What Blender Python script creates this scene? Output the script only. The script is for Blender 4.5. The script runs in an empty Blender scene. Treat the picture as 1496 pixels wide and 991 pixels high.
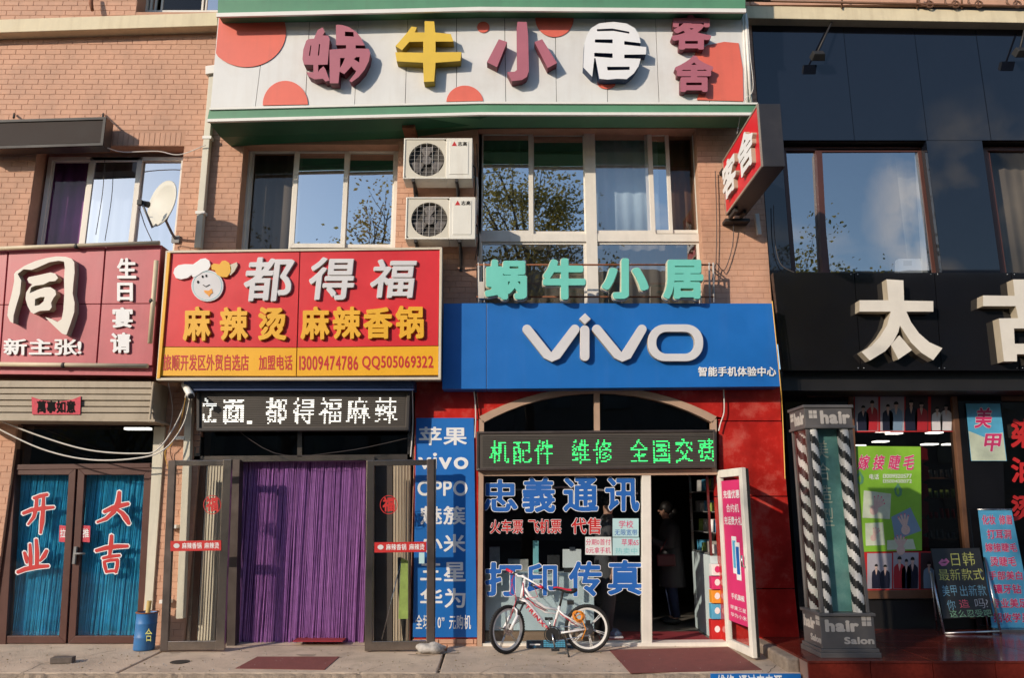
import bpy, bmesh, math, random
import numpy as np
from mathutils import Vector, Matrix, geometry
random.seed(7)
S = bpy.context.scene
COL = S.collection
# ------------------------------------------------------------ camera
TH = math.radians(12.25); F = 1130.0; CX, CY = 748.0, 495.5; H = 1.65
cam = bpy.data.cameras.new('camera'); cam.sensor_width = 36; cam.lens = F/1496*36
cam.clip_start = .05; cam.clip_end = 2000
co = bpy.data.objects.new('camera', cam); COL.objects.link(co)
co.location = (0, 0, H); co.rotation_euler = (math.pi/2+TH, 0, 0); S.camera = co
# ------------------------------------------------------------ light
SUN = Vector((1.05, 1.0, -.60)).normalized()      # direction the light travels
sl = bpy.data.lights.new('sun', 'SUN'); sl.energy = 3.3; sl.angle = math.radians(.9); sl.color = (1, .86, .70)
so = bpy.data.objects.new('sun', sl); COL.objects.link(so); so.rotation_euler = SUN.to_track_quat('-Z', 'Y').to_euler()
w = bpy.data.worlds.new('World'); S.world = w; w.use_nodes = True
nt = w.node_tree; N = nt.nodes; Lk = nt.links
bg = N['Background']; bg.inputs[1].default_value = .15
sky = N.new('ShaderNodeTexSky'); sky.sky_type = 'NISHITA'; sky.sun_disc = False
sky.sun_elevation = math.asin(-SUN.z); sky.sun_rotation = math.atan2(-SUN.x, -SUN.y)
sky.air_density = 1.1; sky.dust_density = .6; sky.ozone_density = 2.5
tc = N.new('ShaderNodeTexCoord'); mp = N.new('ShaderNodeMapping'); mp.inputs['Scale'].default_value = (1, 1, 2.2)
mp.inputs['Location'].default_value = (.35, .2, .1)
ns = N.new('ShaderNodeTexNoise'); ns.inputs['Scale'].default_value = 2.6; ns.inputs['Detail'].default_value = 7
cr = N.new('ShaderNodeValToRGB'); cr.color_ramp.elements[0].position = .66; cr.color_ramp.elements[1].position = .82
cr.color_ramp.elements[1].color = (.8, .8, .8, 1)
mx = N.new('ShaderNodeMixRGB'); mx.inputs[2].default_value = (6.5, 6.0, 5.6, 1)
Lk.new(tc.outputs['Generated'], mp.inputs[0]); Lk.new(mp.outputs[0], ns.inputs[0]); Lk.new(ns.outputs[0], cr.inputs[0])
vd = ray_dir = Vector((.52, -.795, .315)).normalized()          # a cloud bank opposite the salon, mirrored in its black tiles
dt = N.new('ShaderNodeVectorMath'); dt.operation = 'DOT_PRODUCT'; dt.inputs[1].default_value = vd
nz = N.new('ShaderNodeVectorMath'); nz.operation = 'NORMALIZE'; Lk.new(tc.outputs['Generated'], nz.inputs[0]); Lk.new(nz.outputs[0], dt.inputs[0])
m1 = N.new('ShaderNodeMapRange'); m1.inputs[1].default_value = .9905; m1.inputs[2].default_value = .9985; Lk.new(dt.outputs['Value'], m1.inputs[0])
n9 = N.new('ShaderNodeTexNoise'); n9.inputs['Scale'].default_value = 9; n9.inputs['Detail'].default_value = 8; Lk.new(nz.outputs[0], n9.inputs[0])
m2 = N.new('ShaderNodeMapRange'); m2.inputs[1].default_value = .44; m2.inputs[2].default_value = .56; Lk.new(n9.outputs[0], m2.inputs[0])
m3 = N.new('ShaderNodeMath'); m3.operation = 'MULTIPLY'; Lk.new(m1.outputs[0], m3.inputs[0]); Lk.new(m2.outputs[0], m3.inputs[1])
m4 = N.new('ShaderNodeMath'); m4.operation = 'MAXIMUM'; Lk.new(m3.outputs[0], m4.inputs[0]); Lk.new(cr.outputs[0], m4.inputs[1])
Lk.new(m4.outputs[0], mx.inputs[0]); Lk.new(sky.outputs[0], mx.inputs[1]); Lk.new(mx.outputs[0], bg.inputs[0])
S.view_settings.view_transform = 'Standard'; S.view_settings.look = 'None'; S.view_settings.exposure = 0.25
S.view_settings.gamma = 1
S.cycles.max_bounces = 8; S.cycles.transparent_max_bounces = 12; S.cycles.glossy_bounces = 4; S.cycles.diffuse_bounces = 3
try: S.cycles.use_denoising = True
except Exception: pass
# ------------------------------------------------------------ projection of photo points on real planes
W = 9.67                                             # the facade plane
def ray(px, py):
    a = (px-CX)/F; b = (CY-py)/F
    return Vector((a, math.cos(TH)-b*math.sin(TH), math.sin(TH)+b*math.cos(TH)))
def P(px, py, Y=W):
    d = ray(px, py); t = Y/d.y
    return Vector((d.x*t, Y, H+d.z*t))
def G(px, py, z=0.0):
    d = ray(px, py); t = (z-H)/d.z
    return Vector((d.x*t, d.y*t, z))
def wr(x0, y0, x1, y1, Y=W):                          # world rectangle (x0,x1,z0,z1) of a photo rectangle
    ym = (y0+y1)/2; xm = (x0+x1)/2
    return (P(x0, ym, Y).x, P(x1, ym, Y).x, P(xm, y1, Y).z, P(xm, y0, Y).z)
# ------------------------------------------------------------ materials
def lin(c): c /= 255.0; return c/12.92 if c <= .04045 else ((c+.055)/1.055)**2.4
def C(r, g, b, k=1): return (lin(r)*k, lin(g)*k, lin(b)*k, 1)
MATS = {}
def mat(name, col, rough=.6, var=.12, scale=3.0, bump=0, bscale=60, streak=0, metal=0, spec=.5, coat=0, dirt=None, dirtamt=0, dscale=2, emit=0):
    m = bpy.data.materials.new(name); m.use_nodes = True; n = m.node_tree.nodes; l = m.node_tree.links
    b = n['Principled BSDF']; b.inputs['Roughness'].default_value = rough; b.inputs['Metallic'].default_value = metal
    b.inputs['Specular IOR Level'].default_value = spec; b.inputs['Coat Weight'].default_value = coat
    geo = n.new('ShaderNodeNewGeometry')
    no = n.new('ShaderNodeTexNoise'); no.inputs['Scale'].default_value = scale; no.inputs['Detail'].default_value = 6; no.inputs['Roughness'].default_value = .65
    l.new(geo.outputs['Position'], no.inputs[0])
    mr = n.new('ShaderNodeMapRange'); mr.inputs[1].default_value = .3; mr.inputs[2].default_value = .7
    mr.inputs[3].default_value = 1-var; mr.inputs[4].default_value = 1+var*.6; l.new(no.outputs[0], mr.inputs[0])
    mul = n.new('ShaderNodeVectorMath'); mul.operation = 'SCALE'; mul.inputs[0].default_value = col[:3]; l.new(mr.outputs[0], mul.inputs['Scale'])
    out = mul.outputs[0]
    if streak or dirtamt:
        d = dirt or (.10, .085, .065, 1)
        if streak:
            mpn = n.new('ShaderNodeMapping'); mpn.inputs['Scale'].default_value = (9, 9, .8); l.new(geo.outputs['Position'], mpn.inputs[0])
            n2 = n.new('ShaderNodeTexNoise'); n2.inputs['Scale'].default_value = 1.2; n2.inputs['Detail'].default_value = 5; l.new(mpn.outputs[0], n2.inputs[0])
            r2 = n.new('ShaderNodeMapRange'); r2.inputs[1].default_value = .5; r2.inputs[2].default_value = .8; r2.inputs[4].default_value = streak; l.new(n2.outputs[0], r2.inputs[0])
            mm = n.new('ShaderNodeMixRGB'); mm.inputs[2].default_value = d; l.new(r2.outputs[0], mm.inputs[0]); l.new(out, mm.inputs[1]); out = mm.outputs[0]
        if dirtamt:
            n3 = n.new('ShaderNodeTexNoise'); n3.inputs['Scale'].default_value = dscale; n3.inputs['Detail'].default_value = 8; n3.inputs['Roughness'].default_value = .7
            l.new(geo.outputs['Position'], n3.inputs[0])
            r3 = n.new('ShaderNodeMapRange'); r3.inputs[1].default_value = .5; r3.inputs[2].default_value = .72; r3.inputs[4].default_value = dirtamt; l.new(n3.outputs[0], r3.inputs[0])
            mm = n.new('ShaderNodeMixRGB'); mm.inputs[2].default_value = d; l.new(r3.outputs[0], mm.inputs[0]); l.new(out, mm.inputs[1]); out = mm.outputs[0]
    l.new(out, b.inputs['Base Color'])
    rr = n.new('ShaderNodeMapRange'); rr.inputs[3].default_value = rough*.8; rr.inputs[4].default_value = min(1, rough+min(.12, rough*.5)); l.new(no.outputs[0], rr.inputs[0]); l.new(rr.outputs[0], b.inputs['Roughness'])
    if bump:
        nb = n.new('ShaderNodeTexNoise'); nb.inputs['Scale'].default_value = bscale; nb.inputs['Detail'].default_value = 5; l.new(geo.outputs['Position'], nb.inputs[0])
        bp = n.new('ShaderNodeBump'); bp.inputs['Strength'].default_value = bump; bp.inputs['Distance'].default_value = .01; l.new(nb.outputs[0], bp.inputs['Height']); l.new(bp.outputs[0], b.inputs['Normal'])
    if emit:
        b.inputs['Emission Color'].default_value = col; b.inputs['Emission Strength'].default_value = emit
    MATS[name] = m
    return m
def glass(name, refl, tint=(1, 1, 1, 1), rough=.0, wavy=0):
    m = bpy.data.materials.new(name); m.use_nodes = True; n = m.node_tree.nodes; l = m.node_tree.links
    n.remove(n['Principled BSDF']); o = n['Material Output']
    t = n.new('ShaderNodeBsdfTransparent'); t.inputs[0].default_value = tint
    g = n.new('ShaderNodeBsdfGlossy'); g.inputs['Roughness'].default_value = rough
    f = n.new('ShaderNodeLayerWeight'); f.inputs[0].default_value = .5; pw_ = n.new('ShaderNodeMath'); pw_.operation = 'POWER'; pw_.inputs[1].default_value = 5; l.new(f.outputs['Facing'], pw_.inputs[0])
    ad = n.new('ShaderNodeMath'); ad.operation = 'MULTIPLY_ADD'; ad.inputs[1].default_value = .8; ad.inputs[2].default_value = refl; ad.use_clamp = True; l.new(pw_.outputs[0], ad.inputs[0])
    mxs = n.new('ShaderNodeMixShader'); l.new(ad.outputs[0], mxs.inputs[0]); l.new(t.outputs[0], mxs.inputs[1]); l.new(g.outputs[0], mxs.inputs[2]); l.new(mxs.outputs[0], o.inputs[0])
    if wavy:
        geo = n.new('ShaderNodeNewGeometry'); nb = n.new('ShaderNodeTexNoise'); nb.inputs['Scale'].default_value = 1.6; l.new(geo.outputs['Position'], nb.inputs[0])
        bp = n.new('ShaderNodeBump'); bp.inputs['Strength'].default_value = wavy; bp.inputs['Distance'].default_value = .02; l.new(nb.outputs[0], bp.inputs['Height']); l.new(bp.outputs[0], g.inputs['Normal'])
    MATS[name] = m
    return m
# ------------------------------------------------------------ mesh builder
class B:
    def __init__(s): s.v = []; s.f = []; s.m = []; s.mi = 0; s.sm = []
    def add(s, vs, fs, mi=None, smooth=False):
        o = len(s.v); s.v += [Vector(v) for v in vs]
        for f in fs: s.f.append([i+o for i in f]); s.m.append(s.mi if mi is None else mi); s.sm.append(smooth)
        return s
    def box(s, x0, x1, y0, y1, z0, z1, mi=None):
        return s.add([(x0,y0,z0),(x1,y0,z0),(x1,y1,z0),(x0,y1,z0),(x0,y0,z1),(x1,y0,z1),(x1,y1,z1),(x0,y1,z1)],
            [(0,3,2,1),(4,5,6,7),(0,1,5,4),(1,2,6,5),(2,3,7,6),(3,0,4,7)], mi)
    def loft(s, a, b, caps=True, mi=None, side=None, smooth=False):      # a,b equal rings
        n = len(a); o = len(s.v); s.v += [Vector(p) for p in a]+[Vector(p) for p in b]
        for i in range(n):
            j = (i+1) % n; s.f.append([o+i, o+j, o+n+j, o+n+i]); s.m.append(side if side is not None else (s.mi if mi is None else mi)); s.sm.append(smooth)
        if caps:
            s.f.append([o+i for i in range(n)][::-1]); s.m.append(s.mi if mi is None else mi); s.sm.append(False)
            s.f.append([o+n+i for i in range(n)]); s.m.append(s.mi if mi is None else mi); s.sm.append(False)
        return s
    def poly(s, pts, n, d, mi=None, side=None):                          # 3D polygon pushed by d along n; pts are the front
        n = Vector(n); return s.loft([Vector(p)+n*d for p in pts], [Vector(p) for p in pts], True, mi, side)
    def pp(s, pts, Y, d, mi=None, side=None):                            # photo polygon on plane Y, depth d behind it
        return s.poly([P(x, y, Y) for x, y in pts], (0, 1, 0), d, mi, side)
    def pr(s, x0, y0, x1, y1, Y, d, mi=None): return s.pp([(x0, y1), (x1, y1), (x1, y0), (x0, y0)], Y, d, mi)
    def wrp(s, r, Y0, Y1, mi=None): return s.box(r[0], r[1], Y0, Y1, r[2], r[3], mi)
    def frame(s, q, wd, Y, d):                                           # q: 4 photo corners tl,tr,br,bl
        c = [P(x, y, Y) for x, y in q]
        return s.frame3(c, wd, (0, 1, 0), d)
    def frame3(s, c, wd, n, d):
        m = sum(c, Vector())/4; inn = []
        for i in range(4):
            a, b_, e = c[i-1], c[i], c[(i+1) % 4]
            u = (a-b_).normalized(); v = (e-b_).normalized(); inn.append(b_+u*wd+v*wd)
        for i in range(4):
            j = (i+1) % 4
            s.poly([c[i], c[j], inn[j], inn[i]], n, d)
        return s
    def bar(s, a, b, wd, Y, d, mi=None):                                 # straight bar between two photo points, world width
        A = P(*a, Y); Bq = P(*b, Y); u = (Bq-A).normalized(); n = Vector((-u.z, 0, u.x))*wd/2
        return s.poly([A-n, Bq-n, Bq+n, A+n], (0, 1, 0), d, mi)
    def tube(s, pts, r, n=8, mi=None, caps=True):
        pts = [Vector(p) for p in pts]; k = len(pts); rs = r if isinstance(r, (list, tuple)) else [r]*k
        o = len(s.v); t0 = (pts[1]-pts[0]).normalized(); up = Vector((0, 0, 1)) if abs(t0.z) < .9 else Vector((1, 0, 0))
        nx = t0.cross(up).normalized()
        for i, p in enumerate(pts):
            t = (pts[min(i+1, k-1)]-pts[max(i-1, 0)]).normalized(); nx = (nx-t*nx.dot(t)).normalized(); ny = t.cross(nx)
            for j in range(n):
                a = 2*math.pi*j/n; s.v.append(p+(nx*math.cos(a)+ny*math.sin(a))*rs[i])
        for i in range(k-1):
            for j in range(n):
                q = (j+1) % n; s.f.append([o+i*n+j, o+i*n+q, o+(i+1)*n+q, o+(i+1)*n+j]); s.m.append(s.mi if mi is None else mi); s.sm.append(n > 5)
        if caps:
            s.f.append([o+j for j in range(n)][::-1]); s.f.append([o+(k-1)*n+j for j in range(n)]); s.m += [s.mi if mi is None else mi]*2; s.sm += [False]*2
        return s
    def ring(s, c, ax, R, r, n=40, k=8, mi=None):                        # torus
        c = Vector(c); ax = Vector(ax).normalized(); u = ax.orthogonal().normalized(); v = ax.cross(u); o = len(s.v)
        for i in range(n):
            a = 2*math.pi*i/n; d = u*math.cos(a)+v*math.sin(a)
            for j in range(k):
                b_ = 2*math.pi*j/k; s.v.append(c+d*(R+r*math.cos(b_))+ax*r*math.sin(b_))
        for i in range(n):
            for j in range(k):
                i2 = (i+1) % n; j2 = (j+1) % k; s.f.append([o+i*k+j, o+i2*k+j, o+i2*k+j2, o+i*k+j2]); s.m.append(s.mi if mi is None else mi); s.sm.append(True)
        return s
    def disc(s, c, ax, R, t, n=24, mi=None):
        c = Vector(c); ax = Vector(ax).normalized(); u = ax.orthogonal().normalized(); v = ax.cross(u)
        q = [c+(u*math.cos(2*math.pi*i/n)+v*math.sin(2*math.pi*i/n))*R for i in range(n)]
        return s.loft([p-ax*t/2 for p in q], [p+ax*t/2 for p in q], True, mi)
    def ball(s, c, r, n=10, mi=None, sc=(1, 1, 1), R=None):
        o = len(s.v); c = Vector(c)
        for i in range(n+1):
            a = math.pi*i/n
            for j in range(n*2):
                b_ = math.pi*j/n; p = Vector((math.sin(a)*math.cos(b_)*sc[0], math.sin(a)*math.sin(b_)*sc[1], math.cos(a)*sc[2]))*r
                if R: p = R @ p
                s.v.append(c+p)
        for i in range(n):
            for j in range(2*n):
                q = (j+1) % (2*n); s.f.append([o+i*2*n+j, o+(i+1)*2*n+j, o+(i+1)*2*n+q, o+i*2*n+q]); s.m.append(s.mi if mi is None else mi); s.sm.append(True)
        return s
def part(name, b, mats, parent=None, kind=None, label=None, cat=None, group=None, loc=None, bevel=0, fixn=True):
    """Link the builder as ONE mesh object. World coordinates go in; the origin lands at loc (or the parent's)."""
    if isinstance(mats, str): mats = [mats]
    base = Vector((0, 0, 0)); q = parent
    while q is not None: base = base+q.location; q = q.parent
    off = base
    if parent is None:
        if loc is None:
            xs = [v.x for v in b.v]; ys = [v.y for v in b.v]; zs = [v.z for v in b.v]
            loc = Vector(((min(xs)+max(xs))/2, (min(ys)+max(ys))/2, min(zs)))
        off = Vector(loc)
    me = bpy.data.meshes.new(name)
    me.from_pydata([tuple(v-off) for v in b.v], [], b.f)
    for m in mats: me.materials.append(MATS[m])
    me.polygons.foreach_set('material_index', b.m); me.polygons.foreach_set('use_smooth', b.sm)
    if fixn:
        bm = bmesh.new(); bm.from_mesh(me)
        if any(b.sm): bmesh.ops.remove_doubles(bm, verts=bm.verts[:], dist=1e-5)
        bmesh.ops.recalc_face_normals(bm, faces=bm.faces[:]); bm.to_mesh(me); bm.free()
    o = bpy.data.objects.new(name, me); COL.objects.link(o)
    if parent is not None: o.parent = parent
    else: o.location = off
    if bevel:
        md = o.modifiers.new('bevel', 'BEVEL'); md.width = bevel; md.segments = 2; md.limit_method = 'ANGLE'
    for k, v in (('kind', kind), ('label', label), ('category', cat), ('group', group)):
        if v: o[k] = v
    return o
def thing(name, label, cat, loc, group=None):
    o = bpy.data.objects.new(name, None); COL.objects.link(o); o.location = loc; o.empty_display_size = .2
    o['label'] = label; o['category'] = cat
    if group: o['group'] = group
    return o
def clone(o, dx, label=None, parent=None):
    c = o.copy(); COL.objects.link(c)
    if parent is None: c.location = o.location+Vector(dx)
    else: c.parent = parent
    if label: c['label'] = label
    for ch in [x for x in bpy.data.objects if x.parent == o]: clone(ch, None, None, c)
    return c
# ------------------------------------------------------------ lettering: outlines from Blender's own font, thickened on a distance field
RES = 110; PADV = 26; RAW = {}
def prefetch(chars):
    cu = bpy.data.curves.new('tmp', 'FONT'); cu.resolution_u = 4; ob = bpy.data.objects.new('tmp', cu); COL.objects.link(ob)
    for ch in sorted(set(chars)):
        if ch == ' ': continue
        cu.body = ch; bpy.context.view_layer.update()
        me = ob.evaluated_get(bpy.context.evaluated_depsgraph_get()).to_mesh(); me.calc_loop_triangles()
        v = np.array([q.co[:2] for q in me.vertices]); t = np.array([q.vertices[:] for q in me.loop_triangles])
        Wd = RES+2*PADV; M = np.zeros((Wd, Wd), bool)
        for tri in t:
            a = v[tri]*RES+PADV+np.array([4, 16]); x0, y0 = np.floor(a.min(0)).astype(int); x1, y1 = np.ceil(a.max(0)).astype(int)
            x0 = max(x0, 0); y0 = max(y0, 0); x1 = min(x1, Wd-1); y1 = min(y1, Wd-1)
            X, Y = np.meshgrid(np.arange(x0, x1+1), np.arange(y0, y1+1))
            def e(p, q): return (q[0]-p[0])*(Y-p[1])-(q[1]-p[1])*(X-p[0])
            e1, e2, e3 = e(a[0], a[1]), e(a[1], a[2]), e(a[2], a[0])
            M[y0:y1+1, x0:x1+1] |= ((e1 >= 0) & (e2 >= 0) & (e3 >= 0)) | ((e1 <= 0) & (e2 <= 0) & (e3 <= 0))
        def edt(m):
            D = np.full(m.shape, 1e6); Wn = m.shape[0]; idx = np.arange(Wn)
            g = np.where(m, 0, 1e3)
            for i in range(1, Wn): g[i] = np.minimum(g[i], g[i-1]+1)
            for i in range(Wn-2, -1, -1): g[i] = np.minimum(g[i], g[i+1]+1)
            g = g**2; K = (idx[:, None]-idx[None, :])**2
            for i in range(Wn): D[i] = (g[i][None, :]+K).min(1)
            return np.sqrt(D)
        Fd = edt(M)-edt(~M)
        Fs = Fd.copy(); Fs[1:-1, 1:-1] = (Fd[1:-1, 1:-1]*4+Fd[:-2, 1:-1]*2+Fd[2:, 1:-1]*2+Fd[1:-1, :-2]*2+Fd[1:-1, 2:]*2+Fd[:-2, :-2]+Fd[2:, 2:]+Fd[:-2, 2:]+Fd[2:, :-2])/16
        RAW[ch] = (Fs, M)
    bpy.data.objects.remove(ob); bpy.data.curves.remove(cu)
def contours(Fl, lv):
    A = Fl-lv; A[np.abs(A) < 1e-4] = 1e-4; ins = A < 0; nxt = {}
    cs = ins[:-1, :-1].astype(int)+ins[:-1, 1:]*2+ins[1:, 1:]*4+ins[1:, :-1]*8
    def pt(k):
        y, x, d = k
        if d == 0: a, b_ = A[y, x], A[y, x+1]; return (x+a/(a-b_), y)
        a, b_ = A[y, x], A[y+1, x]; return (x, y+a/(a-b_))
    T = {1: [(3, 0)], 2: [(0, 1)], 3: [(3, 1)], 4: [(1, 2)], 5: [(3, 0), (1, 2)], 6: [(0, 2)], 7: [(3, 2)], 8: [(2, 3)], 9: [(2, 0)], 10: [(0, 1), (2, 3)], 11: [(2, 1)], 12: [(1, 3)], 13: [(1, 0)], 14: [(0, 3)]}
    for y, x in zip(*np.nonzero((cs > 0) & (cs < 15))):
        y = int(y); x = int(x); E = [(y, x, 0), (y, x+1, 1), (y+1, x, 0), (y, x, 1)]
        for a, b_ in T[int(cs[y, x])]: nxt[E[a]] = E[b_]
    loops = []
    while nxt:
        s0 = next(iter(nxt)); L = []; k = s0
        while k in nxt: L.append(pt(k)); k = nxt.pop(k)
        if len(L) > 6: loops.append(L)
    return loops
def rdp(L, tol):
    if len(L) < 3: return L
    a = np.array(L[0]); b_ = np.array(L[-1]); q = np.array(L[1:-1]); d = b_-a; n = np.hypot(*d)
    ds = np.abs((q[:, 0]-a[0])*d[1]-(q[:, 1]-a[1])*d[0])/n if n > 1e-9 else np.hypot(*(q-a).T)
    i = int(ds.argmax())
    return rdp(L[:i+2], tol)[:-1]+rdp(L[i+1:], tol) if ds[i] > tol else [L[0], L[-1]]
GC = {}
def loops_of(ch, bold):
    k = (ch, bold)
    if k not in GC:
        if ch not in RAW: prefetch(ch)
        out = []
        for L in contours(RAW[ch][0].copy(), bold):
            h = len(L)//2; q = rdp(L[:h+1], .3)[:-1]+rdp(L[h:]+[L[0]], .3)[:-1]
            if len(q) >= 3: out.append([((x-PADV)/RES, (y-PADV)/RES) for x, y in q])
        xs = [p[0] for L in out for p in L]; ys = [p[1] for L in out for p in L]
        GC[k] = (out, (min(xs), max(xs), min(ys), max(ys)))
    return GC[k]
def area2(L): return sum(L[i-1][0]*L[i][1]-L[i][0]*L[i-1][1] for i in range(len(L)))/2
def inside(p, L):
    c = False
    for i in range(len(L)):
        a, q = L[i-1], L[i]
        if (a[1] > p[1]) != (q[1] > p[1]) and p[0] < (q[0]-a[0])*(p[1]-a[1])/(q[1]-a[1])+a[0]: c = not c
    return c
def fill(loops):
    """triangles of outlines with holes, each outline filled with its own holes and the area checked"""
    st = []; k = 0
    for L in loops: st.append(k); k += len(L)
    dep = [sum(inside(L[0], M_) for M_ in loops if M_ is not L) for L in loops]; out = []
    for i, L in enumerate(loops):
        if dep[i] % 2: continue
        hs = [j for j, M_ in enumerate(loops) if dep[j] == dep[i]+1 and inside(M_[0], L)]
        grp = [i]+hs; want = abs(area2(L))-sum(abs(area2(loops[j])) for j in hs); idx = [st[g]+q for g in grp for q in range(len(loops[g]))]
        best = None
        for att in range(6):
            r = random.Random(att); jt = [[Vector(((p[0]+r.uniform(-1, 1)*1e-4*att)*1000, (p[1]+r.uniform(-1, 1)*1e-4*att)*1000, 0)) for p in loops[g]] for g in grp]
            T = geometry.tessellate_polygon(jt); fl = [p for g in jt for p in g]
            ar = sum(abs((fl[b_]-fl[a]).cross(fl[c]-fl[a]).z)/2 for a, b_, c in T)/1e6
            er = abs(ar-want)/max(want, 1e-9)
            if best is None or er < best[0]: best = (er, T)
            if er < .004: break
        if best[0] > .03: print('FILL', round(best[0], 3), len(hs))
        out += [[idx[q] for q in t] for t in best[1]]
    return out
def add_shape(b, loops, fn, d, nrm, mi=0, side=None):
    """loops in some plane coordinates, fn maps them onto the plane in 3D; front stands d proud along nrm"""
    side = mi if side is None else side; nrm = Vector(nrm)
    flat = [fn(*p) for L in loops for p in L]; o = len(b.v)
    b.v += [p+nrm*d for p in flat]
    for t in fill(loops): b.f.append([o+i for i in t]); b.m.append(mi); b.sm.append(False)
    if d > .0021:
        o2 = len(b.v); b.v += flat; k = 0
        for L in loops:
            n = len(L)
            for i in range(n):
                j = (i+1) % n; b.f.append([o+k+i, o+k+j, o2+k+j, o2+k+i]); b.m.append(side); b.sm.append(False)
            k += n
def bil(q):
    tl, tr, br, bl = q
    return lambda u, v: (bl*(1-u)+br*u)*(1-v)+(tl*(1-u)+tr*u)*v
def quad(pts, Y): return [P(x, y, Y) for x, y in pts]
def rectq(x0, y0, x1, y1, lean=0):                    # photo rectangle; verticals follow the photo's convergence
    k = lean if lean is not None else 0
    return [(x0+k*(y1-y0), y0), (x1+k*(y1-y0), y0), (x1, y1), (x0, y1)]
def glyph(b, ch, q, d, nrm=(0, -1, 0), bold=0, grow=0, mi=0, side=None, off=0, shear=0):
    """one character filling the quad q (tl,tr,br,bl in 3D)"""
    _, bb = loops_of(ch, bold); L, _ = loops_of(ch, bold+grow); f = bil(q); n = Vector(nrm)
    def fn(x, y):
        u = (x-bb[0])/(bb[1]-bb[0]); v = (y-bb[2])/(bb[3]-bb[2]); return f(u+shear*(v-.5), v)+n*off
    add_shape(b, L, fn, d, nrm, mi, side)
def line(b, s, q, d, nrm=(0, -1, 0), bold=0, grow=0, mi=0, side=None, off=0, each=None, gap=.06):
    """a line of characters filling the quad"""
    pos = []; x = 0
    for ch in s:
        if ch == ' ': x += .5; continue
        _, bb = loops_of(ch, bold); cjk = ord(ch) > 0x2000
        if cjk: pos.append((ch, x)); x += 1.02
        else: pos.append((ch, x-bb[0]+gap/2)); x += bb[1]-bb[0]+gap
    bbs = [(loops_of(c, bold)[1], px) for c, px in pos]
    X0 = min(bb[0]+p for bb, p in bbs); X1 = max(bb[1]+p for bb, p in bbs); Y0 = min(bb[2] for bb, _ in bbs); Y1 = max(bb[3] for bb, _ in bbs)
    f = bil(q); n = Vector(nrm)
    for ch, p in pos:
        bb_ = B() if each else b
        add_shape(bb_, loops_of(ch, bold+grow)[0], lambda x, y: f((x+p-X0)/(X1-X0), (y-Y0)/(Y1-Y0))+n*off, d, nrm, mi, side)
        if each: each(bb_)
def traced(b, polys, org, sc, Y, d, mi=0, side=None, holes=()):
    """outlines read off the photo: first polygon outline, holes after"""
    L = [[(org[0]+x/sc, org[1]+y/sc) for x, y in pl] for pl in polys]
    add_shape(b, L, lambda x, y: P(x, y, Y-d)+Vector((0, d, 0)), d, (0, -1, 0), mi, side)
def circ(cx, cy, rx, ry=None, n=28, a0=0, a1=360):
    ry = ry or rx
    return [(cx+rx*math.cos(math.radians(a0+(a1-a0)*i/n)), cy+ry*math.sin(math.radians(a0+(a1-a0)*i/n))) for i in range(n if a1-a0 == 360 else n+1)]
def qf(pts, Y, d): return [P(x, y, Y-d)+Vector((0, d, 0)) for x, y in pts]
prefetch('蜗牛小居客舍同新主张!生日宴请萬事如意开业大吉百合都得福麻辣烫香锅旅顺开发区外贸自选店加盟电话')
# ------------------------------------------------------------ palette
mat('brick', (.60, .335, .22, 1), .75, .2, 2.2, .25, 90, streak=.16, dirtamt=.22, dirt=(.25, .15, .1, 1))
mat('mortar', (.50, .28, .185, 1), .9, .15, 6, .3, 80)
mat('cream', (.72, .62, .42, 1), .7, .1, 3, .15, 50, streak=.25, dirt=(.25, .16, .08, 1))
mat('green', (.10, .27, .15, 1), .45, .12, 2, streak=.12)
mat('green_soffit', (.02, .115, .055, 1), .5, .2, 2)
mat('panel_white', (.72, .72, .70, 1), .5, .05, 2, .12, 1.5, streak=.12, dirtamt=.16, dirt=(.38, .27, .17, 1), dscale=1.3)
mat('dot_red', (.76, .15, .10, 1), .5, .08, 2, streak=.1)
mat('trim_white', (.80, .78, .72, 1), .45, .06)
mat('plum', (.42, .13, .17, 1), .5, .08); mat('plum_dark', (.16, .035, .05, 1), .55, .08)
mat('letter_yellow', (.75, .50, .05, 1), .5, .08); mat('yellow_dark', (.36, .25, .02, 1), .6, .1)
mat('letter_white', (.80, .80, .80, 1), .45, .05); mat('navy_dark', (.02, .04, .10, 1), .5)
mat('window_white', (.74, .70, .62, 1), .5, .08, 4, streak=.12)
mat('frame_steel', (.40, .35, .31, 1), .2, .3, 5, metal=.95, dirtamt=.45, dirt=(.12, .07, .05, 1), dscale=5)
mat('frame_dark_steel', (.13, .105, .095, 1), .35, .2, 5, metal=.6)
mat('frame_brown', (.085, .03, .022, 1), .4, .15, 4)
mat('wood_brown', (.16, .075, .04, 1), .45, .2, 6)
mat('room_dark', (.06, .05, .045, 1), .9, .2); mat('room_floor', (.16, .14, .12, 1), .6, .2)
mat('curtain_purple', (.30, .09, .30, 1), .9, .15); mat('curtain_white', (.50, .54, .62, 1), .9, .05); mat('curtain_lilac', (.44, .43, .60, 1), .9, .05)
mat('curtain_blue', (.58, .72, .80, 1), .9, .06); mat('curtain_brown', (.30, .17, .10, 1), .9, .12); mat('curtain_grey', (.24, .22, .19, 1), .9, .1)
mat('pink_sign', (.50, .10, .12, 1), .42, .16, 1.6, .25, 1.4, streak=.14, dirt=(.7, .3, .3, 1)); mat('pink_edge', (.22, .03, .04, 1), .5)
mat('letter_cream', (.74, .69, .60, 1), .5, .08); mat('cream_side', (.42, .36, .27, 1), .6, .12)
mat('tube_cream', (.62, .52, .36, 1), .5, .15, 5)
mat('shutter', (.40, .33, .24, 1), .5, .15, 3, streak=.35, dirt=(.16, .11, .07, 1)); mat('banner_red', (.62, .06, .09, 1), .7, .3, 30)
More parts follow.
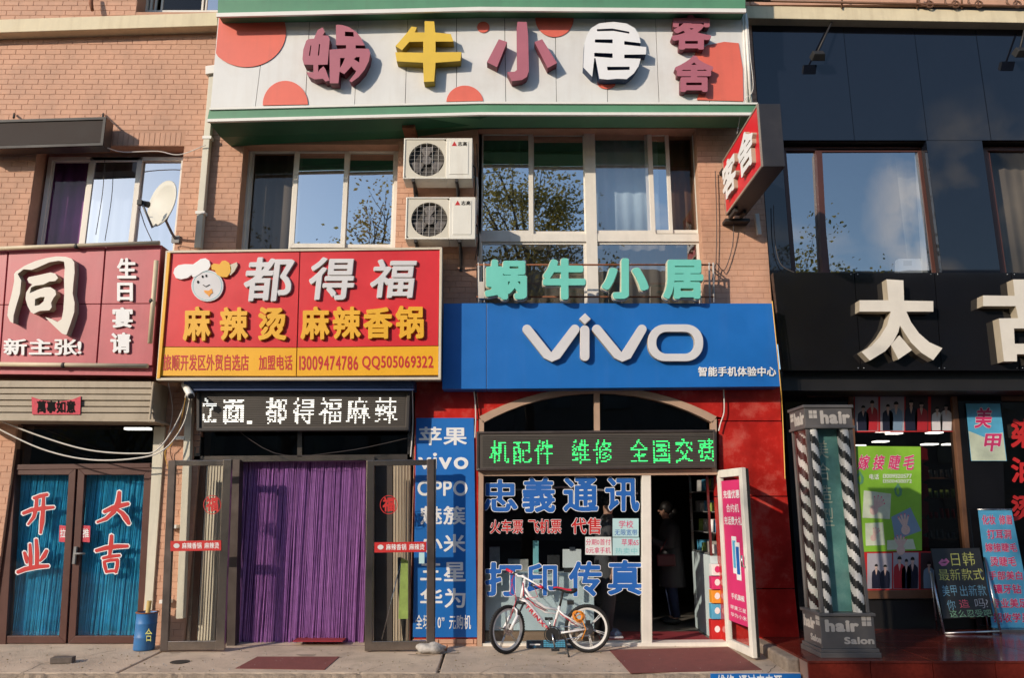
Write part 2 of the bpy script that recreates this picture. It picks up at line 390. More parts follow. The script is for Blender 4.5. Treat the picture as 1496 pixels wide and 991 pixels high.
mat('case_dark', (.028, .027, .032, 1), .5, .2, 4, dirtamt=.15); mat('dark_brick', (.13, .105, .09, 1), .9, .3, 20); mat('black', (.012, .011, .011, 1), .5, .2); mat('black_gloss', (.008, .008, .010, 1), .06, .1, 3, spec=.6)
mat('panel_brown', (.045, .034, .03, 1), .7, .2, 4, spec=.2); mat('black_tile', (.006, .008, .014, 1), .02, .1, 3, spec=.75)
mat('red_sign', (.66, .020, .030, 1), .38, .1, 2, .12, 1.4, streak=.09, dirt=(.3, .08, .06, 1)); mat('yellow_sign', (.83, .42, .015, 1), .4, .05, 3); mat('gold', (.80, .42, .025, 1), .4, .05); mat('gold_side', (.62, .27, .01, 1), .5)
mat('red_print', (.52, .018, .018, 1), .5, .03); mat('white_print', (.82, .82, .82, 1), .5, .03); mat('blue_print', (.015, .12, .44, 1), .5, .04)
mat('black_print', (.012, .012, .012, 1), .9, .03, spec=.1); mat('teal_print', (.22, .55, .58, 1), .5, .03); mat('magenta_print', (.66, .035, .16, 1), .5, .06); mat('orange_print', (.80, .32, .03, 1), .5)
mat('sign_edge', (.42, .34, .27, 1), .4, .15, 6, metal=.4)
mat('letter_silver', (.66, .65, .66, 1), .35, .06)
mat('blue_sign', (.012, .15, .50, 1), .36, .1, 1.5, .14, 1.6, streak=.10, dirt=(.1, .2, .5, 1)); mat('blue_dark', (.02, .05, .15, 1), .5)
mat('teal', (.17, .60, .50, 1), .4, .06); mat('cream_edge', (.65, .58, .45, 1), .5); mat('rust', (.25, .09, .04, 1), .8, .3, 20)
mat('marble_red', (.56, .026, .020, 1), .10, .5, 1.8, dirtamt=.8, dirt=(.50, .13, .10, 1), dscale=3.6)
mat('arch_frame', (.46, .31, .22, 1), .5, .12, 5); mat('door_white', (.78, .74, .66, 1), .45, .08, 4, streak=.15)
mat('purple_bead', (.37, .16, .45, 1), .35, .25, 14); mat('purple_back', (.19, .07, .25, 1), .8, .3, 9)
mat('blue_bead', (.05, .50, .78, 1), .4, .3, 9); mat('blue_back', (.04, .42, .68, 1), .8, .3, 4)
mat('concrete', (.56, .44, .33, 1), .85, .26, 1.3, .6, 55, dirtamt=.5, dirt=(.25, .20, .155, 1), dscale=4.5); mat('concrete_stain', (.36, .28, .21, 1), .8, .2, 9); mat('concrete_edge', (.32, .25, .19, 1), .9, .3, 14, .8, 40)
mat('asphalt', (.055, .052, .05, 1), .9, .2, 3, .5, 60); mat('mat_red', (.22, .065, .055, 1), .95, .15, 12, .6, 300); mat('mat_inside', (.28, .02, .03, 1), .9, .15)
mat('granite', (.17, .028, .018, 1), .13, .3, 25, dirtamt=.2, dirt=(.25, .10, .07, 1), dscale=8); mat('granite_front', (.20, .025, .014, 1), .2, .25, 25); mat('grout', (.36, .22, .17, 1), .8)
mat('ac_white', (.76, .74, .66, 1), .45, .06, 4, streak=.22, dirt=(.34, .24, .14, 1)); mat('ac_grille', (.62, .58, .48, 1), .5, .08); mat('ac_dark', (.05, .045, .04, 1), .7); mat('ac_blade', (.15, .135, .125, 1), .5, .1); mat('wire_grey', (.55, .52, .48, 1), .5)
mat('iron', (.03, .026, .024, 1), .6, .2); mat('pipe', (.66, .62, .50, 1), .55, .1, 4, streak=.2, dirtamt=.2)
mat('dish', (.60, .58, .50, 1), .5, .05); mat('plastic_grey', (.22, .22, .22, 1), .5)
mat('cable_white', (.70, .66, .60, 1), .6); mat('cable_yellow', (.75, .42, .08, 1), .6); mat('cable_dark', (.06, .05, .05, 1), .7)
mat('bucket', (.035, .17, .42, 1), .45, .15, 8, dirtamt=.3, dirt=(.16, .08, .05, 1), dscale=9); mat('bamboo', (.55, .38, .12, 1), .6, .15, 20); mat('stone', (.42, .39, .36, 1), .9, .35, 14, .9, 30)
mat('bike_white', (.82, .80, .80, 1), .25, .03, coat=.6); mat('bike_red', (.62, .02, .05, 1), .3, coat=.5); mat('tyre', (.014, .013, .013, 1), .8, .1, 60, .4, 200); mat('metal', (.55, .55, .55, 1), .25, .1, metal=1)
mat('rim_white', (.80, .78, .74, 1), .4); mat('orange', (.85, .30, .02, 1), .4); mat('black_rubber', (.018, .018, .018, 1), .6)
mat('skin', (.48, .27, .19, 1), .55); mat('coat', (.06, .058, .062, 1), .9, .15); mat('jeans', (.03, .045, .11, 1), .9); mat('hair', (.012, .01, .01, 1), .5); mat('bag_red', (.09, .015, .02, 1), .5); mat('cup', (.6, .5, .35, 1), .4); mat('phone', (.03, .03, .03, 1), .2)
mat('shoe_blue', (.08, .14, .24, 1), .7); mat('counter', (.62, .74, .76, 1), .5, .1); mat('counter_base', (.30, .20, .13, 1), .6); mat('paper', (.70, .74, .72, 1), .7, .05); mat('paper_blue', (.45, .66, .68, 1), .7, .04)
mat('barber', (.13, .12, .115, 1), .45, .12, 6); mat('barber_text', (.58, .52, .46, 1), .5, .06); mat('stripe_white', (.72, .70, .66, 1), .4); mat('stripe_black', (.02, .02, .02, 1), .4); mat('barber_teal', (.14, .36, .33, 1), .5, .35, 3, dirtamt=.5, dirt=(.30, .42, .36, 1), dscale=3)
mat('poster_green', (.24, .50, .04, 1), .45, .15, 3); mat('poster_sky', (.10, .42, .66, 1), .45, .2, 3); mat('poster_pale', (.60, .66, .50, 1), .45, .2, 4); mat('photo_bg', (.42, .40, .45, 1), .4, .12, 3); mat('photo_dark', (.05, .03, .035, 1), .4)
mat('suit', (.012, .014, .035, 1), .5); mat('suit_blue', (.20, .30, .42, 1), .5); mat('suit_red', (.45, .02, .03, 1), .5); mat('cloth_white', (.70, .68, .70, 1), .5); mat('print_skin', (.68, .48, .42, 1), .5, .12, 30)
mat('chalk_yellow', (.55, .55, .15, 1), .8, .3, 40); mat('chalk_green', (.25, .5, .3, 1), .8, .3, 40); mat('chalk_blue', (.20, .42, .55, 1), .8, .3, 40); mat('chalk_red', (.75, .12, .18, 1), .8); mat('chalk_white', (.45, .45, .48, 1), .8, .3, 40); mat('board', (.022, .022, .022, 1), .5, .3, 6); mat('lips', (.62, .16, .32, 1), .5)
mat('led_off', (.075, .062, .052, 1), .6, .1); mat('led_white', (1, 1, .92, 1), .5, 0, emit=1.05); mat('led_green', (.05, 1, .22, 1), .5, 0, emit=1.1); mat('lamp_on', (1, .95, .85, 1), .5, 0, emit=5)
mat('bark', (.10, .075, .055, 1), .9, .3, 8); mat('leaf', (.12, .13, .04, 1), .7, .35, 3); mat('leaf_brown', (.22, .17, .06, 1), .7, .35, 3); mat('leaf_red', (.34, .07, .05, 1), .7, .35, 3)
for k_ in ('leaf', 'leaf_brown', 'leaf_red'):
    n_ = MATS[k_].node_tree.nodes; l_ = MATS[k_].node_tree.links; tr_ = n_.new('ShaderNodeBsdfTranslucent'); tr_.inputs[0].default_value = (.30, .26, .06, 1); ms_ = n_.new('ShaderNodeMixShader'); ms_.inputs[0].default_value = .5; l_.new(n_['Principled BSDF'].outputs[0], ms_.inputs[1]); l_.new(tr_.outputs[0], ms_.inputs[2]); l_.new(ms_.outputs[0], n_['Material Output'].inputs[0]); mat('far_wall', (.17, .16, .15, 1), .8, .1); mat('far_glass', (.05, .07, .09, 1), .1)
mat('box_print', (.02, .03, .05, 1), .35, .5, 8, dirtamt=.8, dirt=(.02, .22, .42, 1), dscale=14); mat('sticker_clear', (.55, .5, .5, 1), .5)
mat('box_misc', (.35, .33, .30, 1), .6, .4, 6); mat('green_misc', (.30, .42, .10, 1), .6, .3, 8)
glass('glass_sky', .64, (.86, .9, .94, 1), .012, .05); glass('glass_upper_dark', .05, (.62, .6, .58, 1), 0, .1); glass('glass_shop', .035, (.9, .92, .93, 1)); glass('glass_door', .03, (.99, .99, .985, 1), 0, .1); glass('glass_dark', .05, (.6, .6, .6, 1), 0, .1)
glass('glass_half', .28, (.95, .97, 1, 1), .01, .05); glass('glass_lower', .3, (.8, .8, .8, 1), 0, .1); glass('glass_salon', .5, (.8, .85, .9, 1), 0, .06); glass('glass_poster', .02, (.95, .95, .95, 1))

# ============================================================ GROUND
b = B(); b.add([(-900, -900, -.16), (900, -900, -.16), (900, 900, -.16), (-900, 900, -.16)], [(0, 1, 2, 3)])
part('road', b, 'asphalt', kind='structure', loc=(0, 0, -.16))
KY = 8.40                                             # kerb line
XE = G(1183, 968, .15).x                              # salon step begins
j1a, j1b = G(254, 951), G(168, 985); j2a, j2b = G(650, 958), G(638, 988)
def ZP(y): return .055*(y-KY)/(W-KY)
def GP(px, py, dz=0):
    d = ray(px, py); k = .055/(W-KY); t = (k*(-KY)-H+dz)/(d.z-k*d.y); return Vector((d.x*t, d.y*t, H+d.z*t))
def slab(x0t, x0b, x1t, x1b):
    bb = B(); zt_ = ZP(W+.3); bb.poly([(x0b, KY, 0), (x1b, KY, 0), (x1t, W+.3, zt_), (x0t, W+.3, zt_)], (0, 0, -1), .16, 0); return bb
pave = None
ex = lambda a, c, y: a.x+(c.x-a.x)*(y-a.y)/(c.y-a.y)
bounds = [(-14, -14), (ex(j1a, j1b, W+.3), ex(j1a, j1b, KY)), (ex(j2a, j2b, W+.3), ex(j2a, j2b, KY)), (XE-.0, XE-.0)]
for i in range(3):
    g = .014
    part('pavement', slab(bounds[i][0]+g*(i > 0), bounds[i][1]+g*(i > 0), bounds[i+1][0]-g*(i < 2), bounds[i+1][1]-g*(i < 2)), 'concrete', kind='structure', bevel=.012)
b = B(); b.box(-14, XE, KY+.03, W+.2, -.15, -.03); part('pavement_base', b, 'room_dark', kind='structure')
# ragged kerb front
b = B(); rnd = random.Random(3); xs = [-14+i*.06 for i in range(int((XE+14)/.06)+1)]
fr = [(x, KY-.02-rnd.random()*.022, -.012-rnd.random()*.016) for x in xs]
for i in range(len(xs)-1):
    a, c = fr[i], fr[i+1]
    b.add([(a[0], a[1], a[2]), (c[0], c[1], c[2]), (c[0], c[1]-.02, -.155), (a[0], a[1]-.02, -.155), (a[0], KY+.01, -.004), (c[0], KY+.01, -.004)], [(0, 1, 2, 3), (4, 5, 1, 0)], smooth=False)
part('kerb', b, 'concrete_edge', kind='structure')
# salon step of red granite tiles
ZS = .15
SY = 8.2
root = B(); root.box(XE, 14, SY+.02, W+.9, -.155, ZS-.02); part('step', root, 'grout', kind='structure')
stepo = bpy.data.objects['step']
tx = [XE+i*.62 for i in range(18)]; ty = [SY, SY+.3, SY+.72, SY+1.14, SY+1.56, W+.9]
for i in range(len(tx)-1):
    for j in range(len(ty)-1):
        b = B(); b.box(tx[i]+.004, tx[i+1]-.004, ty[j]+(.004 if j else -.012), ty[j+1]-.004, ZS-.022, ZS+rnd.random()*.001); part('tile', b, 'granite', stepo, bevel=.0015)
    b = B(); b.box(tx[i]+.004, tx[i+1]-.004, SY-.001, SY+.019, -.155+.01, ZS-.024); part('tile', b, 'granite_front', stepo)
b = B(); b.box(XE-.14, XE-.003, SY+.22, W, -.1, ZS-.012); part('step_edge', b, 'concrete_edge', kind='structure', bevel=.02)
b = B(); b.box(XE-.02, 14, SY-.42, SY-.004, -.2, -.03); part('lower_step', b, 'granite', kind='structure')
# advertising strip on the kerb
sg = thing('kerb_banner', 'blue banner strip with cut off white characters along the kerb', 'banner', (2.5, KY-.06, -.15))
b = B(); q0, q1 = G(1038, 985.5), G(1181, 981); b.box(q0.x, XE-.03, KY-.062, KY-.05, -.155, .002); part('panel', b, 'blue_sign', sg)
x0 = G(1047, 985).x; b = B(); f = [Vector((x0, KY-.062, -.006)), Vector((XE-.22, KY-.062, -.006)), Vector((XE-.22, KY-.062, -.15)), Vector((x0, KY-.062, -.15))]
line(b, '维修 说过来申源'.replace('说', '通'), f, .002, bold=3); part('lettering', b, 'white_print', sg)

# ============================================================ BRICK BUILDING
XR = 3.36; XL = -9
bb_ = thing('brick_building', 'orange brick building with cream bands carrying the shop signs and upper windows', 'building', (0, W, 0))
opn = [wr(41, 213, 259, 420), wr(349, 211, 579, 400), wr(697, 188, 1024, 470), wr(203, -60, 330, 17), wr(8, 570, 222, 944), wr(283, 566, 602, 952)]
opn[0] = (opn[0][0], opn[0][1], P(0, 400).z, opn[0][3])
opn[4] = (opn[4][0], opn[4][1], 0, opn[4][3]); opn[5] = (opn[5][0], opn[5][1], 0, opn[5][3])
mz = P(870, 560).z; MX0, MX1 = P(603, 760).x, XR
opn.append((MX0, MX1, 0, mz))
ZT = 9.6
gx = sorted({XL, XR}|{v for o in opn for v in o[:2]}); gz = sorted({0, ZT}|{v for o in opn for v in o[2:]})
b = B()
for i in range(len(gx)-1):
    for j in range(len(gz)-1):
        cx, cz = (gx[i]+gx[i+1])/2, (gz[j]+gz[j+1])/2
        if gx[i] < XL or gx[i+1] > XR or gz[j+1] > ZT or any(o[0] < cx < o[1] and o[2] < cz < o[3] for o in opn): continue
        b.box(gx[i], gx[i+1], W+.004, W+.34, gz[j], gz[j+1])
part('wall', b, 'mortar', bb_)
# bricks
bl, bh, jt = .203, .0722, .0045; ph = .0765
bricks = []
k = 0; z = .004
sold = [(opn[0], .19)]
while z < ZT-.1:
    iv = [(XL, XR)]
    for o in opn+[(opn[0][0]-.0, opn[0][1], opn[0][3], opn[0][3]+.2)]:
        if o[2] < z+bh-.01 and o[3] > z+.01:
            nv = []
            for a, c in iv:
                if o[1] <= a or o[0] >= c: nv.append((a, c)); continue
                if o[0] > a: nv.append((a, o[0]))
                if o[1] < c: nv.append((o[1], c))
            iv = nv
    sh = (k*.37) % 1*(bl+jt)
    for a, c in iv:
        n0 = math.floor((a-sh)/(bl+jt)); x = sh+n0*(bl+jt)
        while x < c:
            u, v = max(x, a+.001), min(x+bl, c-.001)
            if v-u > .02: bricks.append((u, v, z, z+bh))
            x += bl+jt
    z += ph; k += 1
u = opn[0][0]
while u < opn[0][1]-.07: bricks.append((u+.002, u+.064, opn[0][3]+.005, opn[0][3]+.195)); u += .0715
hid = [(-60, 350, 240, 560), (228, 362, 650, 560), (640, 440, 1150, 570), (300, -40, 1100, 190), (585, 200, 697, 355), (1040, 150, 1130, 320), (0, 15, 325, 45), (0, 170, 158, 216)]
def proj(p):
    d = Vector(p)-Vector((0, 0, H)); y = d.y*math.cos(TH)+d.z*math.sin(TH); zz = -d.y*math.sin(TH)+d.z*math.cos(TH); return CX+F*d.x/y, CY-F*zz/y
full = []; rest = []
for r in bricks:
    px, py = proj(((r[0]+r[1])/2, W, (r[2]+r[3])/2))
    vis = 0 < px < 1496 and 0 < py < 991 and not any(h[0] < px < h[2] and h[1] < py < h[3] for h in hid)
    (full if vis and abs(r[1]-r[0]-bl) < .001 and abs(r[3]-r[2]-bh) < .001 else rest).append((r, py))
full.sort(key=lambda t: -t[1])
rest += full[300:]; full = full[:300]
def brick_box(b, r, y0):
    c = .0025; u, v, z0, z1 = r
    b.add([(u, W+.005, z0), (v, W+.005, z0), (v, W+.005, z1), (u, W+.005, z1), (u+c, y0, z0+c), (v-c, y0, z0+c), (v-c, y0, z1-c), (u+c, y0, z1-c)],
          [(4, 5, 6, 7), (0, 1, 5, 4), (1, 2, 6, 5), (2, 3, 7, 6), (3, 0, 4, 7)])
proto = None
for r, _ in full:
    if proto is None:
        q = B(); brick_box(q, r, W); proto = part('brick', q, 'brick', bb_); p0 = r; continue
    o = bpy.data.objects.new('brick', proto.data); COL.objects.link(o); o.parent = bb_; o.location = (r[0]-p0[0], rnd.uniform(-.0012, .0008), r[2]-p0[2])
b = B()
for r, _ in rest: brick_box(b, r, W+rnd.uniform(-.0012, .0008))
part('bricks', b, 'brick', bb_, kind='stuff')
b = B(); b.pp([(-60, 49), (318, 37), (318, 17.5), (-60, 30)], W-.16, .17); part('cornice', b, 'cream', bb_, bevel=.008)
b = B(); b.pp([(-60, 51), (318, 39.5), (318, 36.6), (-60, 48.6)], W-.1, .11); part('drip_edge', b, 'cream_side', bb_)
# upper-floor window at the very top
def win(parent, outer, panes, fr, gl, Y, fw=.05, name='window'):
    """outer photo rect; panes: list of (x0,y0,x1,y1,frame width, y offset, glass)"""
    b = B(); r = wr(*outer, Y); b.frame3([Vector((r[0], Y, r[3])), Vector((r[1], Y, r[3])), Vector((r[1], Y, r[2])), Vector((r[0], Y, r[2]))], fw, (0, 1, 0), .07)
    wo = part(name, b, fr, parent, bevel=.004)
    for (x0, y0, x1, y1, w_, dy, g) in panes:
        r = wr(x0, y0, x1, y1, Y+dy); yy = Y+dy
        if w_ > 0:
            b = B(); b.frame3([Vector((r[0], yy, r[3])), Vector((r[1], yy, r[3])), Vector((r[1], yy, r[2])), Vector((r[0], yy, r[2]))], w_, (0, 1, 0), .03); part('sash', b, fr, wo, bevel=.003)
        b = B(); a = rnd.uniform(-.004, .004)
        b.add([(r[0]+w_*.6, yy+.014+a, r[2]+w_*.6), (r[1]-w_*.6, yy+.014-a, r[2]+w_*.6), (r[1]-w_*.6, yy+.014-a*.4, r[3]-w_*.6), (r[0]+w_*.6, yy+.014+a*1.3, r[3]-w_*.6)], [(0, 1, 2, 3)]); part('pane', b, g, wo)
    return wo
def curtain(px, Y, m, label, cat='curtain', amp=.014, n=None, ztrim=0, group=None, name='curtain'):
    r = wr(*px, Y); n = n or int((r[1]-r[0])/.02); b = B(); k = rnd.random()*6; vs = []
    for i in range(n+1):
        x = r[0]+(r[1]-r[0])*i/n; y = Y+amp*math.sin(i*.75+k)+amp*.5*math.sin(i*.31+k*2)
        vs += [(x, y, r[2]), (x+.01*math.sin(i), y+amp*.3, r[3])]
    b.add(vs, [(2*i, 2*i+2, 2*i+3, 2*i+1) for i in range(n)], smooth=True)
    o = part(name, b, m, cat=cat, label=label, group=group); md = o.modifiers.new('solid', 'SOLIDIFY'); md.thickness = .003; return o
win(bb_, (214, -60, 330, 18), [(222, -60, 232, 17, .03, .03, 'glass_sky'), (238, -60, 300, 17, .03, .01, 'glass_upper_dark'), (302, -60, 328, 17, .03, .03, 'glass_sky')], 'window_white', 'glass_sky', W+.24, .04)
# windows
WY = W+.2
win(bb_, (58, 229, 262, 420), [(62, 232, 124, 420, .05, .03, 'glass_door'), (120, 229, 198, 420, .07, 0, 'glass_sky'), (196, 232, 262, 420, .03, .035, 'glass_sky')], 'window_white', 'glass_sky', WY, .055)
win(bb_, (354, 216, 580, 400), [(360, 219, 430, 400, .05, .04, 'glass_upper_dark'), (427, 217, 507, 362, .062, 0, 'glass_sky'), (503, 219, 578, 362, .05, .035, 'glass_sky')], 'window_white', 'glass_sky', WY, .055)
wc = win(bb_, (697, 188, 1026, 470), [(699, 191, 779, 343, .062, 0, 'glass_sky'), (775, 193, 858, 343, .05, .035, 'glass_sky'), (864, 189, 955, 343, .062, 0, 'glass_half'), (944, 193, 980, 341, .05, .02, 'glass_sky'), (974, 193, 1022, 341, .05, .045, 'glass_upper_dark'),
    (699, 352, 859, 470, .05, .01, 'glass_lower'), (868, 352, 1026, 470, .05, .01, 'glass_lower')], 'window_white', 'glass_sky', WY-.04, .06)
b = B(); r = wr(856, 188, 872, 470, WY-.06); b.wrp(r, WY-.062, WY+.02); part('mullion', b, 'window_white', wc)
b = B(); r = wr(700, 342, 1024, 353, WY-.05); b.wrp(r, WY-.055, WY+.02); part('transom', b, 'window_white', wc)
CY_ = WY+.22
curtain((62, 225, 130, 420), CY_, 'curtain_purple', 'dark purple curtain in the left pane of the window beside the satellite dish')
curtain((128, 225, 197, 420), CY_, 'curtain_white', 'white curtain in the middle pane between the purple and lilac curtains')
curtain((198, 225, 270, 420), CY_, 'curtain_lilac', 'pale lilac curtain in the window pane behind the satellite dish')
curtain((366, 215, 436, 420), CY_, 'curtain_grey', 'grey brown screen curtain in the left pane above the red food sign')
curtain((866, 185, 962, 348), CY_, 'curtain_blue', 'light blue curtain in the wide sliding pane right of the main mullion', amp=.008)
curtain((700, 185, 760, 348), CY_+.1, 'curtain_grey', 'dull grey curtain behind the leftmost pane of the big middle window')
curtain((980, 185, 1036, 348), CY_, 'curtain_brown', 'brown curtain at the right end of the big middle window')
curtain((700, 350, 1036, 470), CY_+.05, 'curtain_grey', 'grey cloth behind the lower panes above the teal letters')
b = B()
for r in opn[:4]:
    b.box(r[0]-.4, r[1]+.4, W+2.2, W+2.3, r[2]-.3, r[3]+.2); b.box(r[0]-.4, r[1]+.4, W+.35, W+2.3, r[3]+.2, r[3]+.3); b.box(r[0]-.4, r[1]+.4, W+.35, W+2.3, r[2]-.4, r[2]-.3)
    b.box(r[0]-.5, r[0]-.4, W+.35, W+2.3, r[2]-.4, r[3]+.3); b.box(r[1]+.4, r[1]+.5, W+.35, W+2.3, r[2]-.4, r[3]+.3)
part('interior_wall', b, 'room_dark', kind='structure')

# ============================================================ GREEN FRAMED HOTEL SIGN
SG = 9.2
sgn = thing('hotel_sign', 'long white sign with red dots between green bands over the upper windows', 'sign', (0, SG, 5.2))
b = B(); b.pp([(318, 21), (700, 12), (1089, 14.5), (1088, -60), (320, -60)], SG-.2, .66); part('fascia', b, 'green', sgn)
b = B(); b.pp([(316, 24), (700, 15), (1090, 17.5), (1090, 12), (700, 9.5), (316, 18.5)], SG-.23, .03); part('trim', b, 'trim_white', sgn)
top = lambda x: 24+(15-24)*(x-318)/382 if x < 700 else 15+2.5*(x-700)/390
bot = lambda x: 157+(149-157)*(x-307)/393 if x < 700 else 149+2*(x-700)/390
xt = [319, 390, 453, 524, 596, 667, 737, 811, 884, 957, 1030, 1086]; xb = [307, 373, 446, 518, 592, 667, 739, 813, 888, 963, 1037, 1093]
for i in range(11):
    g = .8
    b = B(); b.pp([(xb[i]+g/2, bot(xb[i])), (xb[i+1]-g/2, bot(xb[i+1])), (xt[i+1]-g/2, top(xt[i+1])-3), (xt[i]+g/2, top(xt[i])-3)], SG+rnd.uniform(0, .004), .03); part('panel', b, 'panel_white', sgn, bevel=.002)
b = B(); b.pp([(310, 155), (1090, 148), (1084, 12), (322, 12)], SG+.036, .4); part('backing', b, 'iron', sgn)
dots = [(360, 46, 58, 52, 'dot_red'), (417, 153, 33, 35, 'dot_red'), (679, 150, 27, 25, 'dot_red'), (706, 39.5, 9, 8, 'dot_red'), (810, 27, 28, 27, 'dot_red'), (886, 121, 13.5, 9, 'dot_red')]
def clipc(cx, cy, rx, ry):
    pts = []
    for x, y in circ(cx, cy, rx, ry, 48):
        lx = 319.5-(y-24)*.092
        pts.append((max(x, lx+1), min(max(y, top(x)-2), bot(x)-1.5)))
    out = []
    for p in pts:
        if not out or abs(p[0]-out[-1][0])+abs(p[1]-out[-1][1]) > .3: out.append(p)
    return out
for d_ in dots:
    b = B(); add_shape(b, [clipc(*d_[:4])], lambda x, y: P(x, y, SG-.004), .006, (0, -1, 0)); part('red_dot', b, 'dot_red', sgn)
# red block on the right end of the panel
b = B(); add_shape(b, [[(1018, 146), (1026, 120), (1012, 92), (1016, 76), (1034, 66), (1058, 61), (1079, 63), (1085, 100), (1086, 148)]], lambda x, y: P(x, y, SG-.004), .006, (0, -1, 0)); part('red_dot', b, 'dot_red', sgn)
b = B(); b.pp([(303, 174), (700, 164.5), (1107, 165), (1107, 150.5), (700, 149.5), (306, 159)], SG-.12, .4); part('fascia', b, 'green', sgn)
for (l, r_, yy) in (((303, 177), (1108, 168), 0), ):
    b = B(); b.pp([(302.5, 177.5), (700, 167.5), (1108, 168), (1108, 164), (700, 163.5), (302.5, 173.5)], SG-.15, .04); part('trim', b, 'trim_white', sgn)
    b = B(); b.pp([(306, 160), (700, 151), (1107, 152), (1107, 149.5), (700, 148), (306, 157)], SG-.14, .04); part('trim', b, 'trim_white', sgn)
b = B(); fr_ = [P(x, y, SG-.1) for x, y in ((303, 175), (450, 171.5), (600, 168), (700, 166), (900, 166), (1107, 167))]; bk = [P(x, y, W-.002) for x, y in ((338, 214), (444, 208), (592, 202), (690, 189), (900, 184), (1085, 181))]
mid = [(a*.45+c*.55)+Vector((0, 0, -.035)) for a, c in zip(fr_, bk)]
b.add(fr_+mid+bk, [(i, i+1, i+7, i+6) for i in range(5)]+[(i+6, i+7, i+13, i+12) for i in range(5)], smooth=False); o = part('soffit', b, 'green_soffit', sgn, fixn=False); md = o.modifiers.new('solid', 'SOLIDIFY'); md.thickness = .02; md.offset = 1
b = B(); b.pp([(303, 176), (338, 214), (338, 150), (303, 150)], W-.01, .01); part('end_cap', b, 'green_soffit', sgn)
b = B(); b.tube([P(1089, 20, SG-.02), P(1097, 150, SG-.02)], .022, 6); b.tube([P(1085, 20, SG-.01), P(1092, 150, SG-.01)], .016, 6); part('end_post', b, 'trim_white', sgn)
b = B(); b.bar((588, 182), (606, 183), .09, SG+.1, .35); part('beam_end', b, 'rust', sgn)
def L3(nm, polys, org, sc, Y, d, ms, parent, bev=0):
    b = B(); traced(b, polys, org, sc, Y, d, 0, 1 if len(ms) > 1 else 0); return part(nm, b, ms, parent, bevel=bev)
o1 = (430, 20); o2 = (700, 20); s1 = 1496/260; Q = .13
L3('character', [[(350, 90), (400, 92), (460, 110), (520, 150), (560, 200), (592, 265), (515, 263), (515, 290), (625, 292), (638, 330), (625, 400), (590, 470), (540, 530), (480, 575), (462, 560), (510, 500), (520, 478), (500, 465), (480, 440), (420, 505), (380, 485), (370, 583), (298, 583), (295, 300), (435, 290), (435, 262), (350, 262)],
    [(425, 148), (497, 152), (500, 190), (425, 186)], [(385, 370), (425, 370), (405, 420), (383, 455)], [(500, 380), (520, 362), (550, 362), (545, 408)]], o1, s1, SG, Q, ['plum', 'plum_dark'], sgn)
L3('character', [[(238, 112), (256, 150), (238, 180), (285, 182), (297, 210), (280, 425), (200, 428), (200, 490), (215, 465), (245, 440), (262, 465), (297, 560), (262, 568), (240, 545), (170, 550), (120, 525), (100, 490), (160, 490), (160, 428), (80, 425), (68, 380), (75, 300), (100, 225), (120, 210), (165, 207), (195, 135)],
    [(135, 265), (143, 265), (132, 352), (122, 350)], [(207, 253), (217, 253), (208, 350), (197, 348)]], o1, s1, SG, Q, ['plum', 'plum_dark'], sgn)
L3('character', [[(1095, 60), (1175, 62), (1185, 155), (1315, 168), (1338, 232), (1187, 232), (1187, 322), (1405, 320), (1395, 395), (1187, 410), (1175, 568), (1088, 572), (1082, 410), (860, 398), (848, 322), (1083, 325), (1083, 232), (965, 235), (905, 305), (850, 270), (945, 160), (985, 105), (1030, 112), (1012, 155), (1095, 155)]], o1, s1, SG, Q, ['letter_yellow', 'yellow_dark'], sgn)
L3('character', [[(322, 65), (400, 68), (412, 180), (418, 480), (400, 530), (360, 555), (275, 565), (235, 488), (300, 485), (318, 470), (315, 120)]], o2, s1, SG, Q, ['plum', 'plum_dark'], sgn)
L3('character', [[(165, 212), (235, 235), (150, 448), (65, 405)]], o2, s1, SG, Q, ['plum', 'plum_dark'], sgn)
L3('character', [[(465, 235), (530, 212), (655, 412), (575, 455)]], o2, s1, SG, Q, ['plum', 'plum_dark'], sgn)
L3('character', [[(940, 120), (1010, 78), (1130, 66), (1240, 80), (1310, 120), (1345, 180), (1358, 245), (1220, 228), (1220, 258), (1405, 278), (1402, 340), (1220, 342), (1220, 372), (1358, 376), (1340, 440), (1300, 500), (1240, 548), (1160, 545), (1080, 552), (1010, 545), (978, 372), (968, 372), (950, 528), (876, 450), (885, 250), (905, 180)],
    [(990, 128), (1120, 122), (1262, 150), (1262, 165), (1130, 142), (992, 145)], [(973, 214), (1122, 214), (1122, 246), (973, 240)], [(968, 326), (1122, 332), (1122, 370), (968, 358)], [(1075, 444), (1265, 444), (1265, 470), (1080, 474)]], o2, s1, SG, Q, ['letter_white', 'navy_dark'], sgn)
for ch, (x0, y0, x1, y1) in (('客', (981, 21, 1039, 72)), ('舍', (986, 81, 1042, 134))):
    b = B(); glyph(b, ch, qf(rectq(x0, y0, x1, y1), SG, .1), .1, bold=4.6, mi=0, side=1); part('character', b, ['plum', 'plum_dark'], sgn)
def txt(parent, s, px, Y, d, ms, bold=3, lean=0, each=True, name='character', side=None, **k):
    """a raised line of text; px = photo box; returns nothing, links parts"""
    q = qf(rectq(*px, lean), Y, d) if len(px) == 4 and not isinstance(px[0], tuple) else qf(px, Y, d)
    sd = 1 if (isinstance(ms, list) and len(ms) > 1) else 0
    if each: line(None, s, q, d, bold=bold, side=sd, each=lambda bb: part(name, bb, ms, parent), **k)
    else:
        b = B(); line(b, s, q, d, bold=bold, side=sd, **k); part(name, b, ms, parent)
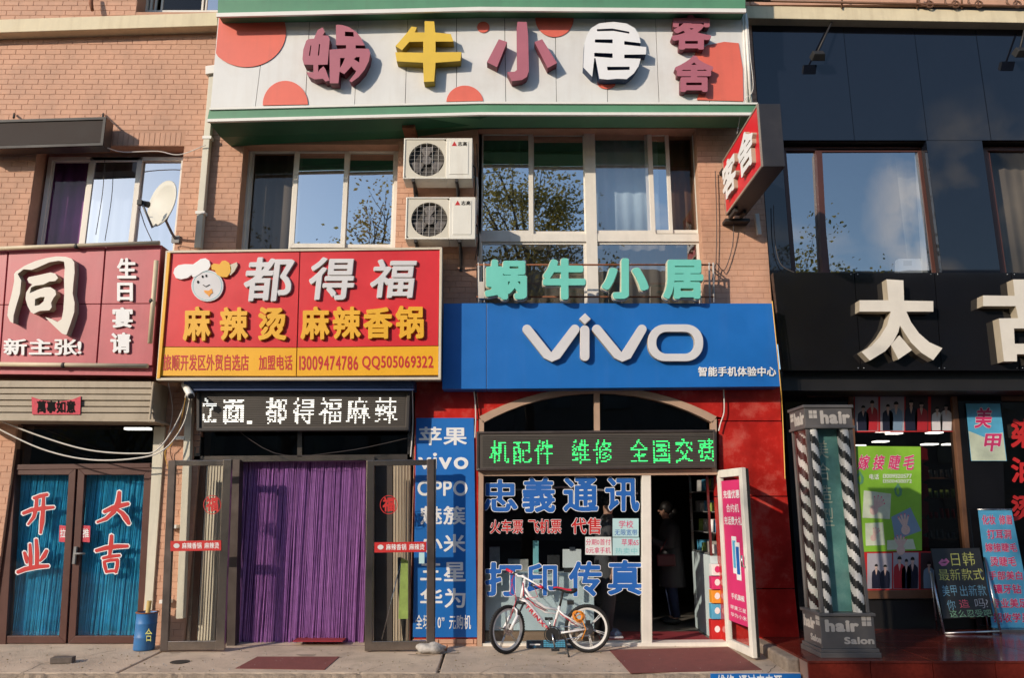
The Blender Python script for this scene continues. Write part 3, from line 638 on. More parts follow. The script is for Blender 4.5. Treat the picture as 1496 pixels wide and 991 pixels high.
# ============================================================ HANGING SIGN
sx = P(1056, 230, W-.15).x; d = ray(1107.6, 151); Yn = sx*d.y/d.x; Yf = W-.15
zt, zb = P(1107.6, 151, Yn).z, P(1118, 243, Yn).z
tk = P(1140, 146, Yn).x-sx
hs = thing('projecting_sign', 'red lightbox sign with two white characters projecting from the brick pier', 'sign', (sx, W, zb))
b = B(); b.box(sx+.006, sx+tk, Yn+.004, Yf, zb, zt); part('case', b, 'case_dark', hs, bevel=.006)
b = B(); b.box(sx-.004, sx+.003, Yn+.02, Yf-.02, zb+.02, zt-.02); part('panel', b, 'red_sign', hs)
b = B(); b.frame3([Vector((sx-.012, Yn, zt)), Vector((sx-.012, Yf, zt)), Vector((sx-.012, Yf, zb)), Vector((sx-.012, Yn, zb))], .025, (1, 0, 0), .017); part('frame', b, 'sign_edge', hs)
wd = Yf-Yn; hh = zt-zb
for i, ch in enumerate('舍客'):
    ya, yb = Yn+wd*(.07+.47*i), Yn+wd*(.07+.47*i+.40)
    b = B(); f = [Vector((sx-.004, yb, zt-hh*.2)), Vector((sx-.004, ya, zt-hh*.2)), Vector((sx-.004, ya, zb+hh*.17)), Vector((sx-.004, yb, zb+hh*.17))]
    glyph(b, ch, f, .05, (-1, 0, 0), bold=4.2, side=1); part('character', b, ['letter_white', 'cream_side'], hs)
for (zz, yy) in ((zt-.12, 0), (zb-.06, 0)):
    b = B(); b.box(sx-.02, sx+.3, W-.16, W-.006, zz-.02, zz+.02); part('bracket', b, 'iron', hs)
b = B(); b.box(sx+.02, sx+.06, Yf-.3, W-.165, zb-.06, zb-.003); part('bracket', b, 'iron', hs); b = B(); b.box(sx+.16, sx+.2, Yf-.2, W-.165, zb-.045, zb-.003); part('bracket', b, 'iron', hs)
b = B(); b.bar((1106, 312), (1110, 342), .05, W-.1, .05); part('steel_channel', b, 'wire_grey', hs)
# ============================================================ AIR CONDITIONERS
def ac(q, fc, fr, Y, label):
    c = [P(x, y, Y) for x, y in q]; x0, x1 = (c[0].x+c[3].x)/2, (c[1].x+c[2].x)/2; z1, z0 = (c[0].z+c[1].z)/2, (c[2].z+c[3].z)/2
    t = thing('air_conditioner', label, 'air conditioner', ((x0+x1)/2, Y+.15, z0), 'outdoor air conditioner units on the brick pier')
    fcx = P(*fc, Y); R = fr/F*(Y/ math.cos(TH)); cx, cz = fcx.x, fcx.z; R = abs(P(fc[0]+fr, fc[1], Y).x-fcx.x)
    xs = cx+R*1.1; dp = .30
    b = B(); b.box(xs, x1, Y, Y+dp, z0, z1); b.box(x0, xs, Y+.09, Y+dp, z0, z1); b.box(x0, x0+.02, Y, Y+.09, z0, z1); b.box(x0+.02, xs, Y, Y+.09, z0, z0+.02); b.box(x0+.02, xs, Y, Y+.09, z1-.02, z1)
    part('case', b, 'ac_white', t, bevel=.006)
    b = B(); n = 48; xa, xb_, za, zb_ = x0+.02, xs, z0+.02, z1-.02; o = []; ii = []
    for i in range(n):
        a = 2*math.pi*i/n; dx, dz = math.cos(a), math.sin(a); ii.append(Vector((cx+R*dx, Y+.012, cz+R*dz)))
        tt = min((xb_-cx)/dx if dx > 1e-6 else 9e9, (xa-cx)/dx if dx < -1e-6 else 9e9, (zb_-cz)/dz if dz > 1e-6 else 9e9, (za-cz)/dz if dz < -1e-6 else 9e9)
        o.append(Vector((cx+tt*dx, Y+.012, cz+tt*dz)))
    ib = [p+Vector((0, .06, 0)) for p in ii]
    b.add(o+ii+ib, [(i, (i+1) % n, n+(i+1) % n, n+i) for i in range(n)]+[(n+i, n+(i+1) % n, 2*n+(i+1) % n, 2*n+i) for i in range(n)]); part('front_plate', b, 'ac_grille', t)
    b = B(); b.disc((cx, Y+.085, cz), (0, 1, 0), R*1.02, .006, 40); part('fan_well', b, 'ac_dark', t)
    b = B()
    for k in range(3):
        a0 = math.radians(100+120*k); pts = []
        for rr, aa in ((.28, -.25), (.6, -.62), (.93, -.55), (.95, .28), (.6, .3), (.28, .25)): pts.append(Vector((cx+R*rr*math.cos(a0+aa), Y+.055+.012*aa, cz+R*rr*math.sin(a0+aa))))
        b.poly(pts, (0, 1, 0), .004)
    part('fan_blades', b, 'ac_blade', t)
    b = B(); b.disc((cx, Y+.04, cz), (0, 1, 0), R*.27, .03, 20); part('fan_hub', b, 'ac_blade', t)
    b = B()
    for k in range(1, 6): dx = -R+2*R*k/6; hz = math.sqrt(R*R-dx*dx); b.tube([(cx+dx, Y+.006, cz-hz), (cx+dx, Y+.006, cz+hz)], .0035, 4)
    for k in range(1, 8): dz = -R+2*R*k/8; hx = math.sqrt(R*R-dz*dz); b.tube([(cx-hx, Y+.01, cz+dz), (cx+hx, Y+.01, cz+dz)], .0016, 4)
    part('wire_guard', b, 'wire_grey', t)
    b = B(); b.box(xs+.045, x1-.05, Y-.006, Y+.001, z0+.06, z1-.05); part('service_panel', b, 'ac_white', t, bevel=.003)
    w_ = x1-xs; lz1, lz0 = z1-.055, z1-.115
    b = B(); xa = xs+.07; add_shape(b, [[(xa, lz0), (xa+.07, lz0), (xa+.035, lz1+.005)]], lambda x, z: Vector((x, Y-.006, z)), .0015, (0, -1, 0)); part('logo', b, 'red_print', t)
    b = B(); f = [Vector((xa+.08, Y-.006, lz1)), Vector((xa+.20, Y-.006, lz1)), Vector((xa+.20, Y-.006, lz0)), Vector((xa+.08, Y-.006, lz0))]; line(b, '志高', f, .0015, bold=3); part('lettering', b, 'black_print', t)
    for xx in (x0+.13, x1-.2):
        b = B(); b.box(xx-.018, xx+.018, Y+.01, W-.01, z0-.035, z0-.002); b.box(xx-.018, xx+.018, W-.03, W-.004, z0-.3, z0-.036)
        b.tube([(xx, Y+.06, z0-.036), (xx, W-.03, z0-.27)], .013, 4); part('bracket', b, 'iron', t)
    b = B(); b.tube([(x1+.0, Y+.2, z0+.12), (x1+.05, Y+.2, z0+.1), (x1+.055, W-.06, z0-.05), (x1+.04, W-.03, z0-.35)], .016, 8); part('taped_pipe', b, 'cable_white', t)
    b = B(); b.tube([(x1+.0, Y+.15, z0+.25), (x1+.03, Y+.16, z0+.22), (x1+.035, Y+.2, z0+.02), (x1+.02, W-.05, z0-.1)], .01, 6); part('hose', b, 'black_rubber', t)
ac([(591, 202), (689, 201), (691, 261), (588, 261)], (623, 232.5), 26, 9.26, 'cream outdoor air conditioner directly under the green sign, upper of the two')
ac([(593, 288.5), (694, 287), (695, 349), (592, 350)], (627, 320), 26.5, 9.26, 'cream outdoor air conditioner just above the red food sign, lower of the two')
# ============================================================ TOP-LEFT SIGNBOARD, DISH, PIPE
t = thing('dark_signboard', 'blank dark brown signboard box high on the brick wall above the purple curtain', 'sign', tuple(P(60, 210, W-.3)))
q = [(-40, 176), (155, 170.5), (150, 212), (-40, 218)]
b = B(); b.pp(q, W-.28, .2); part('case', b, 'frame_dark_steel', t, bevel=.004)
b = B(); b.frame(q, .035, W-.3, .02); part('frame', b, 'iron', t)
b = B(); b.pp([(-36, 180), (151, 175), (147, 208), (-36, 214)], W-.285, .004); part('panel', b, 'panel_brown', t)
for x in (20, 150): b = B(); b.tube([P(x, 172, W-.2), P(x+1, 166, W-.02)], .014, 6); part('bracket', b, 'iron', t)
dc = P(243, 300, W-.52); t = thing('satellite_dish', 'cream satellite dish on a bent arm beside the upper left window', 'satellite dish', tuple(P(258, 352, W)))
b = B(); ax = Vector((-.50, -.85, .10)).normalized(); u = ax.cross(Vector((0, 0, 1))).normalized(); v = u.cross(ax).normalized(); Rr = .31
n = 28; rings = []
for k in range(6):
    rr = Rr*k/5; rings.append([dc+u*rr*.86*math.cos(2*math.pi*i/n)+v*rr*math.sin(2*math.pi*i/n)+ax*(.07*(k/5)**2) for i in range(n)])
for k in range(5): b.loft(rings[k], rings[k+1], False, smooth=True)
o = part('reflector', b, 'dish', t); md = o.modifiers.new('s', 'SOLIDIFY'); md.thickness = .012
fd = dc+ax*.33-v*.12
b = B(); b.tube([dc-v*.3+ax*.08, dc-v*.36+ax*.12, fd+Vector((.02, 0, -.02))], .014, 8); part('feed_arm', b, 'plastic_grey', t)
b = B(); b.tube([fd, fd-ax*.1+v*.02], [.032, .04], 10); b.box(fd.x-.035, fd.x+.02, fd.y-.03, fd.y+.03, fd.z-.03, fd.z+.03); part('receiver', b, 'black_rubber', t)
b = B(); mt = P(257, 350, W-.01); b.tube([dc-ax*.02, dc-ax*.07, Vector((mt.x-.02, W-.3, dc.z-.12)), mt+Vector((-.02, -.1, .06)), mt], .018, 8); part('mount', b, 'plastic_grey', t); b = B(); b.box(mt.x-.05, mt.x+.05, W-.03, W-.003, mt.z-.05, mt.z+.05); part('wall_plate', b, 'plastic_grey', t)
t = thing('drainpipe', 'cream square drainpipe running down the brick wall between the two food shops', 'pipe', tuple(P(262, 905, W)))
b = B(); pw = .085
def pipe(b, a, c): 
    A, Cc = P(*a, W-.1), P(*c, W-.1); u_ = (Cc-A).normalized(); n_ = Vector((-u_.z, 0, u_.x)).normalized()*pw/2; b.poly([A-n_, Cc-n_, Cc+n_, A+n_], (0, 1, 0), .085)
pipe(b, (310, 105), (288, 362)); part('upper_pipe', b, 'pipe', t, bevel=.006)
b = B(); pipe(b, (285, 366), (262, 905)); part('lower_pipe', b, 'pipe', t, bevel=.006)
b = B(); b.pp([(300, 108), (314, 106), (314, 94), (300, 96)], W-.14, .13); part('rain_head', b, 'trim_white', t, bevel=.006)
b = B()
for y in (200, 310, 640, 770, 880): x = 302-(y-200)*.0915-(0 if y > 300 else 0); A = P(x, y, W-.11); b = B(); b.box(A.x-.06, A.x+.06, W-.108, W-.01, A.z-.02, A.z+.02); part('strap', b, 'trim_white', t)
# ============================================================ PINK SIGN
PY = W-.42; t = thing('pink_sign', 'pink wall sign with one huge cream brush character and a column of small white ones', 'sign', tuple(P(110, 545, PY)))
lx = lambda x, y: x-(y-354)*.066*(x/235.)
pcols = [(-60, 12), (13, 154), (155, 236)]
for (a, c) in pcols:
    for (y0, y1) in ((358, 443), (444, 534)):
        g0 = lambda x, y: (x-(y-354)*.075, y+(8 if y < 360 else 2 if y < 450 else 0)*(235-x)/235.*(1 if y < 400 else 1))
        b = B(); b.pp([g0(a+.6, y1), g0(c-.6, y1), g0(c-.6, y0), g0(a+.6, y0)], PY+rnd.uniform(0, .004), .03); part('panel', b, 'pink_sign', t, bevel=.003)
b = B(); b.pp([(-60, 546), (222, 549), (222.5, 537), (-60, 533)], PY+.004, .03); part('panel', b, 'pink_sign', t)
b = B(); b.pp([(-60, 546), (221, 549), (236, 358), (-60, 368)], PY+.036, .36); part('case', b, 'pink_edge', t)
b = B(); b.tube([P(-50, 365.5, PY-.05), P(60, 361, PY-.05), P(233, 355, PY-.05)], .028, 10); part('neon_tube', b, 'tube_cream', t)
b = B(); b.tube([P(-50, 532, PY-.05), P(216, 535, PY-.05)], .028, 10); part('neon_tube', b, 'tube_cream', t)
b = B(); b.tube([P(228.5, 381, PY-.05), P(219, 502, PY-.05)], .028, 10); part('neon_tube', b, 'tube_cream', t)
b = B()
for x, y in ((112, 360), (93, 534), (222, 440)): A = P(x, y, PY-.05); b = B(); b.ball(A, .036, 6); b.tube([A, A+Vector((0, .07, 0))], .02, 6); part('tube_clip', b, 'iron', t)
os_ = (0, 360); s5 = 758/130
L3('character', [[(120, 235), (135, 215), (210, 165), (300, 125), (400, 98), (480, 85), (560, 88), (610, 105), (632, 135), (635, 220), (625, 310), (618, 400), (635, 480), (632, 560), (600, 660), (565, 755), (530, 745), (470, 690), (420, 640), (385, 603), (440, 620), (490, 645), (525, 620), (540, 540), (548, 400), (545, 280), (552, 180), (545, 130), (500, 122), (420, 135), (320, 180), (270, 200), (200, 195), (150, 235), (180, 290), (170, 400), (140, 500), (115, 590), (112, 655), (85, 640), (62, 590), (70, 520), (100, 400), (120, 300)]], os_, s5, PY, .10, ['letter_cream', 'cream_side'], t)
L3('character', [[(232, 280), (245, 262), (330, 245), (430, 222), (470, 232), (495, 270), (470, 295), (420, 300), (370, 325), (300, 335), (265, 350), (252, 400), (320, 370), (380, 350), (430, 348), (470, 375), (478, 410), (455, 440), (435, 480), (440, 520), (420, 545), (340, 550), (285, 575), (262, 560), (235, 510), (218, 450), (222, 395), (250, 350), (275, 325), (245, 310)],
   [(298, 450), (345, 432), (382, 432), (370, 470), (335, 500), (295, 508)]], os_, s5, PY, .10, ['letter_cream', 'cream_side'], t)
txt(t, '新主张!', (5, 495, 119, 519), PY, .02, ['letter_white', 'cream_side'], 3)
for ch, bx in zip('生日宴请', [(171, 377, 199, 407), (171, 413, 194, 440), (164, 449, 194, 479), (161, 486, 191, 516)]):
    b = B(); glyph(b, ch, qf(rectq(*bx, 0), PY, .025), .025, bold=4, side=1); part('character', b, ['letter_white', 'cream_side'], t)
# roller shutter box
SH = W-.42; t = thing('shutter_box', 'dusty beige roller shutter housing under the pink sign', 'shutter', tuple(P(110, 615, SH)))
ys = [(557, 566), (567.5, 575), (576.5, 584), (585.5, 593), (594.5, 602), (603.5, 612)]
for i, (y0, y1) in enumerate(ys):
    b = B(); b.pp([(-60, y1), (223+i*.3, y1+1), (221+i*.3, y0+1), (-60, y0)], SH+(.02 if i in (1, 3) else 0), .05); part('slat', b, 'shutter', t, bevel=.004)
b = B(); b.pp([(-60, 612), (224, 613), (221, 558), (-60, 556)], SH+.055, .36); part('case', b, 'shutter', t)
b = B(); A = P(222, 558, SH); Cc = P(225, 616, SH); b.box(A.x+.005, A.x+.03, SH-.01, W-.01, Cc.z-.02, A.z); part('end_plate', b, 'shutter', t, bevel=.01)
b = B(); b.pp([(-60, 614), (226, 616.5), (226, 613), (-60, 611)], SH-.02, .44); part('lip', b, 'shutter', t)
t = thing('red_banner', 'small red paper banner with black brush characters pasted on the beige shutter box', 'banner', tuple(P(82, 608, SH-.03)))
qb = [(46, 584), (118, 582), (118, 606), (46, 607)]
b = B(); b.pp([(47, 606), (117, 606), (118, 579), (106, 584), (82, 588), (60, 585), (46, 580)], SH-.012, .006); part('sheet', b, 'banner_red', t)
txt(t, '萬事如意', (54, 585.5, 110, 604), SH-.012, .003, 'black_print', 4.5, each=False, name='lettering')
# ============================================================ LEFT SHOP DOORS
DY = W+.06
t = thing('double_door', 'brown framed glass double door with blue bead curtains and red characters', 'door', tuple(P(110, 941, DY)))
b = B(); b.pp([(-40, 688), (222, 684), (222, 677), (-40, 680)], DY-.02, .12); b.pp([(-40, 945), (8, 945), (27, 615), (-40, 615)], DY-.02, .12); b.pp([(209, 945), (216, 945), (224, 677), (219, 677)], DY-.02, .1); b.pp([(14, 622), (232, 622), (232, 612), (14, 612)], DY, .1)
part('frame', b, 'frame_brown', t, bevel=.004)
def leaf(q, wd, Y, label=None):
    b = B(); b.frame(q, wd, Y, .06); o = part('leaf', b, 'frame_brown', t, label=label, bevel=.004); return o
l1 = leaf([(13, 684), (111, 684), (96, 941), (-22, 941)], .085, DY-.01); l2 = leaf([(114, 684), (221, 684), (209, 941), (99, 941)], .085, DY-.01)
for lf, q in ((l1, [(20, 692), (104, 692), (90, 934), (-12, 934)]), (l2, [(121, 692), (214, 692), (202, 934), (108, 934)])):
    b = B(); b.pp([q[3], q[2], q[1], q[0]], DY+.02, .006); part('pane', b, 'glass_door', lf)
b = B(); A = P(108, 812, DY-.05); b.box(A.x-.015, A.x+.015, DY-.045, DY-.008, A.z-.1, A.z+.1); b.tube([A+Vector((0, 0, .02)), A+Vector((.13, 0, .02))], .012, 6); part('handle', b, 'plastic_grey', l2)
def bigch(ch, bx, par, Y, m1, m2, bold, grow, sh=0, nm='character'):
    q = qf(rectq(*bx, 0), Y, .003)
    b = B(); glyph(b, ch, q, .0015, bold=bold, grow=grow, shear=sh); part('character_outline', b, m2, par)
    b = B(); glyph(b, ch, q, .0015, bold=bold, off=.0018, shear=sh); part(nm, b, m1, par)
def brush(par, strokes, org, sc, Y, wd_):
    """a brush-written character: tapered strokes, a white rim under the red"""
    for nm, m_, extra, o_ in (('character_outline', 'white_print', 5.5, 0), ('character', 'red_print', 0, .003)):
        b = B()
        for si, st_ in enumerate(strokes):
            pts_ = [Vector((x, y, 0)) for x, y, _ in st_]; k = len(pts_); lf_, rt_ = [], []
            for i, p in enumerate(pts_):
                tn = (pts_[min(i+1, k-1)]-pts_[max(i-1, 0)]).normalized(); nn = Vector((-tn.y, tn.x, 0)); hw = st_[i][2]*wd_/2+extra/2
                q = p-tn*(extra/2+1 if i == 0 else 0)+tn*(extra/2+1 if i == k-1 else 0)
                lf_.append(q+nn*hw); rt_.append(q-nn*hw)
                if i == 0: start = q-tn*hw*.55
                if i == k-1: end = q+tn*hw*.55
            ring_ = [start]+lf_+[end]+rt_[::-1]
            add_shape(b, [[(org[0]+p.x/sc, org[1]+p.y/sc) for p in ring_]], lambda x, y: P(x, y, Y-o_-.0003*si), .0008, (0, -1, 0))
        part(nm, b, m_, par)
ob, sb2 = (0, 540), 791/360
brush(l1, [[(108, 414, .7), (130, 407, 1), (152, 402, .8)], [(74, 463, .8), (100, 452, 1), (140, 446, 1.05), (172, 443, .7)], [(118, 412, .8), (116, 445, 1), (108, 475, .9), (90, 498, .5)], [(140, 406, .7), (138, 450, 1), (135, 490, 1.15), (130, 526, .6)]], ob, sb2, DY+.012, 13)
brush(l1, [[(96, 562, .7), (98, 600, 1), (98, 638, .9)], [(116, 547, .8), (119, 590, 1.1), (118, 632, 1)], [(78, 588, .7), (84, 606, 1.1), (86, 622, .6)], [(150, 582, .8), (141, 600, 1.1), (128, 616, .5)], [(56, 652, .9), (80, 642, 1.1), (120, 634, 1.1), (155, 632, .8)]], ob, sb2, DY+.012, 13)
brush(l2, [[(334, 458, .8), (360, 446, 1.1), (385, 438, 1.1), (412, 432, .8)], [(383, 394, .8), (380, 425, 1.2), (365, 458, 1), (340, 480, .8), (312, 491, .5)], [(372, 448, .6), (392, 462, 1), (404, 478, 1.3), (414, 496, .8)]], ob, sb2, DY+.012, 14)
brush(l2, [[(308, 583, .8), (340, 574, 1.1), (375, 569, 1.1), (410, 568, .8)], [(358, 534, .9), (356, 565, 1.1), (352, 596, .8)], [(330, 607, .7), (355, 601, .9), (384, 598, .7)], [(334, 618, .7), (337, 634, .9), (342, 652, .7)], [(334, 618, .6), (356, 613, .8), (378, 612, .8)], [(377, 612, .8), (376, 632, .9), (371, 652, .8)], [(342, 650, .7), (356, 648, .8), (372, 647, .7)]], ob, sb2, DY+.012, 13)
for x0, x1, pr_ in ((86, 97, l1), (119, 131, l2)):
    b = B(); b.pp([(x0, 792), (x1, 793), (x1+1, 769), (x0+1, 768)], DY+.008, .003); part('sticker', b, 'banner_red', pr_)
    b = B(); line(b, '推' if x0 > 100 else '拉', quad([(x0+2, 773), (x1-1, 773), (x1-1, 786), (x0+2, 786)], DY+.008), .002, bold=2); part('lettering', b, 'white_print', pr_)
b = B(); b.pp([(20, 678), (222, 678), (226, 622), (26, 622)], DY+.04, .006); part('transom_pane', b, 'glass_dark', t)
b = B(); b.pp([(210, 900), (221, 900), (241, 624), (225, 624)], W-.03, .06); part('door_post', b, 'pipe', t)
def beads(px, Y, mb, mk, label, n, group=None, sway=.01):
    q = [P(x, y, Y) for x, y in px]; t_ = thing('bead_curtain', label, 'curtain', tuple((q[2]+q[3])/2), group)
    b = B(); xl, xr = (q[0].x+q[3].x)/2, (q[1].x+q[2].x)/2; z1, z0 = q[0].z, q[3].z
    k = 14; vs = []
    for i in range(k*4+1):
        x = xl+(xr-xl)*i/(k*4); vs += [(x, Y+.05+.01*math.sin(i*1.1), z0), (x, Y+.05+.01*math.sin(i*1.3), z1)]
    b.add(vs, [(2*i, 2*i+2, 2*i+3, 2*i+1) for i in range(k*4)], smooth=True); part('inner_layer', b, mk, t_)
    b = B(); r_ = random.Random(int(xl*100))
    for i in range(n):
        x = xl+(xr-xl)*(i+.5)/n+r_.uniform(-.004, .004); sw = r_.gauss(0, sway); yy = Y+r_.uniform(-.012, .02); e = r_.uniform(0, .03)+max(0, r_.gauss(0, .04)); rr = .0042
        if abs(i-n*.53) < 1.6 and n > 150: continue
        if r_.random() < .12: sw *= 2.6
        pts = [(x, yy, z1), (x+sw*.35, yy, z1-(z1-z0)*.35), (x+sw*.8+r_.gauss(0, .004), yy, z1-(z1-z0)*.7), (x+sw, yy, z0+e)]
        b.tube(pts, rr, 4, caps=False)
    part('strands', b, mb, t_, kind='stuff')
    b = B(); b.tube([(xl, Y, z1), (xr, Y, z1)], .014, 6); part('rail', b, mb, t_); return t_
beads([(16, 690), (106, 690), (93, 936), (-16, 936)], DY+.12, 'blue_bead', 'blue_back', 'blue bead curtain behind the door leaf with the characters for opening', 140)
beads([(119, 690), (218, 690), (206, 936), (104, 936)], DY+.12, 'blue_bead', 'blue_back', 'blue bead curtain behind the door leaf with the door handle', 140)
# ============================================================ RED FOOD SIGN
RY = W-.5; t = thing('food_sign', 'large red and yellow lightbox sign with a chef emblem and phone number', 'sign', tuple(P(437, 552, RY)))
q1 = [(246, 371), (438, 366), (433, 508), (234, 508)]
b = B(); b.pp([(234, 506.5), (433, 507.5), (437.5, 366), (247, 370)], RY, .03); part('red_panel', b, 'red_sign', t)
b = B(); b.pp([(435, 507.5), (640, 505), (642.5, 364), (439, 366)], RY, .03); part('red_panel', b, 'red_sign', t)
b = B(); b.pp([(231, 549), (432, 549.5), (433, 508.5), (234, 507.5)], RY-.002, .03); part('yellow_panel', b, 'yellow_sign', t)
b = B(); b.pp([(433.5, 549.5), (640, 548), (640.5, 506), (434.5, 508.5)], RY-.002, .03); part('yellow_panel', b, 'yellow_sign', t)
b = B(); b.pp([(230, 552), (641, 551), (643.5, 363), (246, 369)], RY+.033, .38); part('case', b, 'sign_edge', t)
b = B(); b.frame([(242, 366), (646, 361), (644, 555), (228, 556)], .03, RY-.02, .08); part('frame', b, 'cream_edge', t, bevel=.004)
b = B(); b.pp([(229, 553), (233, 553), (248.5, 369), (244.5, 369)], RY-.028, .03); part('edge_trim', b, 'yellow_sign', t)  # plain yellow trim strip down the left edge, unlit
def soft(ch, bx, bold, par, Y, d, ms, sh=0, lean=0):
    b = B(); glyph(b, ch, qf(rectq(*bx, lean), Y, d), d*.6, bold=bold, grow=1.2, shear=sh, side=1); glyph(b, ch, qf(rectq(*bx, lean), Y, d), d, bold=bold, shear=sh, side=1); part('character', b, ms, par)
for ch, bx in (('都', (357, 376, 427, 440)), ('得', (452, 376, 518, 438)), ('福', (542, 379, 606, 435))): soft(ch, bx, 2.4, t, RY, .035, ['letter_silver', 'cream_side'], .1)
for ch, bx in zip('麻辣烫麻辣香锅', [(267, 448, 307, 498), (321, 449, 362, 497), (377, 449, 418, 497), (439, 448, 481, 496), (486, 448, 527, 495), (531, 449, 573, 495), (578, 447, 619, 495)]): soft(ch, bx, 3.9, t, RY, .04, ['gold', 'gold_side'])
txt(t, '旅顺开发区外贸自选店', (238, 518, 363, 542), RY-.002, .003, 'red_print', 2.2)
txt(t, '加盟电话', (378, 519, 427, 541), RY-.002, .003, 'red_print', 2.2)
txt(t, '13009474786', (437, 520, 523, 541), RY-.002, .003, 'red_print', 2.4, gap=.09)
txt(t, 'QQ505069322', (529, 520, 633, 541), RY-.002, .003, 'red_print', 2.4, gap=.09)
# emblem: a plain chef's head with hat and a tulip
o6 = (240, 370); s6 = 1496/180; b = B()
traced(b, [[(110, 240), (125, 185), (170, 145), (250, 132), (350, 135), (400, 100), (440, 70), (500, 60), (545, 90), (560, 150), (530, 205), (470, 225), (370, 290), (345, 290), (330, 260), (280, 300), (200, 318), (140, 300)]], o6, s6, RY, .03); part('emblem_hat', b, 'white_print', t)
b = B(); add_shape(b, [circ(240+520/s6, 370+395/s6, 23.5, 23)], lambda x, y: P(x, y, RY-.03)+Vector((0, .03, 0)), .024, (0, -1, 0)); part('emblem_face', b, 'letter_silver', t)
b = B(); add_shape(b, [circ(240+520/s6, 370+395/s6, 21.5, 21.3), circ(240+520/s6, 370+395/s6, 20.8, 20.6)], lambda x, y: P(x, y, RY-.03)+Vector((0, .03, 0)), .026, (0, -1, 0)); part('emblem_ring', b, 'teal_print', t)
b = B(); traced(b, [[(570, 150), (600, 125), (670, 135), (700, 95), (740, 88), (785, 115), (800, 150), (805, 230), (760, 290), (700, 290), (640, 260), (610, 205), (575, 200)]], o6, s6, RY, .034); part('emblem_flower', b, 'gold', t)
b = B(); traced(b, [[(800, 140), (880, 108), (888, 150), (850, 220), (800, 270), (780, 240), (815, 190)]], o6, s6, RY, .03); part('emblem_leaf', b, 'cream_edge', t)
b = B()
for x, y, r in ((465, 285, 1.4), (510, 275, 1.4), (410, 350, 1.6)): add_shape(b, [circ(240+x/s6, 370+y/s6, r, r*1.4, 10)], lambda x, y: P(x, y, RY-.027)+Vector((0, .0, 0)), .002, (0, -1, 0))
traced(b, [[(470, 380), (505, 402), (550, 378), (552, 385), (505, 412), (468, 388)]], o6, s6, RY-.026, .003); part('emblem_lines', b, 'black_print', t)
b = B(); traced(b, [[(480, 450), (540, 455), (575, 430), (590, 480), (560, 500), (545, 530), (525, 505), (490, 480)]], o6, s6, RY-.026, .003); part('emblem_scarf', b, 'orange_print', t)
# blue awning box
t = thing('awning_cassette', 'dark blue cassette bar in the shadow under the red food sign', 'awning', tuple(P(440, 570, W-.4)))
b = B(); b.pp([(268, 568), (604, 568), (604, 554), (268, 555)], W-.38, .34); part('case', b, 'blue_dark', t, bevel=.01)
b = B(); b.pp([(268, 570.5), (604, 570.5), (604, 568.6), (268, 568.6)], W-.39, .05); part('rail', b, 'blue_dark', t)
def led(t, q, Y, s, rows, colsz, m_on, start, ncols):
    """dot matrix: rows x ncols of small lenses; lit where the characters are"""
    c = [P(x, y, Y) for x, y in q]; f = bil(c); b = B(); off = B(); x = start; lit = {}
    for ch in s:
        if ch == ' ': x += 9; continue
        if ch == '、':
            for i in range(3): lit[(x+i, 2)] = lit[(x+i, 1)] = 1
            x += 9; continue
        loops_of(ch, 0); Fl, M = RAW[ch]
        for i in range(colsz-1):
            for j in range(rows-3):
                u = i/(colsz-2)*1.0; v = -.08+.98*j/(rows-4); X = int(u*RES+PADV+4*0+4); Yy = int(v*RES+PADV+4*0)
                X = int(PADV+u*RES); Yy = int(PADV+v*RES+16)
                if 0 <= X < M.shape[1] and 0 <= Yy < M.shape[0] and Fl[Yy, X] < 1.3 and rnd.random() > .08: lit[(x+i, j+1)] = 1
        x += colsz
    for i in range(ncols):
        for j in range(rows):
            u, v = (i+.5)/ncols, (j+.5)/rows; w_ = .42
            p = [f(u+sx_*.5/ncols, v+sy_*w_*.62/rows)+Vector((0, -.004, 0)) for sx_, sy_ in ((-1, -1), (1, -1), (1, 1), (-1, 1))]
            (b if (i, j) in lit else off).add(p, [(0, 1, 2, 3)])
    part('lit_dots', b, m_on, t, kind='stuff', fixn=False)
    part('unlit_dots', off, 'plastic_dot', t, kind='stuff', fixn=False)
mat('plastic_dot', (.085, .075, .065, 1), .4, .1)
LY = W-.28; t = thing('led_sign', 'dark dot matrix sign with white running characters above the purple curtain door', 'sign', tuple(P(440, 627, LY)))
b = B(); b.pp([(290, 627), (595, 625), (597, 569), (291, 570)], LY+.005, .12); part('panel', b, 'led_off', t)
b = B(); b.frame([(287, 567), (599, 567), (597, 629), (287, 630)], .035, LY-.02, .15); part('frame', b, 'iron', t, bevel=.004)
led(t, [(297, 574), (592, 573), (590, 622), (296, 623)], LY, '立面、都得福麻辣', 19, 16, 'led_white', -6, 118)
# security camera
t = thing('security_camera', 'small white security camera under the left end of the red sign', 'camera', tuple(P(274, 566, W-.3)))
a = P(276, 566, W-.25); b = B(); b.tube([P(270, 562, W-.3), P(279, 579, W-.52)], .042, 10); part('housing', b, 'trim_white', t); b = B(); b.tube([P(279, 578.5, W-.515), P(279.5, 580, W-.535)], .032, 10); part('lens', b, 'black_rubber', t)
b = B(); b.tube([P(272, 562, W-.3), P(274, 556, W-.2), P(275, 556, W-.02)], .014, 6); part('mount', b, 'trim_white', t)
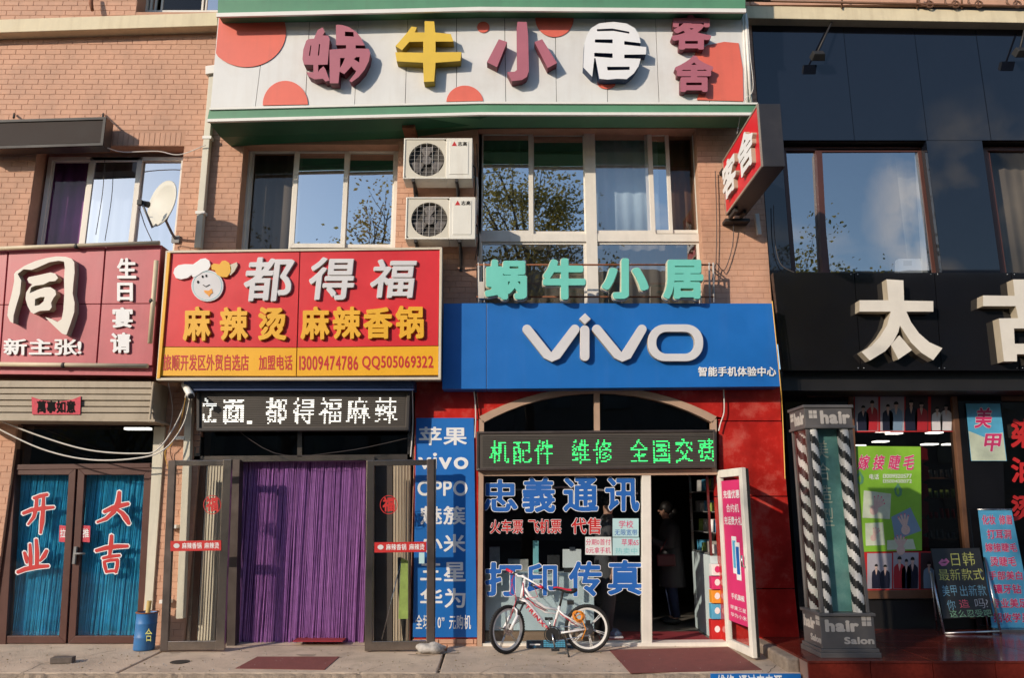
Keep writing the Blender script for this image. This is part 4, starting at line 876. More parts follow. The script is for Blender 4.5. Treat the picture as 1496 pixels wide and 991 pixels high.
# ============================================================ SHOP B FRONT
t = thing('shopfront_frame', 'steel shopfront frame with dark transom panes around the purple curtain doorway', 'shopfront', tuple(P(440, 950, W)))
b = B(); b.pp([(283, 676), (603, 672), (603, 664), (284, 667)], W+.0, .12); part('crossbar', b, 'frame_steel', t)
b = B(); b.pp([(283, 672), (292, 672), (296, 566), (286, 566)], W, .12); part('post', b, 'frame_steel', t); b = B(); b.pp([(595, 672), (602, 672), (603, 566), (597, 566)], W, .12); part('post', b, 'frame_steel', t)
b = B(); b.pp([(434, 668), (441, 668), (441, 626), (435, 626)], W, .1); part('mullion', b, 'frame_steel', t)
b = B(); b.pp([(331, 950), (343, 950), (350, 672), (336, 672)], W-.04, .14); part('post', b, 'frame_dark_steel', t); b = B(); b.pp([(533, 950), (546, 950), (547, 668), (535, 668)], W-.04, .14); part('post', b, 'frame_steel', t)
b = B(); b.pp([(338, 950), (540, 950), (540, 944), (338, 944)], W-.03, .3); part('threshold', b, 'frame_steel', t)
for x0, x1 in ((291, 435), (441, 597)):
    b = B(); b.pp([(x0, 668), (x1, 668), (x1+1, 600), (x0+3, 600)], W+.06, .006); part('pane', b, 'glass_dark', t)
for i, (x0, x1, m_) in enumerate(((274, 287, 'frame_steel'), (287.5, 296, 'wood_brown'), (297, 322, 'pipe'), (322, 331, 'frame_dark_steel'), (548, 573, 'room_dark'), (574, 600, 'shutter'))):
    b = B(); k = 14 if x0 < 400 else 0
    b.pp([(x0-k*.7, 948), (x1-k*.7, 948), (x1+k*.4, 668), (x0+k*.4, 668)], W+.05+.01*i, .05); part('side_panel', b, m_, t)
for k0, x0, x1, lean in ((5, 300, 321, 15), (5, 577, 598, 2)):
    b = B()
    for i in range(k0+1):
        x = x0+(x1-x0)*i/k0; b.tube([P(x-lean*.6, 946, W+.045), P(x+lean*.4, 670, W+.045)], .009, 4)
    part('ribs', b, 'cream_side', t, kind='stuff')
bc = beads([(346, 674), (537, 672), (534, 944), (343, 946)], W+.14, 'purple_bead', 'purple_back', 'purple bead curtain filling the doorway under the white dot matrix sign', 190, sway=.012)
t2 = thing('red_doormat', 'bright red mat end showing beneath the purple bead curtain', 'mat', tuple(P(460, 946, W+.05)))
b = B(); A, Cc = P(427, 947, W-.06), P(500, 947, W-.06); b.box(A.x, Cc.x, W-.06, W+.5, .10, .112); part('pad', b, 'mat_inside', t2)
def steel_leaf(q, Y, label, sx_):
    t = thing('glass_door', label, 'door', tuple((P(*q[2], Y)+P(*q[3], Y))/2), 'open glass doors beside the purple curtain')
    tl, tr, br, bl_ = q
    b = B(); b.bar((tl[0]+4, tl[1]+2), (bl_[0]+4, bl_[1]), .085, Y, .05); part('stile', b, 'frame_dark_steel' if sx_ < 0 else 'frame_steel', t, bevel=.004)
    b = B(); b.bar((tr[0]-6, tr[1]), (br[0]-6, br[1]), .10, Y, .05); part('stile', b, 'frame_steel' if sx_ > 0 else 'frame_steel', t, bevel=.004)
    b = B(); b.pp([(tl[0]+8, tl[1]+10), (tr[0]-12, tr[1]+9), (tr[0]-12, tr[1]+1), (tl[0]+8, tl[1]+2)], Y+.003, .044); part('top_rail', b, 'frame_steel', t, bevel=.004)
    b = B(); b.pp([(bl_[0]+8, bl_[1]-1), (br[0]-12, br[1]-1), (br[0]-11, br[1]-14), (bl_[0]+9, bl_[1]-14)], Y+.003, .044); part('bottom_rail', b, 'frame_steel', t, bevel=.004)
    b = B(); b.pp([(bl_[0]+8, bl_[1]-12), (br[0]-11, br[1]-12), (tr[0]-11, tr[1]+8), (tl[0]+8, tl[1]+8)], Y+.022, .006); part('pane', b, 'glass_door', t)
    return t
gl1 = steel_leaf([(247, 671), (338, 672), (327, 951), (235, 952)], W-.38, 'open glass door leaf with red sticker bar in front of the cream drainpipe', -1)
gl2 = steel_leaf([(537, 671), (637, 671), (635, 951), (534, 952)], W-.38, 'open glass door leaf with red sticker bar beside the blue phone brand board', 1)
b = B(); b.bar((629, 672), (629, 958), .085, W-.39, .05); part('outer_stile', b, 'frame_dark_steel', gl2, bevel=.004)
for g_, x0, x1, y0 in ((gl1, 249, 323, 790), (gl2, 547, 623, 792)):
    b = B(); b.pp([(x0, y0+16), (x1, y0+15), (x1, y0), (x0, y0+1)], W-.385, .003); part('sticker_bar', b, 'red_print', g_)
    b = B(); line(b, '麻辣香锅 麻辣烫', quad([(x0+17, y0+3.5), (x1-3, y0+3), (x1-3, y0+12), (x0+17, y0+12.5)], W-.385), .0015, bold=1.5); part('lettering', b, 'white_print', g_)
    b = B(); add_shape(b, [circ(x0+9, y0+8, 4.5, 3.6, 12)], lambda x, y: P(x, y, W-.386), .0015, (0, -1, 0)); part('emblem', b, 'letter_silver', g_)
    cx_ = x0+61 if x0 < 400 else x0+21
    b = B(); glyph(b, '福', quad(rectq(cx_-9, 727, cx_+9, 748), W-.363), .0015, bold=4); part('red_papercut', b, 'red_print', g_)
    b = B(); add_shape(b, [circ(cx_, 738, 13, 14, 24), circ(cx_, 738, 12, 13, 24)], lambda x, y: P(x, y, W-.363), .0015, (0, -1, 0)); part('papercut_ring', b, 'red_print', g_)
b = B(); b.pp([(612, 824), (620, 824), (620, 808), (612, 808)], W-.386, .003); part('sticker', b, 'paper_blue', gl2)
# things leaning behind the right leaf
t = thing('umbrella', 'folded black and green umbrella leaning behind the open right glass door', 'umbrella', tuple(P(590, 940, W-.1)))
b = B(); b.tube([P(590, 938, W-.12), P(588, 860, W-.1), P(583, 815, W-.06)], [.012, .055, .02], 8); part('canopy', b, 'black_rubber', t)
b = B(); b.pp([(582, 905), (596, 905), (596, 820), (586, 815)], W-.16, .012); part('green_cloth', b, 'green_misc', t); b = B(); b.tube([P(586, 820, W-.1), P(558, 935, W-.2)], .006, 6); part('stick', b, 'metal', t)
# ============================================================ BLUE PHONE BRAND BOARD
BY = W-.06; t = thing('phone_brand_board', 'tall narrow blue board listing phone brands in white beside the red marble', 'sign', tuple(P(648, 930, BY)))
b = B(); b.pp([(603, 932), (697, 932), (692, 611), (608, 611)], BY, .04); part('panel', b, 'blue_sign', t, bevel=.002)
for s_, bx in (('苹果', (612, 624, 682, 651)), ('vivo', (611, 662, 684, 686)), ('OPPO', (610, 703, 683, 725)), ('魅簇', (614, 740, 680, 767)), ('小米', (614, 781, 680, 808)), ('三星', (614, 822, 680, 850)), ('华为', (614, 860, 680, 889)), ('全场“0”元购机', (607, 899, 688, 920))):
    txt(t, s_, bx, BY, .004, 'white_print', 2.6 if s_[0] != '全' else 1.8, gap=.07)
t = thing('brick_plinth', 'low orange brick plinth under the tall blue board', 'plinth', tuple(P(650, 956, BY)))
r0 = wr(603, 934, 697, 957, BY+.04); b = B(); b.box(r0[0]+.006, r0[1]-.006, BY+.012, W+.2, 0, r0[3]); part('core', b, 'mortar', t)
pb = None; zz = .004; k = 0
while zz < r0[3]-.03:
    x = r0[0]-(k % 2)*.1
    while x < r0[1]:
        u_, v_ = max(x, r0[0]), min(x+.2, r0[1])
        if v_-u_ > .03: b = B(); c = .004; b.box(u_+.003, v_-.003, BY, BY+.02, zz, min(zz+.066, r0[3])); part('brick', b, 'brick', t, bevel=.003)
        x += .205
    zz += .0765; k += 1
# ============================================================ VIVO SIGN
VY = W-.3; t = thing('phone_shop_sign', 'wide blue signboard with large white latin letters over the arched shop window', 'sign', tuple(P(890, 566, VY)))
b = B(); b.pp([(711, 568.5), (1141, 565), (1129, 443.5), (711, 443)], VY, .25); part('panel', b, 'blue_sign', t, bevel=.003)
b = B(); b.pp([(646, 568.5), (710.3, 568.5), (710.3, 443), (648, 443.5)], VY+.004, .25); part('panel', b, 'blue_sign', t, bevel=.003)
def caps(pts, wd, Y, d):                              # round-ended stroke through photo points
    L = [P(x, y, Y-d)+Vector((0, d, 0)) for x, y in pts]; out = []; back = []
    k = len(L)
    for i, p in enumerate(L):
        tn = (L[min(i+1, k-1)]-L[max(i-1, 0)]).normalized(); nn = Vector((-tn.z, 0, tn.x))
        sc_ = 1.0
        if 0 < i < k-1:
            a1 = (L[i]-L[i-1]).normalized(); sc_ = 1/max(.6, abs(a1.dot(tn)))
        out.append(p+nn*wd/2*sc_); back.append(p-nn*wd/2*sc_)
    def arc(c, tn): 
        nn = Vector((-tn.z, 0, tn.x)); return [c-nn*wd/2*math.cos(a)+tn*wd/2*math.sin(a) for a in [math.pi*j/8 for j in range(1, 8)]]
    t1 = (L[-1]-L[-2]).normalized(); t0 = (L[0]-L[1]).normalized()
    e1 = [L[-1]+Vector((-t1.z, 0, t1.x))*wd/2*math.cos(a)+t1*wd/2*math.sin(a) for a in [math.pi*j/8 for j in range(1, 8)]]
    e0 = [L[0]+Vector((-t0.z, 0, t0.x))*wd/2*math.cos(a)+t0*wd/2*math.sin(a) for a in [math.pi*j/8 for j in range(1, 8)]]
    ring_ = out+e1+back[::-1]+e0
    b = B(); add_shape(b, [[(p.x, p.z) for p in ring_]], lambda x, z: Vector((x, Y, z)), d, (0, -1, 0), 0, 1); return b
VL = ['letter_silver', 'cream_side']; sw_ = .115
part('letter', caps([(770, 481), (800, 519), (806, 521.5), (812, 519), (840, 481)], sw_, VY, .07), VL, t, bevel=.008)
part('letter', caps([(872, 481), (903, 519), (909, 521.5), (915, 519), (938, 481)], sw_, VY, .07), VL, t, bevel=.008)
part('letter', caps([(854.5, 482), (854.5, 521)], sw_, VY, .07), VL, t, bevel=.008)
b = B(); add_shape(b, [[(854.8, 457.5), (863.5, 466), (854.8, 474.5), (846, 466)]], lambda x, y: P(x, y, VY-.07)+Vector((0, .07, 0)), .07, (0, -1, 0), 0, 1); part('letter_dot', b, VL, t, bevel=.006)
def stadium(cx, cy, hw, hh, r):
    pts = []
    for (sx__, sy__, a0) in ((1, 1, 0), (-1, 1, 90), (-1, -1, 180), (1, -1, 270)):
        for k in range(9): a = math.radians(a0+k*90/8); pts.append((cx+sx__*(hw-r)+r*math.cos(a), cy+sy__*(hh-r)+r*math.sin(a)))
    return pts
b = B(); add_shape(b, [stadium(987, 501, 40.5, 27, 25), stadium(987, 501, 28, 16, 15)], lambda x, y: P(x, y, VY-.07)+Vector((0, .07, 0)), .07, (0, -1, 0), 0, 1); part('letter', b, VL, t, bevel=.008)
txt(t, '智能手机体验中心', (1020, 536, 1134, 550), VY, .012, ['white_print', 'cream_side'], 3)
# ============================================================ TEAL LETTERS ON RAILS
TY = W-.34; t = thing('teal_letter_sign', 'four raised teal characters on two rusty rails above the blue sign', 'sign', tuple(P(868, 440, TY)))
b = B(); b.tube([P(696, 387, TY+.1), P(1040, 387, TY+.1)], .012, 6); part('rail', b, 'rust', t); b = B(); b.tube([P(696, 434, TY+.1), P(1044, 434, TY+.1)], .012, 6); part('rail', b, 'rust', t)
for x in (699, 707, 1036, 1042):
    b = B(); b.tube([P(x, 384, TY+.1), P(x+1, 442, TY+.1)], .012, 6); b.tube([P(x, 387, TY+.1), P(x, 392, W)], .01, 6); part('post', b, 'wire_grey', t)
for ch, bx in zip('蜗牛小居', [(708, 379, 770, 438), (793, 377, 856, 438), (879, 377, 948, 437), (969, 379, 1028, 437)]):
    b = B(); q = qf(rectq(*bx), TY, .1); glyph(b, ch, q, .07, bold=6.0, grow=1.6, mi=1, side=1); glyph(b, ch, q, .1, bold=6.0, grow=-.6, off=0); part('character', b, ['teal', 'cream_edge'], t, bevel=0)
b = B(); b.box(*(lambda r: (r[0], r[1], TY+.06, TY+.14, r[2], r[3]))(wr(699, 413, 708, 437, TY+.1))); part('transformer', b, 'wire_grey', t)
# ============================================================ RED MARBLE SHOPFRONT WITH ARCH
AY = W-.04
t = thing('marble_shopfront', 'red marble wall panels around an arched brown framed shop window', 'shopfront', tuple(P(880, 950, AY)))
arc = [(700+4*0, 614)]; cxp = 873.5; 
def archpt(x): # circle through (700,612),(873.5,569),(1047,612), slightly above
    R_ = (173.5**2+44**2)/(2*44.); return 568+R_-math.sqrt(R_*R_-(x-873.5)**2)
axs = [700, 715, 735, 760, 790, 820, 850, 873.5, 900, 930, 960, 985, 1010, 1030, 1047]
def panelpoly(pts, dy=0):
    b = B(); b.pp(pts, AY+dy+rnd.uniform(0, .003), .3); part('marble_panel', b, 'marble_red', t, bevel=.003)
panelpoly([(605, 946), (698, 946), (699, 614), (606, 614)])
panelpoly([(606, 613), (699, 613), (692, 552), (606, 552)])
panelpoly([(700.5, 612)]+[(x, archpt(x)-3) for x in axs[1:7]]+[(872, 561), (872, 552), (693.5, 552)])
panelpoly([(873, 561)]+[(x, archpt(x)-3) for x in axs[8:-1]]+[(1047, 609), (1056, 611), (1056, 552), (873, 552)])
panelpoly([(1049.5, 615), (1141.5, 615), (1139, 552), (1057, 552), (1057, 613), (1049, 613)])
panelpoly([(1052, 725), (1150, 725), (1142, 616.4), (1049.5, 616.4)])
panelpoly([(1060, 860), (1161, 860), (1150.5, 726.4), (1052, 726.4)]); panelpoly([(1062, 957), (1169, 945), (1161, 861.4), (1060, 861.4)])
# arch frame
b = B(); fo = [(x, archpt(x)-3) for x in axs]; fi = [(873.5+(x-873.5)*.965, archpt(x)+6) for x in axs]
for i in range(len(axs)-1): b.pp([fi[i], fi[i+1], fo[i+1], fo[i]], AY-.03, .12)
b.pp([(697, 948), (704, 948), (707, 616), (700, 612)], AY-.03, .12); b.pp([(1040, 690), (1047, 690), (1047, 612), (1040, 616)], AY-.03, .12)
part('arch_frame', b, 'arch_frame', t)
b = B(); b.pp([(868.5, 634), (876.5, 634), (876, 571), (868, 571)], AY-.01, .08); part('mullion', b, 'arch_frame', t)
b = B(); b.pp([(699, 696), (1048, 694), (1048, 686), (699, 687)], AY-.02, .12); part('crossbar', b, 'arch_frame', t)
b = B(); b.pp([(704, 690)]+[(1043, 690)]+[(x, archpt(x)) for x in axs[::-1][1:-1]]+[(704, 613)], AY+.05, .008); part('arch_pane', b, 'glass_dark', t)
b = B(); b.pp([(938, 944), (953, 944), (951, 691), (938, 691)], AY-.01, .1); part('door_post', b, 'door_white', t, bevel=.004)
b = B(); b.pp([(702, 696), (708, 696), (708, 944), (702, 944)][::-1], AY+.0, .09); part('window_post', b, 'frame_brown', t)
b = B(); b.pp([(880, 948), (1064, 945), (1062, 939), (880, 941)], AY-.03, .2); b.pp([(702, 948), (880, 948), (880, 941), (702, 941)], AY-.02, .16); part('threshold', b, 'door_white', t)
b = B(); b.pp([(706, 942), (939, 942), (939, 695), (706, 695)], AY+.045, .008); part('window_pane', b, 'glass_shop', t)
GY = AY+.044
for ch, bx in zip('忠義通讯', [(705, 701, 756, 748), (763, 698, 811, 749), (823, 698, 874, 748), (884, 698, 934, 748)]): bigch(ch, bx, t, GY, 'blue_print', 'white_print', 3.3, 1.9)
for ch, bx in zip('打印传真', [(709, 822, 762, 872), (770, 824, 814, 871), (831, 821, 879, 872), (888, 819, 938, 870)]): bigch(ch, bx, t, GY, 'blue_print', 'white_print', 3.3, 1.9)
for s_, bx in (('火车票', (716, 760, 764, 780)), ('飞机票', (772, 759, 820, 780)), ('代售', (835, 757, 878, 781))):
    q = qf(rectq(*bx), GY, .003)
    b = B(); line(b, s_, q, .0015, bold=2.6, grow=3); part('lettering_outline', b, 'white_print', t); b = B(); line(b, s_, q, .0015, bold=2.6, off=.0018); part('lettering', b, 'red_print', t)
def note(q, m_, rows, label):
    n_ = thing('paper_notice', label, 'notice', tuple(P(*q[3], GY-.004)))
    b = B(); b.pp([q[3], q[2], q[1], q[0]], GY-.003, .0015); part('sheet', b, m_, n_)
    for s_, bx, mm in rows: b = B(); line(b, s_, quad(rectq(*bx), GY-.003), .0012, bold=.6); part('lettering', b, mm, n_)
note([(895, 758), (933, 758), (933, 785), (895, 785)], 'paper_blue', [('学校', (904, 761, 925, 772), 'magenta_print'), ('无限宽带', (898, 774, 931, 783), 'blue_print')], 'pale notice about school broadband, upper one above the other papers')
note([(895, 786), (934, 786), (934, 812), (895, 812)], 'paper_blue', [('苹果6S', (908, 788, 933, 798), 'magenta_print'), ('热卖中', (899, 801, 931, 810), 'teal_print')], 'pale notice about a phone on hot sale, lowest right of the papers')
note([(855, 785), (893, 785), (894, 812), (855, 811)], 'paper', [('分期0首付', (856, 788, 892, 797), 'magenta_print'), ('0元拿手机', (856, 800, 892, 809), 'magenta_print')], 'white notice about instalments, left of the two blue papers')
# green LED board
LY = AY-.1; t = thing('led_sign', 'brown dot matrix sign with green running characters across the arched window', 'sign', tuple(P(870, 684, LY)))
b = B(); b.pp([(698, 686), (1045, 682), (1043, 630), (698, 633)], LY+.005, .1); part('panel', b, 'led_off', t)
b = B(); b.frame([(696, 631), (1045, 628), (1047, 684), (696, 688)], .028, LY-.01, .12); part('frame', b, 'frame_dark_steel', t, bevel=.003)
led(t, [(704, 637), (1041, 634), (1043, 679), (704, 682)], LY, '机配件 维修 全国交费', 19, 15, 'led_green', 4, 154)
# open white door
hY = AY+.02; a0 = P(1047, 688, hY); oY0 = 8.88; otop = P(1083, 683, oY0-.02); obot = P(1101, 959, oY0+.0); zb_ = .05; xo = (otop.x+obot.x)/2; ztp = a0.z
hx = (P(1047, 688, hY).x+P(1060, 942, hY).x)/2
t = thing('glass_door', 'open white framed glass door with a pink phone poster in its pane', 'door', (hx, hY, 0))
dirv = Vector((xo-hx, oY0-hY, 0)); dl = dirv.length; dirv.normalize(); nrm = Vector((-dirv.y, dirv.x, 0))   # nrm points to the left/camera side?
if nrm.x > 0: nrm = -nrm
D = lambda u, z, o=0: Vector((hx, hY, 0))+dirv*u+Vector((0, 0, z))+nrm*o
b = B(); b.frame3([D(0, ztp), D(dl, ztp), D(dl, zb_), D(0, zb_)], .09, -nrm, .05); fr1 = part('frame', b, 'door_white', t, bevel=.004)
b = B(); b.frame3([D(dl, ztp-.01, -.052), D(dl-.03, ztp-.01, -.052), D(dl-.03, zb_+.01, -.052), D(dl, zb_+.01, -.052)], .006, -nrm, .03); part('gasket', b, 'black_rubber', t)
b = B(); b.poly([D(.08, zb_+.08, -.02), D(dl-.08, zb_+.08, -.02), D(dl-.08, ztp-.08, -.02), D(.08, ztp-.08, -.02)], -nrm, .006); part('pane', b, 'glass_door', t)
pz0, pz1 = zb_+.30, ztp-.13; pu0, pu1 = .10, dl-.09
b = B(); b.poly([D(pu0, pz0, -.016), D(pu1, pz0, -.016), D(pu1, pz1, -.016), D(pu0, pz1, -.016)], -nrm, .003); po = part('poster', b, 'magenta_print', t)
def dq(u0, v0, u1, v1, o=-.0155): # fractions of the poster, v down
    U = lambda u: pu0+(pu1-pu0)*u; V = lambda v: pz1-(pz1-pz0)*v
    return [D(U(u0), V(v0), o), D(U(u1), V(v0), o), D(U(u1), V(v1), o), D(U(u0), V(v1), o)]
for s_, r_, bo in (('充值优惠', (.08, .07, .92, .13), 2.5), ('合约机', (.2, .17, .85, .23), 1), ('充话费大礼', (.06, .26, .95, .32), 2.5), ('手机旗舰', (.2, .80, .85, .84), 2), ('苹果三星', (.12, .885, .9, .915), 1), ('华为小米', (.12, .935, .9, .965), 1)):
    b = B(); line(b, s_, dq(*r_), .0015, nrm, bold=bo); part('lettering', b, 'white_print', po)
for (u0, v0, u1, v1, m_) in ((.38, .40, .62, .66, 'white_print'), (.42, .43, .58, .62, 'poster_sky'), (.55, .44, .78, .70, 'white_print'), (.59, .47, .74, .66, 'blue_print')):
    b = B(); q = dq(u0, v0, u1, v1, -.014+(.002 if m_ != 'white_print' else 0)+(.003 if u0 > .5 else 0)); b.poly([q[3], q[2], q[1], q[0]], -nrm, .0015); part('phone_picture', b, m_, po)
for o_ in (.04, -.09):
    b = B(); b.tube([D(dl-.05, 1.0, o_*.3), D(dl-.05, 1.0, o_), D(dl-.05, 1.12, o_)], .01, 6); part('handle', b, 'metal', t)
# ============================================================ INTERIORS
def room(r, y0, y1, z0, z1, floor='room_floor', wall='room_dark'):
    b = B(); b.box(r[0], r[1], y1, y1+.1, z0, z1); b.box(r[0]-.1, r[0], y0, y1+.1, z0, z1); b.box(r[1], r[1]+.1, y0, y1+.1, z0, z1); b.box(r[0]-.1, r[1]+.1, y0, y1+.1, z1, z1+.1)
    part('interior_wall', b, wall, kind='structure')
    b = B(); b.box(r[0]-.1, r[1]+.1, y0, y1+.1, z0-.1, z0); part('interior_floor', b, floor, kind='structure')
ro = opn[4]; room((ro[0]-.6, ro[1]-.0), W+.36, W+3, .03, 3.05)
ro = opn[5]; room((ro[0]+.05, ro[1]), W+.36, W+3, .03, 3.35)
vx0, vx1 = P(699, 760).x-.3, P(1056, 760).x+.55
room((vx0, vx1), W+.28, W+4.2, .055, 3.6)
b = B(); b.box(vx0, vx1, W-.0, W+.28, .0, .05); part('interior_floor', b, 'room_floor', kind='structure')
# counter behind the window
t = thing('display_counter', 'pale blue grey counter behind the shop window with the bicycle in front', 'counter', tuple(P(787, 940, W+.45)))
q = [(709, 841), (868, 841), (868, 922), (709, 922)]
b = B(); b.pp([q[3], q[2], q[1], q[0]], W+.14, .5); part('front_panel', b, 'counter', t, bevel=.005)
b = B(); b.pp([(706, 842), (870, 842), (869, 838), (707, 838)], W+.125, .56); part('top', b, 'counter', t)
b = B(); b.pp([(710, 938), (868, 938), (868, 923), (710, 923)], W+.17, .4); part('base', b, 'counter_base', t)
def sheet(px, Y, m_, label, nm='paper_sheet', cat='paper'):
    b = B(); b.pr(px[0], px[1], px[2], px[3], Y, .004); return part(nm, b, m_, label=label, cat=cat)
t = thing('clipboard', 'white clipboard standing on the counter behind the shop window', 'clipboard', tuple(P(836, 838, W+.2)))
b = B(); b.pr(822, 803, 849, 830, W+.2, .006); part('board', b, 'paper', t); b = B(); b.pr(832, 800, 840, 805, W+.19, .012); part('clip', b, 'metal', t); b = B(); b.pr(824, 830, 847, 839, W+.21, .02); part('stand', b, 'black_rubber', t)
sheet((880, 806, 901, 832), W+.6, 'box_misc', 'folded newspaper hanging below the paper notices inside the window', 'newspaper', 'newspaper')
for i, (x0, y0, x1, y1, m_) in enumerate(((715, 800, 730, 838, 'box_misc'), (779, 791, 787, 838, 'teal_print'), (800, 812, 818, 838, 'black_rubber'), (742, 818, 772, 838, 'box_misc'))):
    b = B(); b.pp([(x0, y1), (x1, y1), (x1, y0), (x0, y0)], W+.3+.02*i, .12); part('box', b, m_, label=['grey box at the left end of the window counter', 'slim teal box upright on the window counter', 'small black box on the counter beside the clipboard', 'low grey box lying on the window counter'][i], cat='box', bevel=.004)
# glass case on the right of the doorway
t = thing('display_cabinet', 'glass display cabinet with stocked shelves just inside the open white door', 'cabinet', tuple(P(1035, 925, W+.8)))
cx0 = P(1019, 800, W+1.0).x; cx1 = vx1-.02; cy0, cy1 = W+.34, W+1.35
b = B(); b.box(cx0, cx1, cy0, cy1, .056, 1.05); part('cabinet', b, 'counter', t, bevel=.006)
b = B()
for (x, y) in ((cx0, cy0), (cx0, cy1-.03)): b.box(x, x+.03, y, y+.03, 1.051, 2.1)
b.box(cx0, cx1, cy0, cy0+.03, 2.1, 2.13); b.box(cx0, cx0+.03, cy0+.031, cy1, 2.1, 2.13); part('frame', b, 'metal', t)
for k in range(4):
    z = 1.06+.26*k; b = B(); b.box(cx0+.02, cx1, cy0+.02, cy1-.02, z, z+.012); part('shelf', b, 'plastic_grey', t)
    for j in range(4):
        y = cy0+.1+.26*j; b = B(); m_ = ['white_print', 'box_misc', 'green_misc', 'poster_sky'][(j+k*3) % 4]
        if k % 2: b.tube([(cx0+.14, y, z+.013), (cx0+.14, y, z+.17)], [.06, .05], 10)
        else: b.box(cx0+.08, cx0+.24, y, y+.13, z+.013, z+.12+.03*(j % 2))
        part('phone_box' if k % 2 == 0 else 'pot', b, m_, label=f"{['pale', 'grey mottled', 'green', 'blue'][(j+k*3) % 4]} {'box' if k % 2 == 0 else 'round pot'} on shelf {['one', 'two', 'three', 'four'][k]} of the glass cabinet, place {['nearest the door', 'second from the door', 'third from the door', 'deepest inside'][j]}", cat='box' if k % 2 == 0 else 'pot')
# stacked printed cartons
t0 = P(1050, 935, W+.2).x
for (y0, y1, m_, lb) in ((905, 935, 'red_print', 'red printed carton at the bottom of the stack inside the doorway'), (882, 904, 'poster_sky', 'blue printed carton with pale marks in the middle of the doorway stack'), (862, 881, 'orange_print', 'orange printed carton above the blue one in the doorway stack'), (842, 861, 'magenta_print', 'pink printed carton near the top of the doorway stack'), (824, 841, 'white_print', 'white printed carton topping the doorway stack')):
    A = P(1038, y1, W+.28); Cc = P(1060, y0, W+.28); c = thing('carton', lb, 'carton', ((A.x+Cc.x)/2, W+.3, A.z)); b = B(); b.box(A.x, A.x+.26, W+.20, W+.33, A.z, Cc.z-.003); part('body', b, m_, c, bevel=.004)
    b = B(); add_shape(b, [circ(1048, (y0+y1)/2, 4, 5, 10)], lambda x, y: P(x, y, W+.198), .002, (0, -1, 0)); part('print', b, 'white_print' if m_ != 'white_print' else 'magenta_print', c)
b = B(); A = P(880, 938, W+.05); Cc = P(1046, 938, W+.05); b.box(A.x, Cc.x, W+.03, W+.95, .056, .066); part('doormat', b, 'mat_inside', label='red mat on the floor just inside the phone shop doorway', cat='mat')
# skinned figures
def skinned(name, pts, edges, rad, m_, parent, root_i=0, sub=2):
    me = bpy.data.meshes.new(name); base = parent.location
    me.from_pydata([tuple(Vector(p)-base) for p in pts], edges, []); me.materials.append(MATS[m_]); o = bpy.data.objects.new(name, me); COL.objects.link(o); o.parent = parent
    md = o.modifiers.new('skin', 'SKIN'); md.use_smooth_shade = True
    for i, r in enumerate(rad):
        v = me.skin_vertices[0].data[i]; v.radius = (r, r) if not isinstance(r, tuple) else r; v.use_root = (i == root_i)
    s_ = o.modifiers.new('sub', 'SUBSURF'); s_.levels = sub; s_.render_levels = sub; return o
wp = G(985, 912, .056); WX, WYp = wp.x, wp.y
woman = thing('person', 'woman in a dark knee-length coat standing inside the doorway looking at her phone', 'person', (WX, WYp, .056))
Lf = lambda f, s, z: Vector((WX-f, WYp-s, .056+z))   # f forward (to the left), s towards the camera
pts = [Lf(0, 0, .86), Lf(0, 0, 1.05), Lf(.0, 0, 1.24), Lf(.02, 0, 1.36), Lf(.045, 0, 1.42), Lf(.075, 0, 1.50), Lf(.085, 0, 1.575)]
rad = [.12, .11, .12, .09, .045, (.075, .07), (.07, .07)]
ed = [(i, i+1) for i in range(6)]
def chain(start, ps, rs):
    k = len(pts); 
    for i, (p, r) in enumerate(zip(ps, rs)): pts.append(p); rad.append(r); ed.append((start if i == 0 else k+i-1, k+i))
    return len(pts)-1
for s in (1, -1):
    hnd = chain(3, [Lf(.01, .16*s, 1.32), Lf(.06, .19*s, 1.06), Lf(.27, .09*s, 1.13), Lf(.31, .07*s, 1.155)], [.05, .04, .028, .022])
    palm = chain(hnd, [Lf(.35, .055*s, 1.175)], [.024])
    for j in range(4):
        dz = .03-.018*j; ln = (.05, .058, .053, .04)[j]
        chain(palm, [Lf(.375, .05*s-.0, 1.175+dz), Lf(.375+ln*.6, .035*s, 1.18+dz), Lf(.37+ln*.55, .012*s, 1.187+dz)], [.009, .0085, .008])
    chain(hnd, [Lf(.335, .05*s, 1.195), Lf(.355, .03*s, 1.21)], [.01, .009])
    kn = chain(0, [Lf(0, .09*s, .82), Lf(.02, .09*s, .46), Lf(-.02, .09*s, .09)], [.085, .055, .038]); chain(kn, [Lf(.1, .1*s, .035)], [.03])
skinned('body', pts, ed, rad, 'skin', woman)
b = B()
def oval(z, a, c, f=0, n=20): return [Lf(f+a*math.cos(2*math.pi*i/n), c*math.sin(2*math.pi*i/n), z) for i in range(n)]
prof = [(.50, .185, .23, 0), (.62, .18, .225, 0), (.85, .165, .205, 0), (1.02, .145, .18, 0), (1.2, .155, .205, .01), (1.32, .13, .21, .01), (1.38, .09, .14, .02), (1.43, .06, .065, .04)]
rg = [oval(*p) for p in prof]
for i in range(len(rg)-1): b.loft(rg[i], rg[i+1], False, smooth=True)
for s in (1, -1): b.tube([Lf(.0, .15*s, 1.35), Lf(.02, .2*s, 1.3), Lf(.06, .215*s, 1.06), Lf(.12, .18*s, 1.06), Lf(.28, .1*s, 1.135)], [.06, .075, .065, .06, .045], 12)
part('coat', b, 'coat', woman, fixn=False)
b = B()
for s in (1, -1): b.tube([Lf(0, .09*s, .8), Lf(.02, .09*s, .46), Lf(-.02, .09*s, .1)], [.1, .068, .055], 12)
part('jeans', b, 'jeans', woman)
b = B()
for s in (1, -1): b.ball(Lf(.05, .1*s, .045), .07, 8, sc=(1.9, .65, .62))
part('shoes', b, 'black_rubber', woman)
